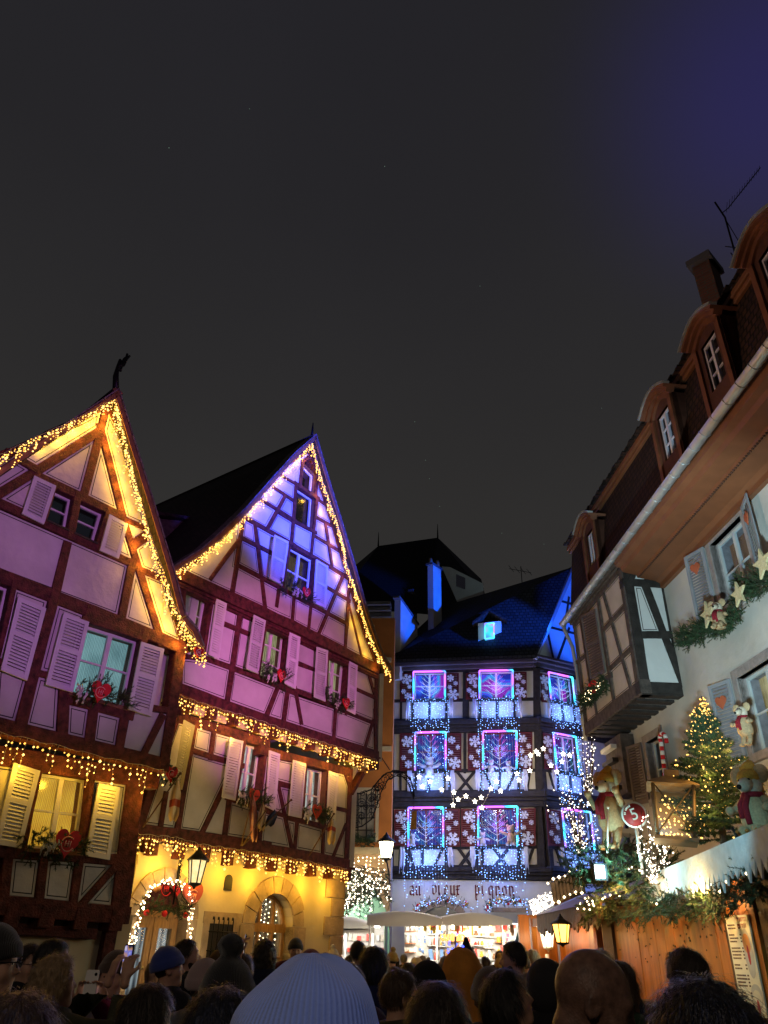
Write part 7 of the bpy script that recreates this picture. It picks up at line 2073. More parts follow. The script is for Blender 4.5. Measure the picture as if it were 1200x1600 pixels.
# shelving back wall with goods
M_SHELF = mat('white_shelf', (.70, .69, .66), .7, .05)
yb_ = 28.2; xa, xb = at_depth(632, 1480, yb_).x, at_depth(826, 1480, yb_).x
mb = MB(); mb.box(((xa + xb) / 2, yb_ + .06, 1.35), xb - xa, .06, 2.7); mb.build('back_board', M_SHELF, st1)
rnd = random.Random(71); NB = 11; cols_ = [(.8, .78, .7), (.75, .10, .08), (.15, .28, .6), (.75, .5, .08), (.12, .35, .18), (.7, .65, .55), (.55, .2, .35), (.30, .16, .08), (.75, .75, .78)]
GM = [mat('goods_%d' % i, c, .45, .2, 9) for i, c in enumerate(cols_)]
for bay in range(NB):
    x0 = xa + (xb - xa) * bay / NB; x1 = xa + (xb - xa) * (bay + 1) / NB; pal = [rnd.randrange(9) for _ in range(4)]
    if bay in (0, 1): pal = [0, 5, 8, 2]
    if bay in (4, 8): pal = [3, 7, 3, 1]
    kind = bay % 4
    if kind == 1:                       # hanging cards and magnets, no shelves
        for k in range(46):
            w, h = rnd.uniform(.03, .09), rnd.uniform(.04, .11); mb = MB(); mb.box((rnd.uniform(x0 + .05, x1 - .05), yb_ - .02 - .004 * (k % 5), rnd.uniform(1.0, 2.6)), w, .02, h); mb.build('souvenir', GM[rnd.choice(pal)], st1)
        continue
    z = 1.0 + rnd.uniform(0, .1)
    while z < 2.45:
        mb = MB(); mb.box(((x0 + x1) / 2, yb_ - .12, z), x1 - x0 - .02, .26, .022); mb.build('shelf', M_SHELF if kind else M_PINE, st1)
        x = x0 + .04; gap = rnd.uniform(.24, .42)
        while x < x1 - .05:
            w = rnd.uniform(.05, .16); h = rnd.uniform(.07, gap - .06); mb = MB(); k = rnd.choice(pal)
            if rnd.random() < .3: mb.box((x + w / 2, yb_ - .14, z + .012 + h / 2), w * .9, .10, h, Matrix.Rotation(rnd.uniform(-.2, .2), 3, 'Y'))
            elif rnd.random() < .5: mb.lathe([(0, 0), (w * .42, 0), (w * .45, h * .5), (w * .3, h * .75), (w * .38, h), (0, h)], (x + w / 2, yb_ - .14, z + .012), 8)
            else: mb.ball((x + w / 2, yb_ - .14, z + .012 + h * .35), (w * .45, .05, h * .35), 8, 6); mb.ball((x + w / 2, yb_ - .14, z + .012 + h * .8), (w * .3, .05, h * .22), 8, 5)
            o = mb.build('souvenir', GM[k], st1); x += w + rnd.uniform(.0, .07)
        z += gap
for i in range(30):                     # things dangling from the front rail
    x = xa + (xb - xa) * rnd.random(); L_ = rnd.uniform(.08, .35); mb = MB(); mb.box((x, 26.6 + rnd.uniform(-.1, .2), 2.62 - L_ / 2), rnd.uniform(.04, .14), .05, L_); mb.build('hanging_souvenir', GM[rnd.choice((0, 1, 3, 5, 7, 8))], st1)
# hanging pretzel row and bright tube lamps
mb = MB()
for i in range(7):
    c = Vector((at_depth(692 + i * 5, 1462, 27.4).x, 27.4, 2.22)); ring = [c + Vector((math.sin(t) * .07 * (1 + .4 * math.cos(t)), 0, math.cos(t) * .09)) for t in [2 * math.pi * j / 14 for j in range(15)]]; mb.tube(ring, .025, 6)
tag(mb.build('pretzels', mat('pretzel', (.50, .20, .05), .5), None, True), 'row of brown pretzel ornaments hanging in the souvenir stall', 'ornaments')
for i in range(4):
    x = xa + (xb - xa) * (i + .5) / 4; mb = MB(); mb.tube([Vector((x - .45, 26.9, 2.62)), Vector((x + .45, 26.9, 2.62))], .03, 6); mb.build('tube_lamp', emit('tube_lamp', (1, .93, .82), 8), st1); lamp('tube_light', (x, 26.7, 2.5), (1, .90, .72), 125, .15, st1)
# counter with goods in front
mb = MB(); mb.box(((xa + xb) / 2, 26.2, .5), xb - xa - .4, .7, 1.0); mb.build('counter', M_SHELF, st1)
# blue triangular signs and a bright panel at the right end
for x, y in ((814, 1462), (836, 1458)):
    c = at_depth(x, y, 24.8); t_ = empty('price_sign', Vector((c.x, c.y, c.z - .3)), 'small blue triangular card standing at the %s end of the bright stall' % ('right' if x > 820 else 'nearer right'), 'sign'); mb = MB(); q = [c + Vector((-.22, 0, -.2)), c + Vector((.22, 0, -.2)), c + Vector((0, 0, .28))]; mb.prism(q, [p + Vector((0, .03, 0)) for p in q]); mb.build('card', mat('blue_card', (.18, .40, .60), .5), t_)
    mb = MB(); mb.tube([c + Vector((0, .02, -.2)), Vector((c.x, c.y + .02, 0))], .012, 4); mb.build('stand', M_IRON, t_)
# left stall under the passage arch
st2, a2, b2, zt2 = awning(494, 585, 1438, 1451, 27.5, 'smaller white-awned stall half inside the passage arch', None, 1.8, .2)
mb = MB(); p, q = a2, b2; n = 26
for i in range(n):
    u, v = p.lerp(q, i / n), p.lerp(q, (i + 1) / n); m_ = u.lerp(v, .5); qq = [u, v, v - Vector((0, 0, .10)), m_ - Vector((0, 0, .18)), u - Vector((0, 0, .10))]; mb.prism(qq, [x + Vector((0, .01, 0)) for x in qq])
mb.build('valance', M_CANVAS, st2)
mb = MB(); xa2, xb2 = at_depth(498, 1480, 30.0).x, at_depth(600, 1480, 30.0).x; mb.box(((xa2 + xb2) / 2, 30.1, 1.3), xb2 - xa2, .06, 2.6); mb.build('back_board', M_SHELF, st2)
for k in range(14):
    x0 = xa2 + (xb2 - xa2) * k / 14
    for z in (1.05, 1.4, 1.75, 2.1):
        mb = MB(); w = rnd.uniform(.08, .16); h = rnd.uniform(.12, .28); mb.box((x0 + .1, 29.95, z + h / 2), w, .12, h); mb.build('souvenir', GM[rnd.choice((0, 5, 8, 1, 5))], st2)
for i in range(2):
    x = xa2 + (xb2 - xa2) * (i + .5) / 2; mb = MB(); mb.tube([Vector((x - .4, 28.6, 2.5)), Vector((x + .4, 28.6, 2.5))], .03, 6); mb.build('tube_lamp', emit('tube_lamp', (1, .93, .82), 8), st2); lamp('tube_light', (x, 28.5, 2.4), (1, .95, .85), 70, .15, st2)
# pale tent seen through the arch
tn = empty('white_tent', (at_depth(550, 1450, 33.5).x, 34.5, 0), 'white pointed tent glowing mint green behind the passage arch', 'tent'); c = at_depth(556, 1392, 34.5); mb = MB()
q = [at_depth(470, 1446, 33.2), at_depth(640, 1446, 33.2), at_depth(640, 1440, 36.5), at_depth(470, 1440, 36.5)]; apx = Vector((c.x, 34.8, c.z + .3))
mb.add(q + [apx], [(0, 1, 4), (1, 2, 4), (2, 3, 4), (3, 0, 4)]); mb.build('tent_roof', M_CANVAS, tn)
mb = MB(); mb.box((c.x, 38.5, 3), 9, .1, 6); mb.build('back_sheet', M_CANVAS, tn)
for p in q: mb = MB(); mb.tube([Vector((p.x, p.y, 0)), p], .03, 6); mb.build('pole', M_WHITE, tn)
lamp('tent_lamp', (c.x - .4, 33.0, 4.0), (.45, 1, .72), 130, .2, tn); lamp('tent_lamp', (c.x, 37, 3.2), (.45, 1, .72), 130, .2, tn)

# ------------------------------------------------------------------ wall lanterns, bracket sign, flags, hearts on the second house
def scroll(mb, c, ax, up, r, turns=1.3, w=.008, sgn=1, n=14):
    mb.tube([c + (ax * math.cos(t) * sgn + up * math.sin(t)) * r * (1 - t / (2 * math.pi * turns) * .75) for t in [2 * math.pi * turns * i / n for i in range(n + 1)]], w, 4)
lt = M0.px(311, 1331, .75); r_, c_ = lantern(lt + Vector((0, 0, .1)), .80, 'hexagonal wall lantern on a scrolled iron bracket beside the arched door', M_LGLASS, 1, M_IRON, 6, .46)
lamp('lantern_light', c_ + M0.n * .45, (1, .72, .3), 18, .1, r_)
mb = MB(); b0 = M0.px(283, 1330, .06); U = Vector((0, 0, 1))
arm = [b0 + U * .25, b0 + M0.n * .02, b0 - U * .55 + M0.n * .05, b0 - U * .85 + M0.n * .25, lt - U * 1.0, lt - U * .9]
mb.tube(arm, .016, 5); mb.tube([b0 + U * .3, b0 - U * 1.0], .02, 5)
for k in range(9):
    p = b0 + U * (.15 - k * .11) + M0.n * .05; scroll(mb, p, M0.n, U, .055, 1.2, .008)
for k in range(4): scroll(mb, (b0 - U * .85 + M0.n * .25).lerp(lt - U * 1.0, k / 4) - U * .06, M0.n, U, .05, 1.2, .008)
mb.build('bracket', M_IRON, r_)
lt = at_depth(604, 1300, 29.8); r_, c_ = lantern(lt, 1.05, 'bright white street lantern on the wall between orange and blue house', emit('lantern_white2', (1, .84, .5), 9), 1, M_IRON, 6, .55, ); lamp('lantern_light', c_ + Vector((0, -.45, 0)), (1, .8, .45), 45, .1, r_)
mb = MB(); mb.tube([lt - Vector((0, 0, .9)), lt + Vector((.12, .5, -1.3)), lt + Vector((.15, 1.2, -1.6))], .03, 5); mb.build('bracket', M_IRON, r_)
# big wrought-iron sign bracket
br = empty('iron_bracket', M1.px(*cK(950, 1000), .1), 'large wrought-iron sign bracket with scrolls arching out from the corner of the gabled house', 'sign bracket'); mb = MB()
BD = 24.0
def bp(x, y): return at_depth(540 + x / 4.708, 1000 + y / 4.708, BD)
out1 = [bp(*p) for p in ((20, 1120), (110, 1130), (190, 1100), (245, 1030), (300, 980), (370, 960), (430, 975), (480, 1030), (500, 1100), (505, 1160))]
in1 = [bp(*p) for p in ((30, 1390), (120, 1370), (190, 1320), (230, 1220), (260, 1120), (310, 1030), (370, 1000), (420, 1005), (460, 1050), (485, 1120))]
mb.tube(out1, .022, 5); mb.tube(in1, .018, 5); mb.tube([bp(225, 805), bp(325, 955)], .014, 4); mb.tube([bp(500, 1100), bp(500, 1170)], .02, 4)
for k in range(1, 10):
    a, b = out1[k], in1[k]; mb.tube([a, b], .010, 4); ax = Vector((1, 0, 0)); m_ = a.lerp(b, .5); L_ = (a - b).length
    scroll(mb, a.lerp(b, .3), ax, Vector((0, 0, 1)), min(.16, L_ * .3), 1.4, .011); scroll(mb, a.lerp(b, .7), ax, Vector((0, 0, 1)), min(.14, L_ * .3), 1.4, .011, -1)
rnd = random.Random(81)
for k in range(26): 
    t = rnd.uniform(0, 3.0); i = int(t); p = out1[i].lerp(out1[i + 1], t - i).lerp(in1[i].lerp(in1[i + 1], t - i), rnd.random()); scroll(mb, p, Vector((1, 0, 0)), Vector((0, 0, 1)), rnd.uniform(.06, .13), 1.4, .010, rnd.choice((-1, 1)))
mb.build('ironwork', M_IRON, br)
mb = MB(); q = [bp(485, 1260), bp(525, 1255), bp(520, 1390), bp(480, 1395)]; mb.prism(q, [p + Vector((0, .05, 0)) for p in q]); hs_ = empty('hanging_sign', q[2] - Vector((0, 0, .1)), 'small gilded hanging board on the end of the wrought-iron bracket', 'sign'); mb.build('board', mat('gilt', (.40, .24, .06), .5, .3, 12), hs_); mb = MB(); mb.tube([bp(502, 1165), bp(502, 1258)], .01, 4); mb.build('chain', M_IRON, hs_)
# flags on poles
def flag(fc, foot, tip, cloth, m, label, band=None, name='flag'):
    f0 = fc.px(*foot, .06); t0 = fc.px(*tip, .75); root = empty(name, f0, label, 'flag', 'flags on the gabled house'); mb = MB(); mb.tube([f0, t0], .016, 5); mb.ball(t0, .03, 6, 5); mb.build('pole', M_DARKPINE, root)
    (x0, y0), (x1, y1), w = cloth; n, k = 12, 6; vs = []; rnd = random.Random(int(x0)); mb = MB()
    for i in range(n + 1):
        t = i / n; cx, cy = x0 + (x1 - x0) * t, y0 + (y1 - y0) * t; ww = w * (.25 + .75 * min(1, t * 3)) * (1 if t < .85 else (1 - (t - .85) * 3.2))
        for j in range(k + 1):
            u = j / k - .5; vs.append(fc.px(cx + u * ww, cy + abs(u) * 6, .55 - .25 * t + .07 * math.sin(u * 9 + t * 3)))
    for i in range(n):
        for j in range(k): mb.add([], [], 0); mb.f.append((i * (k + 1) + j, i * (k + 1) + j + 1, (i + 1) * (k + 1) + j + 1, (i + 1) * (k + 1) + j)); mb.m.append(1 if band and band[0] <= i < band[1] else 0); mb.sm.append(True)
    mb.v = [tuple(v) for v in vs]; mb.build('cloth', [m, mat('flag_print', (.45, .10, .06), .9)], root)
M_LINEN = mat('linen', (.58, .46, .30), .95, .1, 6); M_PINK = mat('flag_pink', (.60, .16, .11), .95, .35, 5, col2=(.62, .40, .30)); M_NAVY = mat('flag_navy', (.03, .04, .10), .9)
flag(M1, cH(20, 1215), cH(370, 710), (cH(340, 740), cH(300, 1150), 17), M_LINEN, 'cream cloth flag with red print hanging by the left corner of the gabled house', (6, 8))
flag(M1, cH(940, 1390), cH(1060, 880), (cH(1045, 870), cH(1065, 1340), 12), M_PINK, 'long pink and white flag hanging below the bright shop window', None)
flag(M1, cH(950, 1390), cH(1170, 1060), (cH(1145, 980), cH(1130, 1240), 11), M_LINEN, 'short cream flag beside the long pink flag', None)
flag(M1, cH(960, 1380), cK(390, 840), (cK(235, 925), cK(175, 1075), 15), M_NAVY, 'dark rolled flag on a slanting pole between two shutters', None)
flag(M1, cK(560, 1360), cK(790, 970), (cK(770, 1000), cK(765, 1245), 13), M_LINEN, 'pale flag with red print at the right corner of the gabled house', (4, 6))
# door garland with lights, heart sign
def ring_pts(n=60, ext=.28): return [M0.W(dc + (dr_ + .02) * math.cos(t), dh + (dr_ + .02) * math.sin(t), .12) for t in [-.12 + (math.pi + .24) * i / n for i in range(n + 1)]]
rp_ = ring_pts(); full = [M0.W(dc + dr_ + .02, z, .12) for z in (.9, 1.2, 1.5)] + rp_ + [M0.W(dc - dr_ - .02 - .12 * k, dh - .25 - .28 * k, .12 + .05 * k) for k in range(5)]
P = resample(full, .035); rnd = random.Random(91)
bulbs_on([p + Vector((rnd.uniform(-.06, .06), rnd.uniform(-.05, .05), rnd.uniform(-.06, .06))) for p in P], 'garland of warm white bulbs round the arched door', .02, M_WARMW, 6, [P[20] + M0.n * .3, P[len(P) // 2] + M0.n * .3, P[-20] + M0.n * .3], name='door_light_garland', wire=True)
root = empty('door_swag', M0.W(dc, dz, .1), 'fir swag with red bows and small hearts above the arched door', 'garland'); mb = MB()
for k in range(90): fir_branch(mb, M0.W(dc + rnd.uniform(-.95, .95) * dr_, dz + .12 + rnd.uniform(-.06, .12), .02 + rnd.uniform(0, .12)), Vector((rnd.uniform(-1, 1), -.4, rnd.uniform(-.6, .6))), .2, rnd, .045, 50, 0, 1, False, .006)
mb.build('fir_sprigs', [M_FIR, M_TWIG], root, stuff=True)
mb = MB()
for s in (-.8, -.1, .75): mb.ball(M0.W(dc + s * dr_, dz + .05, .14), .06, 8, 6)
mb.build('bows', M_RED, root)
mb = MB(); heart_mesh(mb, M0.W(dc + .45 * dr_, dz + .5, .0), M0.a, Vector((0, 0, 1)), M0.n, .26, .04); mb.build('heart', M_RED, root)
mb = MB(); swirl(mb, M0.W(dc, dz + .5, .0), M0.a, Vector((0, 0, 1)), M0.n, .42, .0); mb.build('monogram', M_RED, root)
mb = MB(); mb.tube([M0.W(dc - .52 * dr_, dz + .45, .02), M0.W(dc - .45 * dr_, dz + .52, .05), M0.W(dc - .35 * dr_, dz + .5, .02)], .07, 8); mb.build('gingerbread', mat('pretzel', (.5, .2, .05)), root)
hc = M0.px(*c6(328, 358), .1); hh = empty('heart_sign', hc - Vector((0, 0, .3)), 'pink-red wooden heart sign on the wall under the lantern', 'sign'); mb = MB(); heart_mesh(mb, hc, M0.a, Vector((0, 0, 1)), M0.n, .56, .05); mb.build('heart', mat('faded_red', (.42, .08, .07), .7, .1), hh); mb = MB(); swirl(mb, hc, M0.a, Vector((0, 0, 1)), M0.n, .42, .04); mb.build('monogram', mat('pale_red_paint', (.75, .35, .30)), hh)
# curtain of bulbs inside the arched shop window
P = []
for k in range(9):
    s = wc - wr + .14 + (2 * wr - .28) * k / 8; ztop_ = wh + math.sqrt(max(0, wr ** 2 - (s - wc) ** 2)) - .1; z = ztop_
    while z > .7: P.append(M0.W(s + rnd.uniform(-.02, .02), z, -.42)); z -= rnd.uniform(.07, .13)
bulbs_on(P, 'strings of warm white bulbs behind the glass of the arched shop window', .016, M_WARMW, 5, [M0.W(wc, wh, -.7)], name='window_light_curtain', wire=False)
# fir and lights by the door at the house corner
bunch(195, 1462, 34, 50, 15.6, 110, 'lit fir bundle at the left foot of the arched door', 6, M_WARMW)

# ------------------------------------------------------------------ people: continuous bodies grown from a distance field
def snets(fn, lo, hi, h):
    """surface nets: field -> (verts, quads)"""
    n = [int(math.ceil((hi[i] - lo[i]) / h)) + 1 for i in range(3)]
    ax = [lo[i] + h * np.arange(n[i]) for i in range(3)]
    X, Y, Z = np.meshgrid(*ax, indexing='ij'); V = fn(X, Y, Z).astype(np.float32)
    ins = V < 0
    c = [(i, j, k) for i in (0, 1) for j in (0, 1) for k in (0, 1)]
    sl = lambda i, j, k: (slice(i, n[0] - 1 + i), slice(j, n[1] - 1 + j), slice(k, n[2] - 1 + k))
    cnt = sum(ins[sl(*q)].astype(np.int8) for q in c); act = (cnt > 0) & (cnt < 8)
    ids = -np.ones(act.shape, np.int64); ids[act] = np.arange(act.sum())
    pos = np.zeros((int(act.sum()), 3)); num = np.zeros(int(act.sum())); I = np.argwhere(act)
    for a in c:
        for d in range(3):
            if a[d] == 0:
                b = list(a); b[d] = 1
                va = V[sl(*a)][act]; vb = V[sl(*b)][act]; m = (va < 0) != (vb < 0)
                t = np.where(m, va / np.where(va == vb, 1, va - vb), 0)
                p = np.array(a, float)[None, :] + np.zeros((len(va), 3)); p[:, d] += t
                pos += p * m[:, None]; num += m
    pos = (I + pos / num[:, None]) * h + np.array(lo)
    quads = []
    for d in range(3):
        e1, e2 = (d + 1) % 3, (d + 2) % 3
        s0 = [slice(None)] * 3; s1 = [slice(None)] * 3; s0[d] = slice(0, -1); s1[d] = slice(1, None)
        A, B = ins[tuple(s0)], ins[tuple(s1)]; ch = A != B
        for (i, j, k) in np.argwhere(ch):
            g = [i, j, k]
            if g[e1] < 1 or g[e2] < 1 or g[e1] > n[e1] - 2 or g[e2] > n[e2] - 2: continue
            q = []
            for (u, w) in ((-1, -1), (0, -1), (0, 0), (-1, 0)):
                t = list(g); t[e1] += u; t[e2] += w; q.append(ids[tuple(t)])
            if min(q) < 0: continue
            quads.append(q if A[i, j, k] else q[::-1])
    return pos, quads


def smin(a, b, k):
    h = np.clip(.5 + .5 * (b - a) / k, 0, 1); return b + (a - b) * h - k * h * (1 - h)
def ell(P, c, r):
    q = [(P[i] - c[i]) / r[i] for i in range(3)]; l = np.sqrt(q[0] ** 2 + q[1] ** 2 + q[2] ** 2); return (l - 1) * min(r)
def cap(P, a, b, r0, r1):
    a = np.array(a, float); b = np.array(b, float); d = b - a; L = max((d ** 2).sum(), 1e-9)
    t = np.clip(sum((P[i] - a[i]) * d[i] for i in range(3)) / L, 0, 1)
    return np.sqrt(sum((P[i] - a[i] - d[i] * t) ** 2 for i in range(3))) - (r0 + (r1 - r0) * t)


HC = 1.632
def head_M(yaw, pitch):
    M = Matrix.Translation((0, -.02, 1.52)) @ Matrix.Rotation(math.radians(yaw), 4, 'Z') @ Matrix.Rotation(math.radians(pitch), 4, 'X') @ Matrix.Translation((0, .02, -1.52))
    return M
def xf(P, M):
    Mi = np.array(M.inverted()); return [Mi[i, 0] * P[0] + Mi[i, 1] * P[1] + Mi[i, 2] * P[2] + Mi[i, 3] for i in range(3)]
def f_head(P):
    z = HC; d = ell(P, (0, -.012, z + .025), (.077, .096, .092))
    d = smin(d, ell(P, (0, .028, z - .04), (.060, .064, .080)), .035)
    d = smin(d, cap(P, (-.018, .062, z - .098), (.018, .062, z - .098), .022, .022), .03)
    d = smin(d, cap(P, (-.042, .072, z + .022), (.042, .072, z + .022), .014, .014), .02)
    for s in (-1, 1): d = smin(d, ell(P, (s * .045, .055, z - .03), (.022, .022, .024)), .025)
    for s in (-1, 1):
        d = -smin(-d, ell(P, (s * .031, .100, z + .002), (.018, .016, .013)), .012); d = smin(d, ell(P, (s * .031, .073, z + .002), (.014, .014, .012)), .004)
    d = smin(d, cap(P, (0, .082, z + .012), (0, .106, z - .028), .008, .013), .012); d = smin(d, cap(P, (-.014, .090, z - .032), (.014, .090, z - .032), .009, .009), .010)
    d = smin(d, cap(P, (-.020, .083, z - .060), (.020, .083, z - .060), .008, .008), .008); d = smin(d, cap(P, (-.016, .080, z - .073), (.016, .080, z - .073), .008, .008), .008)
    for s in (-1, 1):
        ear = ell(P, (s * .080, -.008, z - .006), (.012, .021, .034)); ear = -smin(-ear, ell(P, (s * .090, .000, z - .004), (.009, .012, .022)), .006); d = smin(d, ear, .010)
    return d
def limbs(pose):
    """elbow, wrist for left(-1)/right(+1) arm"""
    if pose == 'down': return {s: ((s * .205, -.02, 1.405), (s * .26, -.04, 1.13), (s * .24, .07, .90)) for s in (-1, 1)}
    if pose == 'phone': return {s: ((s * .205, -.01, 1.405), (s * .25, .20, 1.24), (s * .06, .38, 1.50)) for s in (-1, 1)}
    if pose == 'phonehi': return {s: ((s * .205, -.01, 1.41), (s * .27, .24, 1.40), (s * .07, .40, 1.66)) for s in (-1, 1)}
    if pose == 'one': return {-1: ((-.205, -.02, 1.405), (-.26, -.04, 1.13), (-.24, .07, .90)), 1: ((.205, -.01, 1.405), (.27, .18, 1.26), (.10, .36, 1.52))}
def f_torso(P):
    d = ell(P, (0, -.005, 1.26), (.165, .112, .21)); d = smin(d, ell(P, (0, .0, 1.05), (.150, .112, .18)), .08); d = smin(d, ell(P, (0, -.005, .93), (.168, .125, .14)), .08)
    return smin(d, cap(P, (-.155, -.02, 1.415), (.155, -.02, 1.415), .058, .058), .07)
def f_arms(P, pose, g=0.0):
    d = None
    for s, (a, b, c) in limbs(pose).items():
        e = smin(cap(P, a, b, .055 + g, .044 + g), cap(P, b, c, .043 + g, .030 + g * .9), .03); d = e if d is None else np.minimum(d, e)
    return d
def f_legs(P, g=0.0):
    d = None
    for s in (-1, 1):
        e = smin(cap(P, (s * .088, 0, .90), (s * .095, .02, .49), .086 + g, .060 + g), cap(P, (s * .095, .02, .49), (s * .10, -.02, .09), .058 + g, .040 + g), .04)
        e = smin(e, cap(P, (s * .10, -.04, .045), (s * .105, .12, .035), .040 + g * .4, .034 + g * .4), .04); d = e if d is None else np.minimum(d, e)
    return d
def f_body(P, pose, M):
    d = smin(f_torso(P), f_arms(P, pose), .05); d = smin(d, f_legs(P), .06)
    nk = cap(P, (0, -.022, 1.56), (0, -.03, 1.42), .054, .062); d = smin(d, nk, .05)
    return smin(d, f_head(xf(P, M)), .025)
def hand_verts(wrist, fwd, palm_n, side, curl=.9):
    """palm and five fingers at wrist; fwd = finger direction, palm_n = palm normal"""
    w = np.array(wrist, float); f = np.array(fwd, float); f /= np.linalg.norm(f); pn = np.array(palm_n, float); pn -= f * pn.dot(f); pn /= np.linalg.norm(pn); a = np.cross(f, pn) * side
    segs = [(w - f * .03, w + f * .02, .026, .026), (w + f * .02 - a * .018, w + f * .075 - a * .022, .018, .017), (w + f * .02 + a * .018, w + f * .075 + a * .022, .018, .016), (w + f * .02, w + f * .08, .020, .018)]
    for k, (o, L) in enumerate(((-.032, .070), (-.011, .082), (.011, .076), (.031, .060))):
        p = w + f * .08 + a * o; q = p + (f * math.cos(curl * .5) + pn * math.sin(curl * .5)) * L * .5; r = q + (f * math.cos(curl * 1.3) + pn * math.sin(curl * 1.3)) * L * .55
        segs += [(p, q, .0088, .0082), (q, r, .0082, .0068)]
    p = w + f * .025 - a * .030; q = p + (f * .6 - a * .65 + pn * .3) * .045; r = q + (f * .9 - a * .05 + pn * .3) * .034; segs += [(p, q, .013, .010), (q, r, .010, .008)]
    def fn(X, Y, Z):
        d = None
        for (s0, s1, r0, r1) in segs:
            e = cap((X, Y, Z), s0, s1, r0, r1); d = e if d is None else smin(d, e, .006)
        return d
    lo = w - .13; hi = w + .20
    pts = np.array([s for g in segs for s in g[:2]]); lo = pts.min(0) - .035; hi = pts.max(0) + .035
    return snets(fn, lo, hi, .0075)


M_SKIN = mat('skin', (.46, .26, .18), .5, .12, 20, .06, 120)
M_SKIN2 = mat('skin_tan', (.34, .185, .12), .5, .12, 20, .06, 120)
def me_from(name, parts, m):
    v = []; f = []
    for (p, q) in parts:
        b = len(v); v.extend(map(tuple, p)); f.extend([tuple(int(i) + b for i in t) for t in q])
    me = bpy.data.meshes.new(name); me.from_pydata(v, [], f); me.materials.append(m); me.polygons.foreach_set('use_smooth', [True] * len(f)); me.update(); return me
BODY = {}; COAT = {}
def body_mesh(pose, yaw, pitch, res=.019):
    k = (pose, yaw, pitch, res)
    if k not in BODY:
        M = head_M(yaw, pitch); parts = []
        def fn(X, Y, Z): return f_body((X, Y, Z), pose, M)
        ymax = .2 if pose == 'down' else .46
        parts.append(snets(lambda X, Y, Z: np.maximum(fn(X, Y, Z), Z - 1.41), (-.34, -.22, -.01), (.34, ymax, 1.43), .026) if res > .014 and pose == 'down' else snets(lambda X, Y, Z: np.maximum(fn(X, Y, Z), Z - 1.41), (-.36, -.22, -.01), (.36, ymax, 1.43), .024))
        parts.append(snets(lambda X, Y, Z: np.maximum(fn(X, Y, Z), 1.385 - Z), (-.25, -.2, 1.36), (.25, .2 if 'hi' not in pose and pose != 'phone' and pose != 'one' else .2, 1.80), res if res < .014 else .0125))
        for s, (a, b, c) in limbs(pose).items():
            if c[2] > 1.2: parts.append(hand_verts(c, (-s * .15, .15, 1), (-s * .35, .9, .1) if True else 0, s, .9))
            else: parts.append(hand_verts(c, (0, .15, -1), (-s, .1, 0), s, .5))
        BODY[k] = me_from('body', parts, M_SKIN)
    return BODY[k]
def coat_mesh(pose, style, hood=False):
    k = (pose, style, hood)
    if k not in COAT:
        def fn(X, Y, Z):
            P = (X, Y, Z); g = .040 if style == 'puffer' else .030
            d = f_torso(P) - g
            skirt = ell(P, (0, 0, .86), (.21, .165, .34)); d = smin(d, skirt, .08)
            d = smin(d, f_arms(P, pose, .030 if style != 'puffer' else .040), .05)
            col = np.abs(np.sqrt((X / 1.05) ** 2 + (Y + .03) ** 2) - .085) - .024; col = np.maximum(col, np.abs(Z - 1.475) - .045); d = smin(d, col, .03)
            if style == 'puffer': d = d + .007 * np.abs(np.sin(Z * 34)) - .004
            if hood:
                hd = ell(P, (0, -.03, HC + .005), (.128, .142, .158)); hd = -smin(-hd, -(-ell(P, (0, .16, HC - .01), (.085, .15, .115))), .03) if False else np.maximum(hd, -ell(P, (0, .15, HC - .01), (.085, .16, .12))); d = smin(d, hd, .05)
            elif style == 'hooded':
                d = smin(d, ell(P, (0, -.125, 1.46), (.12, .055, .085)), .04)
            else: pass
            d = d + .003 * np.sin(X * 40 + Z * 23) * np.sin(Z * 31 + Y * 17)
            return np.maximum(d, .72 - Z)
        COAT[k] = me_from('coat', [snets(fn, (-.38, -.30, .66), (.38, .30 if pose == 'down' else .46, 1.86 if hood else 1.58), .022)], MATS['skin'])
    return COAT[k]
TROUS = None; SHOE = None
def trousers_mesh():
    global TROUS
    if TROUS is None: TROUS = me_from('trousers', [snets(lambda X, Y, Z: np.maximum(np.maximum(f_legs((X, Y, Z), .018), .075 - Z), Z - .95), (-.26, -.18, .03), (.26, .2, .98), .024)], MATS['skin'])
    return TROUS
def shoes_mesh():
    global SHOE
    if SHOE is None: SHOE = me_from('shoes', [snets(lambda X, Y, Z: np.maximum(np.minimum(*[smin(cap((X, Y, Z), (s * .10, -.05, .05), (s * .107, .14, .045), .050, .043), cap((X, Y, Z), (s * .10, -.03, .05), (s * .10, -.02, .12), .05, .05), .03) for s in (-1, 1)]), -Z + .002), (-.2, -.14, -.02), (.2, .22, .18), .018)], MATS['skin'])
    return SHOE
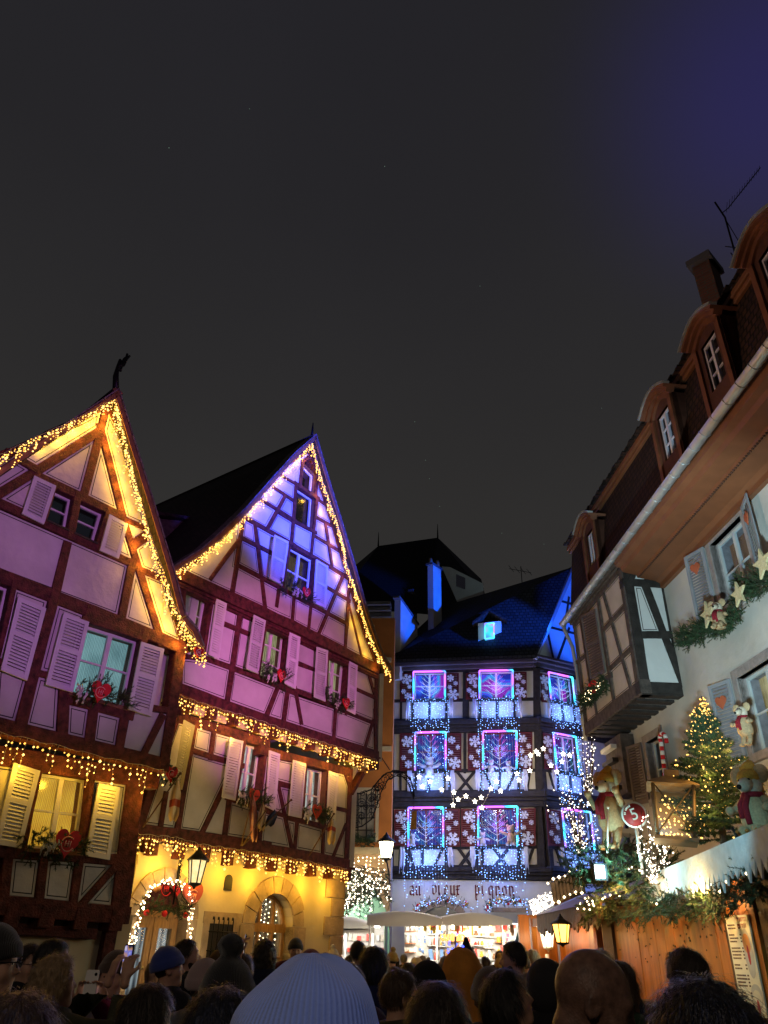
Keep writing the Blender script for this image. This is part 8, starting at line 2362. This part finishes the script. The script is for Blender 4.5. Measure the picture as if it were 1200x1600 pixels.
# headwear and hair in head space (upright, facing +Y)
HW = {}
def headwear(kind, res=.0125):
    k = (kind, res)
    if k in HW: return HW[k]
    z = HC; lo, hi = (-.15, -.19, 1.36), (.15, .15, 1.90)
    def cran(P, g): return ell(P, (0, -.012, z + .025), (.077 + g, .096 + g, .092 + g))
    def fn(X, Y, Z):
        P = (X, Y, Z)
        th = np.arctan2(Y + .02, X)
        if kind == 'beanie' or kind == 'pompom' or kind == 'bigbeanie':
            g = .022 if kind != 'bigbeanie' else .026
            d = ell(P, (0, -.018, z + .04), (.077 + g, .098 + g, .094 + g)); d = np.maximum(d, (z + .012 + .15 * (Y)) - Z)
            cuff = np.maximum(ell(P, (0, -.016, z + .03), (.085 + g, .106 + g, .105 + g)), np.abs(Z - (z + .036 + .15 * Y)) - .026); d = smin(d, cuff, .012)
            if kind == 'bigbeanie': d = d + .0035 * np.sin(th * 3 + Z * 30) + .003 * np.sin(Z * 55 + X * 20) - .010 * np.clip(1 - np.abs(Z - z - .12) / .05, 0, 1) * np.clip(-Y * 6, 0, 1)
            if kind == 'pompom': d = smin(d, ell(P, (0, -.03, z + .185), (.05, .05, .045)) + .006 * np.sin(X * 220) * np.sin(Y * 220) * np.sin(Z * 220), .01)
            return d
        if kind == 'cap':
            d = np.maximum(cran(P, .016), (z + .03) - Z); return np.minimum(d, np.maximum(ell(P, (0, .11, z + .035), (.075, .075, .012)), -Y + .03))
        front = Y - (.040 - .55 * (z + .055 - Z))       # hairline: keep behind this plane
        ripple = .004 * np.sin(th * 23 + Z * 60) + .003 * np.sin(th * 41 - Z * 35)
        if kind == 'short':
            d = cran(P, .012) + ripple * .6; d = np.maximum(d, Y - (.062 + .8 * (Z - z - .075))); return np.maximum(d, (z - .045 + .5 * np.maximum(Y, 0)) - Z)
        if kind == 'stubble':
            d = cran(P, .0035); d = np.maximum(d, Y - (.045 + .6 * (Z - z - .06))); return np.maximum(d, (z - .05) - Z)
        if kind == 'tousled':
            d = cran(P, .022) + ripple * .7 + .005 * np.sin(X * 75) * np.sin(Z * 66 + Y * 40); d = np.maximum(d, Y - (.07 + .7 * (Z - z - .07))); return np.maximum(d, (z - .06) - Z)
        if kind == 'bob':
            d = smin(cran(P, .022), ell(P, (0, -.035, z - .06), (.098, .080, .11)), .05) + ripple; d = np.maximum(d, Y - (.045 + .45 * (Z - z - .05))); return np.maximum(d, (z - .15) - Z)
        if kind == 'curly':
            d = smin(cran(P, .030), ell(P, (0, -.045, z - .07), (.115, .085, .13)), .05) + .011 * np.sin(X * 95 + 1) * np.sin(Y * 90) * np.sin(Z * 85); d = np.maximum(d, Y - (.050 + .45 * (Z - z - .05))); return np.maximum(d, (z - .2) - Z)
        if kind == 'long':
            d = smin(cran(P, .020), cap(P, (0, -.055, z - .02), (0, -.09, z - .22), .092, .085), .05) + ripple; return np.maximum(d, Y - (.040 + .40 * (Z - z - .05)))
        if kind == 'bun':
            d = np.maximum(cran(P, .012) + ripple * .7, Y - (.055 + .7 * (Z - z - .07))); d = np.maximum(d, (z - .06) - Z); return np.minimum(d, ell(P, (0, -.12, z + .07), (.045, .045, .045)) + ripple)
        if kind == 'hood':
            d = ell(P, (0, -.03, z - .0), (.120, .138, .150)); d = np.maximum(d, -ell(P, (0, .15, z - .01), (.082, .17, .118))); return np.maximum(d, 1.45 - Z)
        if kind == 'pixie':
            d = ell(P, (0, -.02, z + .04), (.10, .12, .115)); d = smin(d, cap(P, (0, -.03, z + .10), (0, -.05, z + .26), .075, .018), .06); return np.maximum(d, z - .01 - Z)
    pos, quads = snets(fn, lo, hi, res)
    parts = [(pos, quads)]
    if kind in ('short', 'tousled', 'bob', 'curly', 'long', 'bun'):       # loose strands combed away from the crown
        rs = np.random.RandomState(5); P = np.array(pos); ctr_ = np.array((0, -.02, z - .02)); sel = rs.choice(len(P), 4200)
        b = P[sel] + rs.normal(0, res * .35, (len(sel), 3)); nrm = b - ctr_; nrm[:, 2] *= .6; nrm /= np.linalg.norm(nrm, axis=1)[:, None]
        d = b - np.array((0, -.035, z + .15)); d -= nrm * (d * nrm).sum(1)[:, None]; d /= np.linalg.norm(d, axis=1)[:, None] + 1e-6
        wild = {'short': .25, 'tousled': .34, 'bob': .14, 'curly': 1.3, 'long': .12, 'bun': .14}[kind]; ln = {'short': .020, 'tousled': .028, 'bob': .06, 'curly': .028, 'long': .08, 'bun': .04}[kind]
        d += rs.normal(0, wild * .5, d.shape); d -= nrm * np.minimum(0, (d * nrm).sum(1))[:, None]; d += nrm * .07; d /= np.linalg.norm(d, axis=1)[:, None]
        L_ = ln * rs.uniform(.5, 1.3, len(sel))[:, None]; sd = np.cross(d, nrm); sd /= np.linalg.norm(sd, axis=1)[:, None] + 1e-6; w = .0009
        mid = b + d * L_ * .55 + nrm * .004; tip = b + d * L_ - nrm * .003 - np.array((0, 0, .006))
        v = np.concatenate([b - sd * w, b + sd * w, mid + sd * w * .8, mid - sd * w * .8, tip]); m_ = len(sel); q = [(i, m_ + i, 2 * m_ + i, 3 * m_ + i) for i in range(m_)] + [(3 * m_ + i, 2 * m_ + i, 4 * m_ + i) for i in range(m_)]
        parts.append((v, q))
    HW[k] = me_from(kind, parts, MATS['skin']); return HW[k]
def cloth(name, c, b=.25): return mat('cloth_' + name, c, .92, .18, 12, b, 140)
CL = {n: cloth(n, c) for n, c in dict(black=(.010, .010, .012), charcoal=(.028, .028, .031), navy=(.012, .016, .040), olive=(.030, .032, .016), brown=(.050, .030, .018), camel=(.22, .13, .065), orange=(.55, .22, .035), magenta=(.17, .010, .055),
                                     grey=(.10, .10, .105), beige=(.24, .20, .155), burgundy=(.060, .010, .014), teal=(.012, .045, .05), cream=(.40, .37, .32), blue=(.025, .055, .16), green=(.016, .040, .022), rust=(.14, .045, .016)).items()}
HAIR = {n: mat('hair_' + n, c, .45, .35, 60, .5, 90, stretch=(1, 1, .15), spec=.5) for n, c in dict(black=(.008, .007, .007), dark=(.020, .012, .008), brown=(.055, .028, .014), blond=(.26, .17, .085), grey=(.16, .15, .14), red=(.10, .030, .012)).items()}
def knit(name, c):
    """ribbed wool: fine vertical ribs round the head"""
    m, nt, b = _pbsdf(name); N = nt.nodes; L = nt.links
    tcn = N.new('ShaderNodeTexCoord'); sp_ = N.new('ShaderNodeSeparateXYZ'); L.new(tcn.outputs['Object'], sp_.inputs[0])
    ad = N.new('ShaderNodeMath'); ad.operation = 'ADD'; ad.inputs[1].default_value = .018; L.new(sp_.outputs['Y'], ad.inputs[0])
    at2 = N.new('ShaderNodeMath'); at2.operation = 'ARCTAN2'; L.new(ad.outputs[0], at2.inputs[0]); L.new(sp_.outputs['X'], at2.inputs[1])
    mu = N.new('ShaderNodeMath'); mu.operation = 'MULTIPLY'; mu.inputs[1].default_value = 95; L.new(at2.outputs[0], mu.inputs[0])
    sn = N.new('ShaderNodeMath'); sn.operation = 'SINE'; L.new(mu.outputs[0], sn.inputs[0])
    mz = N.new('ShaderNodeMath'); mz.operation = 'MULTIPLY'; mz.inputs[1].default_value = 900; L.new(sp_.outputs['Z'], mz.inputs[0]); sz_ = N.new('ShaderNodeMath'); sz_.operation = 'SINE'; L.new(mz.outputs[0], sz_.inputs[0])
    nz = N.new('ShaderNodeTexNoise'); nz.inputs['Scale'].default_value = 260; L.new(tcn.outputs['Object'], nz.inputs['Vector'])
    a1 = N.new('ShaderNodeMath'); a1.operation = 'MULTIPLY_ADD'; a1.inputs[1].default_value = .0; L.new(sz_.outputs[0], a1.inputs[0]); L.new(sn.outputs[0], a1.inputs[2])
    a2 = N.new('ShaderNodeMath'); a2.operation = 'MULTIPLY_ADD'; a2.inputs[1].default_value = 1.6; L.new(nz.outputs['Fac'], a2.inputs[0]); L.new(a1.outputs[0], a2.inputs[2])
    bp = N.new('ShaderNodeBump'); bp.inputs['Strength'].default_value = .8; bp.inputs['Distance'].default_value = .0007; L.new(a2.outputs[0], bp.inputs['Height']); L.new(bp.outputs[0], b.inputs['Normal'])
    r = N.new('ShaderNodeValToRGB'); r.color_ramp.elements[0].color = (*[x * .92 for x in c], 1); r.color_ramp.elements[1].color = (*[min(1, x * 1.15) for x in c], 1); mr_ = N.new('ShaderNodeMapRange'); mr_.inputs[1].default_value = -1.3; mr_.inputs[2].default_value = 1.6; L.new(a1.outputs[0], mr_.inputs[0]); L.new(mr_.outputs[0], r.inputs[0]); L.new(r.outputs[0], b.inputs['Base Color'])
    b.inputs['Roughness'].default_value = .95; b.inputs['Sheen Weight'].default_value = .35; MATS[name] = m; return m
KN = {n: knit('knit_' + n, c) for n, c in dict(blue=(.23, .30, .50), black=(.012, .012, .014), grey=(.13, .12, .125), pink=(.30, .21, .21), royal=(.03, .05, .24), red=(.20, .015, .02), cream=(.42, .38, .32), mustard=(.30, .17, .03), brown=(.06, .035, .022)).items()}


def person(x, y, h, face, coat, hw, hwm, label, pose='down', style='plain', yaw=0, pitch=0, skin=None, hood=False, res=.0125, trous='charcoal', glasses=False, scarf=None, eyes=False, beard=None, group=None):
    """face: compass angle the chest points to, degrees (0 = away from the camera, 90 = to the right)"""
    s = h / 1.75
    root = empty('person', (x, y, 0), label, 'person', group); root.rotation_euler = (0, 0, -math.radians(face)); root.scale = (s, s, s)
    def child(name, me, m, par=root, M=None):
        o = bpy.data.objects.new(name, me); COL.objects.link(o); o.parent = par
        if m: o.material_slots[0].link = 'OBJECT'; o.material_slots[0].material = m
        if M is not None: o.matrix_local = M
        return o
    HM = head_M(yaw, pitch)
    child('body', body_mesh(pose, yaw, pitch, res), skin or M_SKIN)
    child('coat', coat_mesh(pose, style, hood), CL[coat]); child('trousers', trousers_mesh(), CL[trous]); child('shoes', shoes_mesh(), CL['black'])
    if hw: child({'beanie': 'hat', 'bigbeanie': 'hat', 'pompom': 'hat', 'cap': 'hat', 'pixie': 'hat', 'hood': 'hood'}.get(hw, 'hair'), headwear(hw, res), hwm, root, HM)
    if hw in ('beanie', 'pompom', 'bigbeanie', 'cap') and beard is None: child('hair', headwear('stubble', .0125), HAIR['dark'], root, HM)
    if glasses:
        mb = MB()
        for sd in (-1, 1): mb.tube([Vector((sd * .034 + .020 * math.cos(t), .106, HC + .003 + .017 * math.sin(t))) for t in [2 * math.pi * i / 12 for i in range(13)]], .0022, 4); mb.tube([Vector((sd * .054, .104, HC + .006)), Vector((sd * .082, .0, HC + .008))], .002, 4)
        mb.tube([Vector((-.014, .108, HC + .006)), Vector((.014, .108, HC + .006))], .002, 4); child('glasses', mb.data('glasses', M_IRON), None, root, HM)
    if eyes:
        mb = MB()
        for sd in (-1, 1): mb.ball((sd * .031, .0805, HC + .002), .0075, 8, 6)
        child('eyes', mb.data('eyes', mat('iris', (.02, .014, .01), .2)), None, root, HM)
        mb = MB()
        for sd in (-1, 1): mb.tube([Vector((sd * .015, .090, HC + .025)), Vector((sd * .032, .088, HC + .031)), Vector((sd * .05, .076, HC + .024))], [.003, .0045, .002], 5)
        child('eyebrows', mb.data('eyebrows', HAIR['dark']), None, root, HM)
    if beard:
        kb = ('beard', .01)
        if kb not in HW:
            def fb(X, Y, Z):
                P = (X, Y, Z); d = ell(P, (0, .028, HC - .04), (.066, .068, .086)); d = smin(d, cap(P, (-.018, .064, HC - .10), (.018, .064, HC - .10), .029, .029), .03); d = np.maximum(d, Z - (HC - .045 + .2 * np.abs(X))); d = np.maximum(d, -ell(P, (0, .10, HC - .066), (.024, .03, .011))); return np.maximum(d, -Y + .0)
            HW[kb] = me_from('beard', [snets(fb, (-.1, -.02, 1.46), (.1, .13, 1.62), .008)], MATS['skin'])
        child('beard', HW[kb], beard, root, HM)
    if scarf:
        ks = ('scarf', 1)
        if ks not in HW:
            mb = MB(); mb.tube([Vector((.098 * math.sin(t), -.025 + .098 * math.cos(t), 1.485 + .012 * math.sin(2 * t))) for t in [2 * math.pi * i / 20 for i in range(21)]], .036, 8); mb.tube([Vector((.05, .075, 1.48)), Vector((.06, .15, 1.38)), Vector((.065, .165, 1.22))], [.034, .036, .03], 8); HW[ks] = mb.data('scarf', MATS['skin'])
        child('scarf', HW[ks], scarf)
    return root


def spot(x, ytop, Y, h_extra=0.0):
    """ground position below image column x at depth Y and the standing height that puts the head top at ytop"""
    p = at_depth(x, ytop, Y); return p.x, Y, p.z / 1.0
def put(x, ytop, Y, face, coat, hw, hwm, label, add=0.0, **k):
    px_, py_, z = spot(x, ytop, Y); top = {'beanie': .035, 'bigbeanie': .04, 'pompom': .11, 'short': .012, 'stubble': .004, 'tousled': .024, 'bob': .02, 'curly': .03, 'long': .02, 'bun': .012, 'hood': .02, 'pixie': .16, 'cap': .016}.get(hw, 0)
    h = z / (1 + top / 1.75) + add
    PLACED.append((px_, py_)); return person(px_, py_, h, face, coat, hw, hwm, label, **k)
PLACED = []
# foreground
put(493, 1497, 1.15, 0, 'charcoal', 'bigbeanie', KN['blue'], 'person in a pale blue ribbed beanie seen from behind, nearest the camera', res=.009)
put(897, 1474, 2.35, 84, 'black', None, None, 'balding man with shaved head in right profile, near the camera', yaw=-16, pitch=-20, res=.008, skin=mat('skin_scalp', (.15, .082, .058), .45, .35, 45, .15, 160), eyes=True)
put(1092, 1527, 1.60, 10, 'black', 'bob', HAIR['black'], 'person with smooth dark hair at the lower right corner, back to camera', res=.010)
put(1066, 1479, 4.5, -15, 'black', 'tousled', HAIR['dark'], 'dark-haired man standing before the orange pine panel of the hut')
put(42, 1549, 2.0, 5, 'brown', 'bob', HAIR['brown'], 'brown-haired person cut off at the lower left corner', res=.010)
put(6, 1441, 3.6, 78, 'black', 'beanie', KN['black'], 'man in black beanie and glasses at the left edge, in right profile', glasses=True, eyes=True, yaw=0, pitch=4)
put(52, 1475, 6.2, 120, 'black', 'short', HAIR['dark'], 'man with glasses and dark hair second from the left edge', glasses=True, eyes=True)
put(90, 1466, 5.6, 70, 'black', 'short', HAIR['black'], 'clean-cut man with short black hair beside the curly blond woman', eyes=True)
put(101, 1490, 4.7, 35, 'olive', 'curly', HAIR['blond'], 'woman with curly blond hair in olive coat holding up a phone', pose='phonehi', pitch=10, yaw=-20)
put(184, 1484, 5.6, 180, 'magenta', 'beanie', KN['brown'], 'woman facing the camera in brown hat and magenta coat, white phone before her face', pose='phone', scarf=CL['cream'], eyes=True)
put(272, 1478, 6.4, 40, 'black', 'beanie', KN['royal'], 'person in royal blue beanie and black jacket before the arched door', pitch=8, style='hooded', yaw=-30)
put(300, 1467, 7.4, 80, 'black', 'short', HAIR['dark'], 'bearded man raising a phone in front of the yellow wall', pose='phonehi', pitch=10, beard=HAIR['dark'], eyes=True)
put(366, 1459, 3.3, 5, 'black', 'pompom', KN['black'], 'person in a big black bobble hat, back to camera', style='hooded')
put(326, 1497, 5.0, 20, 'grey', 'beanie', KN['pink'], 'person in dusty pink beanie left of the black bobble hat')
put(352, 1540, 2.7, 25, 'grey', 'bob', HAIR['black'], 'black-haired person in grey hooded coat low in front of the bobble hat', style='hooded')
put(240, 1535, 3.6, 45, 'brown', 'bob', HAIR['dark'], 'dark-haired person in brown coat low in front of the arched door')
put(463, 1465, 12.5, 170, 'burgundy', 'beanie', KN['black'], 'person in black cap facing the camera beside the arched shop window', eyes=True)
put(627, 1514, 4.6, 70, 'olive', 'short', HAIR['brown'], 'man with short brown hair and glasses in right profile in the crowd centre', glasses=True)
put(684, 1531, 3.2, 15, 'beige', 'long', HAIR['dark'], 'person with dark hair over a beige collar low in the middle', style='hooded')
put(668, 1503, 5.2, 0, 'black', 'hood', CL['black'], 'person in a black hood left of the orange puffer jacket')
put(722, 1492, 5.4, 10, 'orange', None, None, 'person in a mustard orange puffer jacket with the hood up', hood=True, style='puffer')
put(728, 1463, 7.0, 5, 'charcoal', 'pixie', CL['black'], 'person in a tall pointed black hat behind the orange puffer')
put(800, 1470, 7.4, 280, 'camel', 'short', HAIR['dark'], 'bearded man in camel hooded coat in left profile', beard=HAIR['dark'], style='hooded', eyes=True)
put(803, 1512, 4.2, 80, 'cream', 'long', HAIR['black'], 'woman with long black hair looking up to the right', pitch=16, yaw=-10, eyes=True, style='hooded')
put(765, 1510, 4.5, 10, 'charcoal', 'beanie', KN['brown'], 'person in dark brown beanie and charcoal coat left of the upward-looking woman', style='hooded')
put(850, 1500, 5.0, 0, 'black', 'hood', CL['charcoal'], 'person in a charcoal hood left of the balding man')
put(935, 1483, 6.8, 20, 'navy', 'bob', HAIR['blond'], 'blond person in navy coat right of the balding man')
put(965, 1500, 4.6, 60, 'green', 'long', HAIR['brown'], 'brown-haired person in dark green quilted jacket right of the balding man', style='puffer')
put(585, 1478, 6.6, 5, 'navy', 'bob', HAIR['black'], 'person with black bobbed hair right behind the blue beanie')
put(560, 1470, 10.5, 0, 'black', 'short', HAIR['black'], 'tall black-haired man near the small awning stall')
# the rest of the crowd, each its own combination of coat and head
rnd = random.Random(101); combos = []
HWS = [('beanie', KN['grey'], 'grey beanie'), ('beanie', KN['red'], 'red beanie'), ('beanie', KN['cream'], 'cream beanie'), ('pompom', KN['grey'], 'grey bobble hat'), ('pompom', KN['mustard'], 'mustard bobble hat'), ('short', HAIR['brown'], 'short brown hair'), ('short', HAIR['grey'], 'short grey hair'), ('tousled', HAIR['dark'], 'tousled dark hair'),
       ('bob', HAIR['brown'], 'bobbed brown hair'), ('bob', HAIR['blond'], 'bobbed blond hair'), ('long', HAIR['dark'], 'long dark hair'), ('long', HAIR['blond'], 'long blond hair'), ('bun', HAIR['dark'], 'dark hair in a bun'), ('hood', None, 'hood up'), ('curly', HAIR['dark'], 'curly dark hair'), ('stubble', HAIR['dark'], 'cropped hair'), ('beanie', KN['black'], 'black beanie'), ('pompom', KN['cream'], 'cream bobble hat')]
COATS = ['black', 'charcoal', 'navy', 'olive', 'brown', 'grey', 'burgundy', 'teal', 'beige', 'green', 'blue', 'rust', 'camel']
allc = [(c, h) for c in COATS for h in HWS]; rnd.shuffle(allc); allc.sort(key=lambda t: 0 if t[0] in ('black', 'charcoal', 'navy', 'olive', 'brown') else rnd.random() * 1.6)
YAW = [(0, 0), (0, 8), (35, 0), (-35, 4)]
ci = 0; tries = 0; made = 0
while made < 62 and tries < 6000:
    tries += 1
    Y = 5.0 + 19.0 * rnd.random() ** .75
    x = rnd.uniform(430, 870) if Y > 9 else rnd.uniform(455, 860)
    if rnd.random() < .16: x = rnd.uniform(225, 430); Y = rnd.uniform(8, 13.5)
    if rnd.random() < .07: x = rnd.uniform(880, 925); Y = rnd.uniform(9, 16)
    p = at_depth(x, 1488, Y)
    if any(math.hypot(p.x - a, p.y - b) < .56 for a, b in PLACED): continue
    if (Vector((p.x, p.y, 0)) - Vector((M0.o.x, M0.o.y, 0))).dot(M0.n) < .7 and p.x < 0.4: continue
    if (Vector((p.x, p.y, 0)) - Vector((H.o.x, H.o.y, 0))).dot(H.n) < .8: continue
    if Y > 25.2: continue
    c, (hw, hm, hl) = allc[ci]; ci += 1
    face = rnd.gauss(0, 28) if rnd.random() < .85 else rnd.uniform(60, 300); yw, pt = YAW[rnd.randrange(4)]
    h = rnd.gauss(1.69, .075); h = min(1.86, max(1.5, h))
    side = 'left' if x < 560 else ('middle' if x < 730 else 'right'); dist = 'near' if Y < 9 else ('mid-distance' if Y < 16 else 'far')
    PLACED.append((p.x, p.y)); made += 1
    person(p.x, p.y, h, face, c, None if hl == 'hood up' else hw, hm, 'person in %s coat with %s, %s %s of the crowd' % (c, hl, dist, side), yaw=yw, pitch=pt, style=rnd.choice(('plain', 'puffer', 'hooded')), hood=(hl == 'hood up'), trous=rnd.choice(('black', 'charcoal', 'navy')), group='crowd in the square')


def phone(c, n, label, screen=True, case=None, size=(.075, .155)):
    n = Vector(n).normalized(); up = Vector((0, 0, 1)); up = (up - n * up.dot(n)).normalized(); ax = up.cross(n); c = Vector(c); root = empty('phone', c - up * .078, label, 'phone')
    w, h = size; t = .008; r = .010
    def rr_(w, h, d): 
        pts = []
        for (sx, sy, a0) in ((1, 1, 0), (-1, 1, 90), (-1, -1, 180), (1, -1, 270)):
            for k in range(4): a = math.radians(a0 + k * 30); pts.append(c + ax * (sx * (w / 2 - r) + r * math.cos(a)) + up * (sy * (h / 2 - r) + r * math.sin(a)) + n * d)
        return pts
    mb = MB(); mb.prism(rr_(w, h, t / 2), rr_(w, h, -t / 2)); mb.build('case', case or M_IRON, root)
    if screen: mb = MB(); mb.prism(rr_(w - .008, h - .012, t / 2 + .001), rr_(w - .008, h - .012, t / 2)); mb.build('screen', led_mat('phone_view', [(.02, .02, .05), (.35, .18, .08), (.10, .12, .45), (.75, .65, .5)], 22, 1.3, rnd.uniform(0, 9)), root)
    mb = MB(); mb.ball(c - n * t * .5 + up * h * .36 - ax * w * .28, .009, 8, 5); mb.build('camera_lens', M_IRON, root)
    return root
def hold(x, ytop, Y, face, pose, label, **k):
    """phone between the hands of the person standing at that spot"""
    X_, Y_, z = spot(x, ytop, Y); s = z / 1.75 / 1.015; f = math.radians(face); fv = Vector((math.sin(f), math.cos(f), 0)); hz = {'phone': 1.59, 'phonehi': 1.75}[pose]; hy = {'phone': .425, 'phonehi': .445}[pose]
    return phone(Vector((X_, Y_, 0)) + fv * hy * s + Vector((0, 0, hz * s)), -fv, label, **k)
hold(101, 1490, 4.7, 35, 'phonehi', 'phone with lit screen held up by the curly blond woman')
hold(184, 1484, 5.6, 180, 'phone', 'white phone held before the face of the woman in magenta', case=M_WHITE)
hold(300, 1467, 7.4, 80, 'phonehi', 'phone raised by the bearded man before the yellow wall')
# a blue glowing toy on the pointed hat's level
t0 = at_depth(712, 1484, 5.9); ty = empty('glow_toy', t0 - Vector((0, 0, .2)), 'blue glowing balloon-like toy held above the crowd', 'glowing toy'); mb = MB()
for k in range(26): mb.octa(t0 + Vector((rnd.uniform(-.06, .06), rnd.uniform(-.05, .05), rnd.uniform(-.11, .11))), .008)
mb.build('bulbs', emit('toy_blue', (.05, .08, 1), 6), ty, stuff=True); mb = MB(); mb.tube([t0 - Vector((0, 0, .45)), t0 + Vector((0, 0, .08))], .007, 5); mb.build('stick', M_WHITE, ty); lamp('toy_glow', t0, (.05, .1, 1), 1.5, .05, ty)

# ------------------------------------------------------------------ a few faint stars
sb = MB()
for x, y, r in ((264, 231, .30), (601, 260, .28), (648, 659, .26), (665, 719, .26), (671, 748, .22), (687, 791, .22), (784, 833, .2), (750, 447, .2), (940, 638, .2), (390, 170, .2), (850, 850, .2)):
    d = ray(x, y).normalized(); sb.octa(Vector((0, 0, EYE)) + d * 600, r)
tag(sb.build('stars', emit('star_glint', (.5, .8, .6), .45)), 'a few faint stars in the dark grey sky', 'stars', kind='stuff')
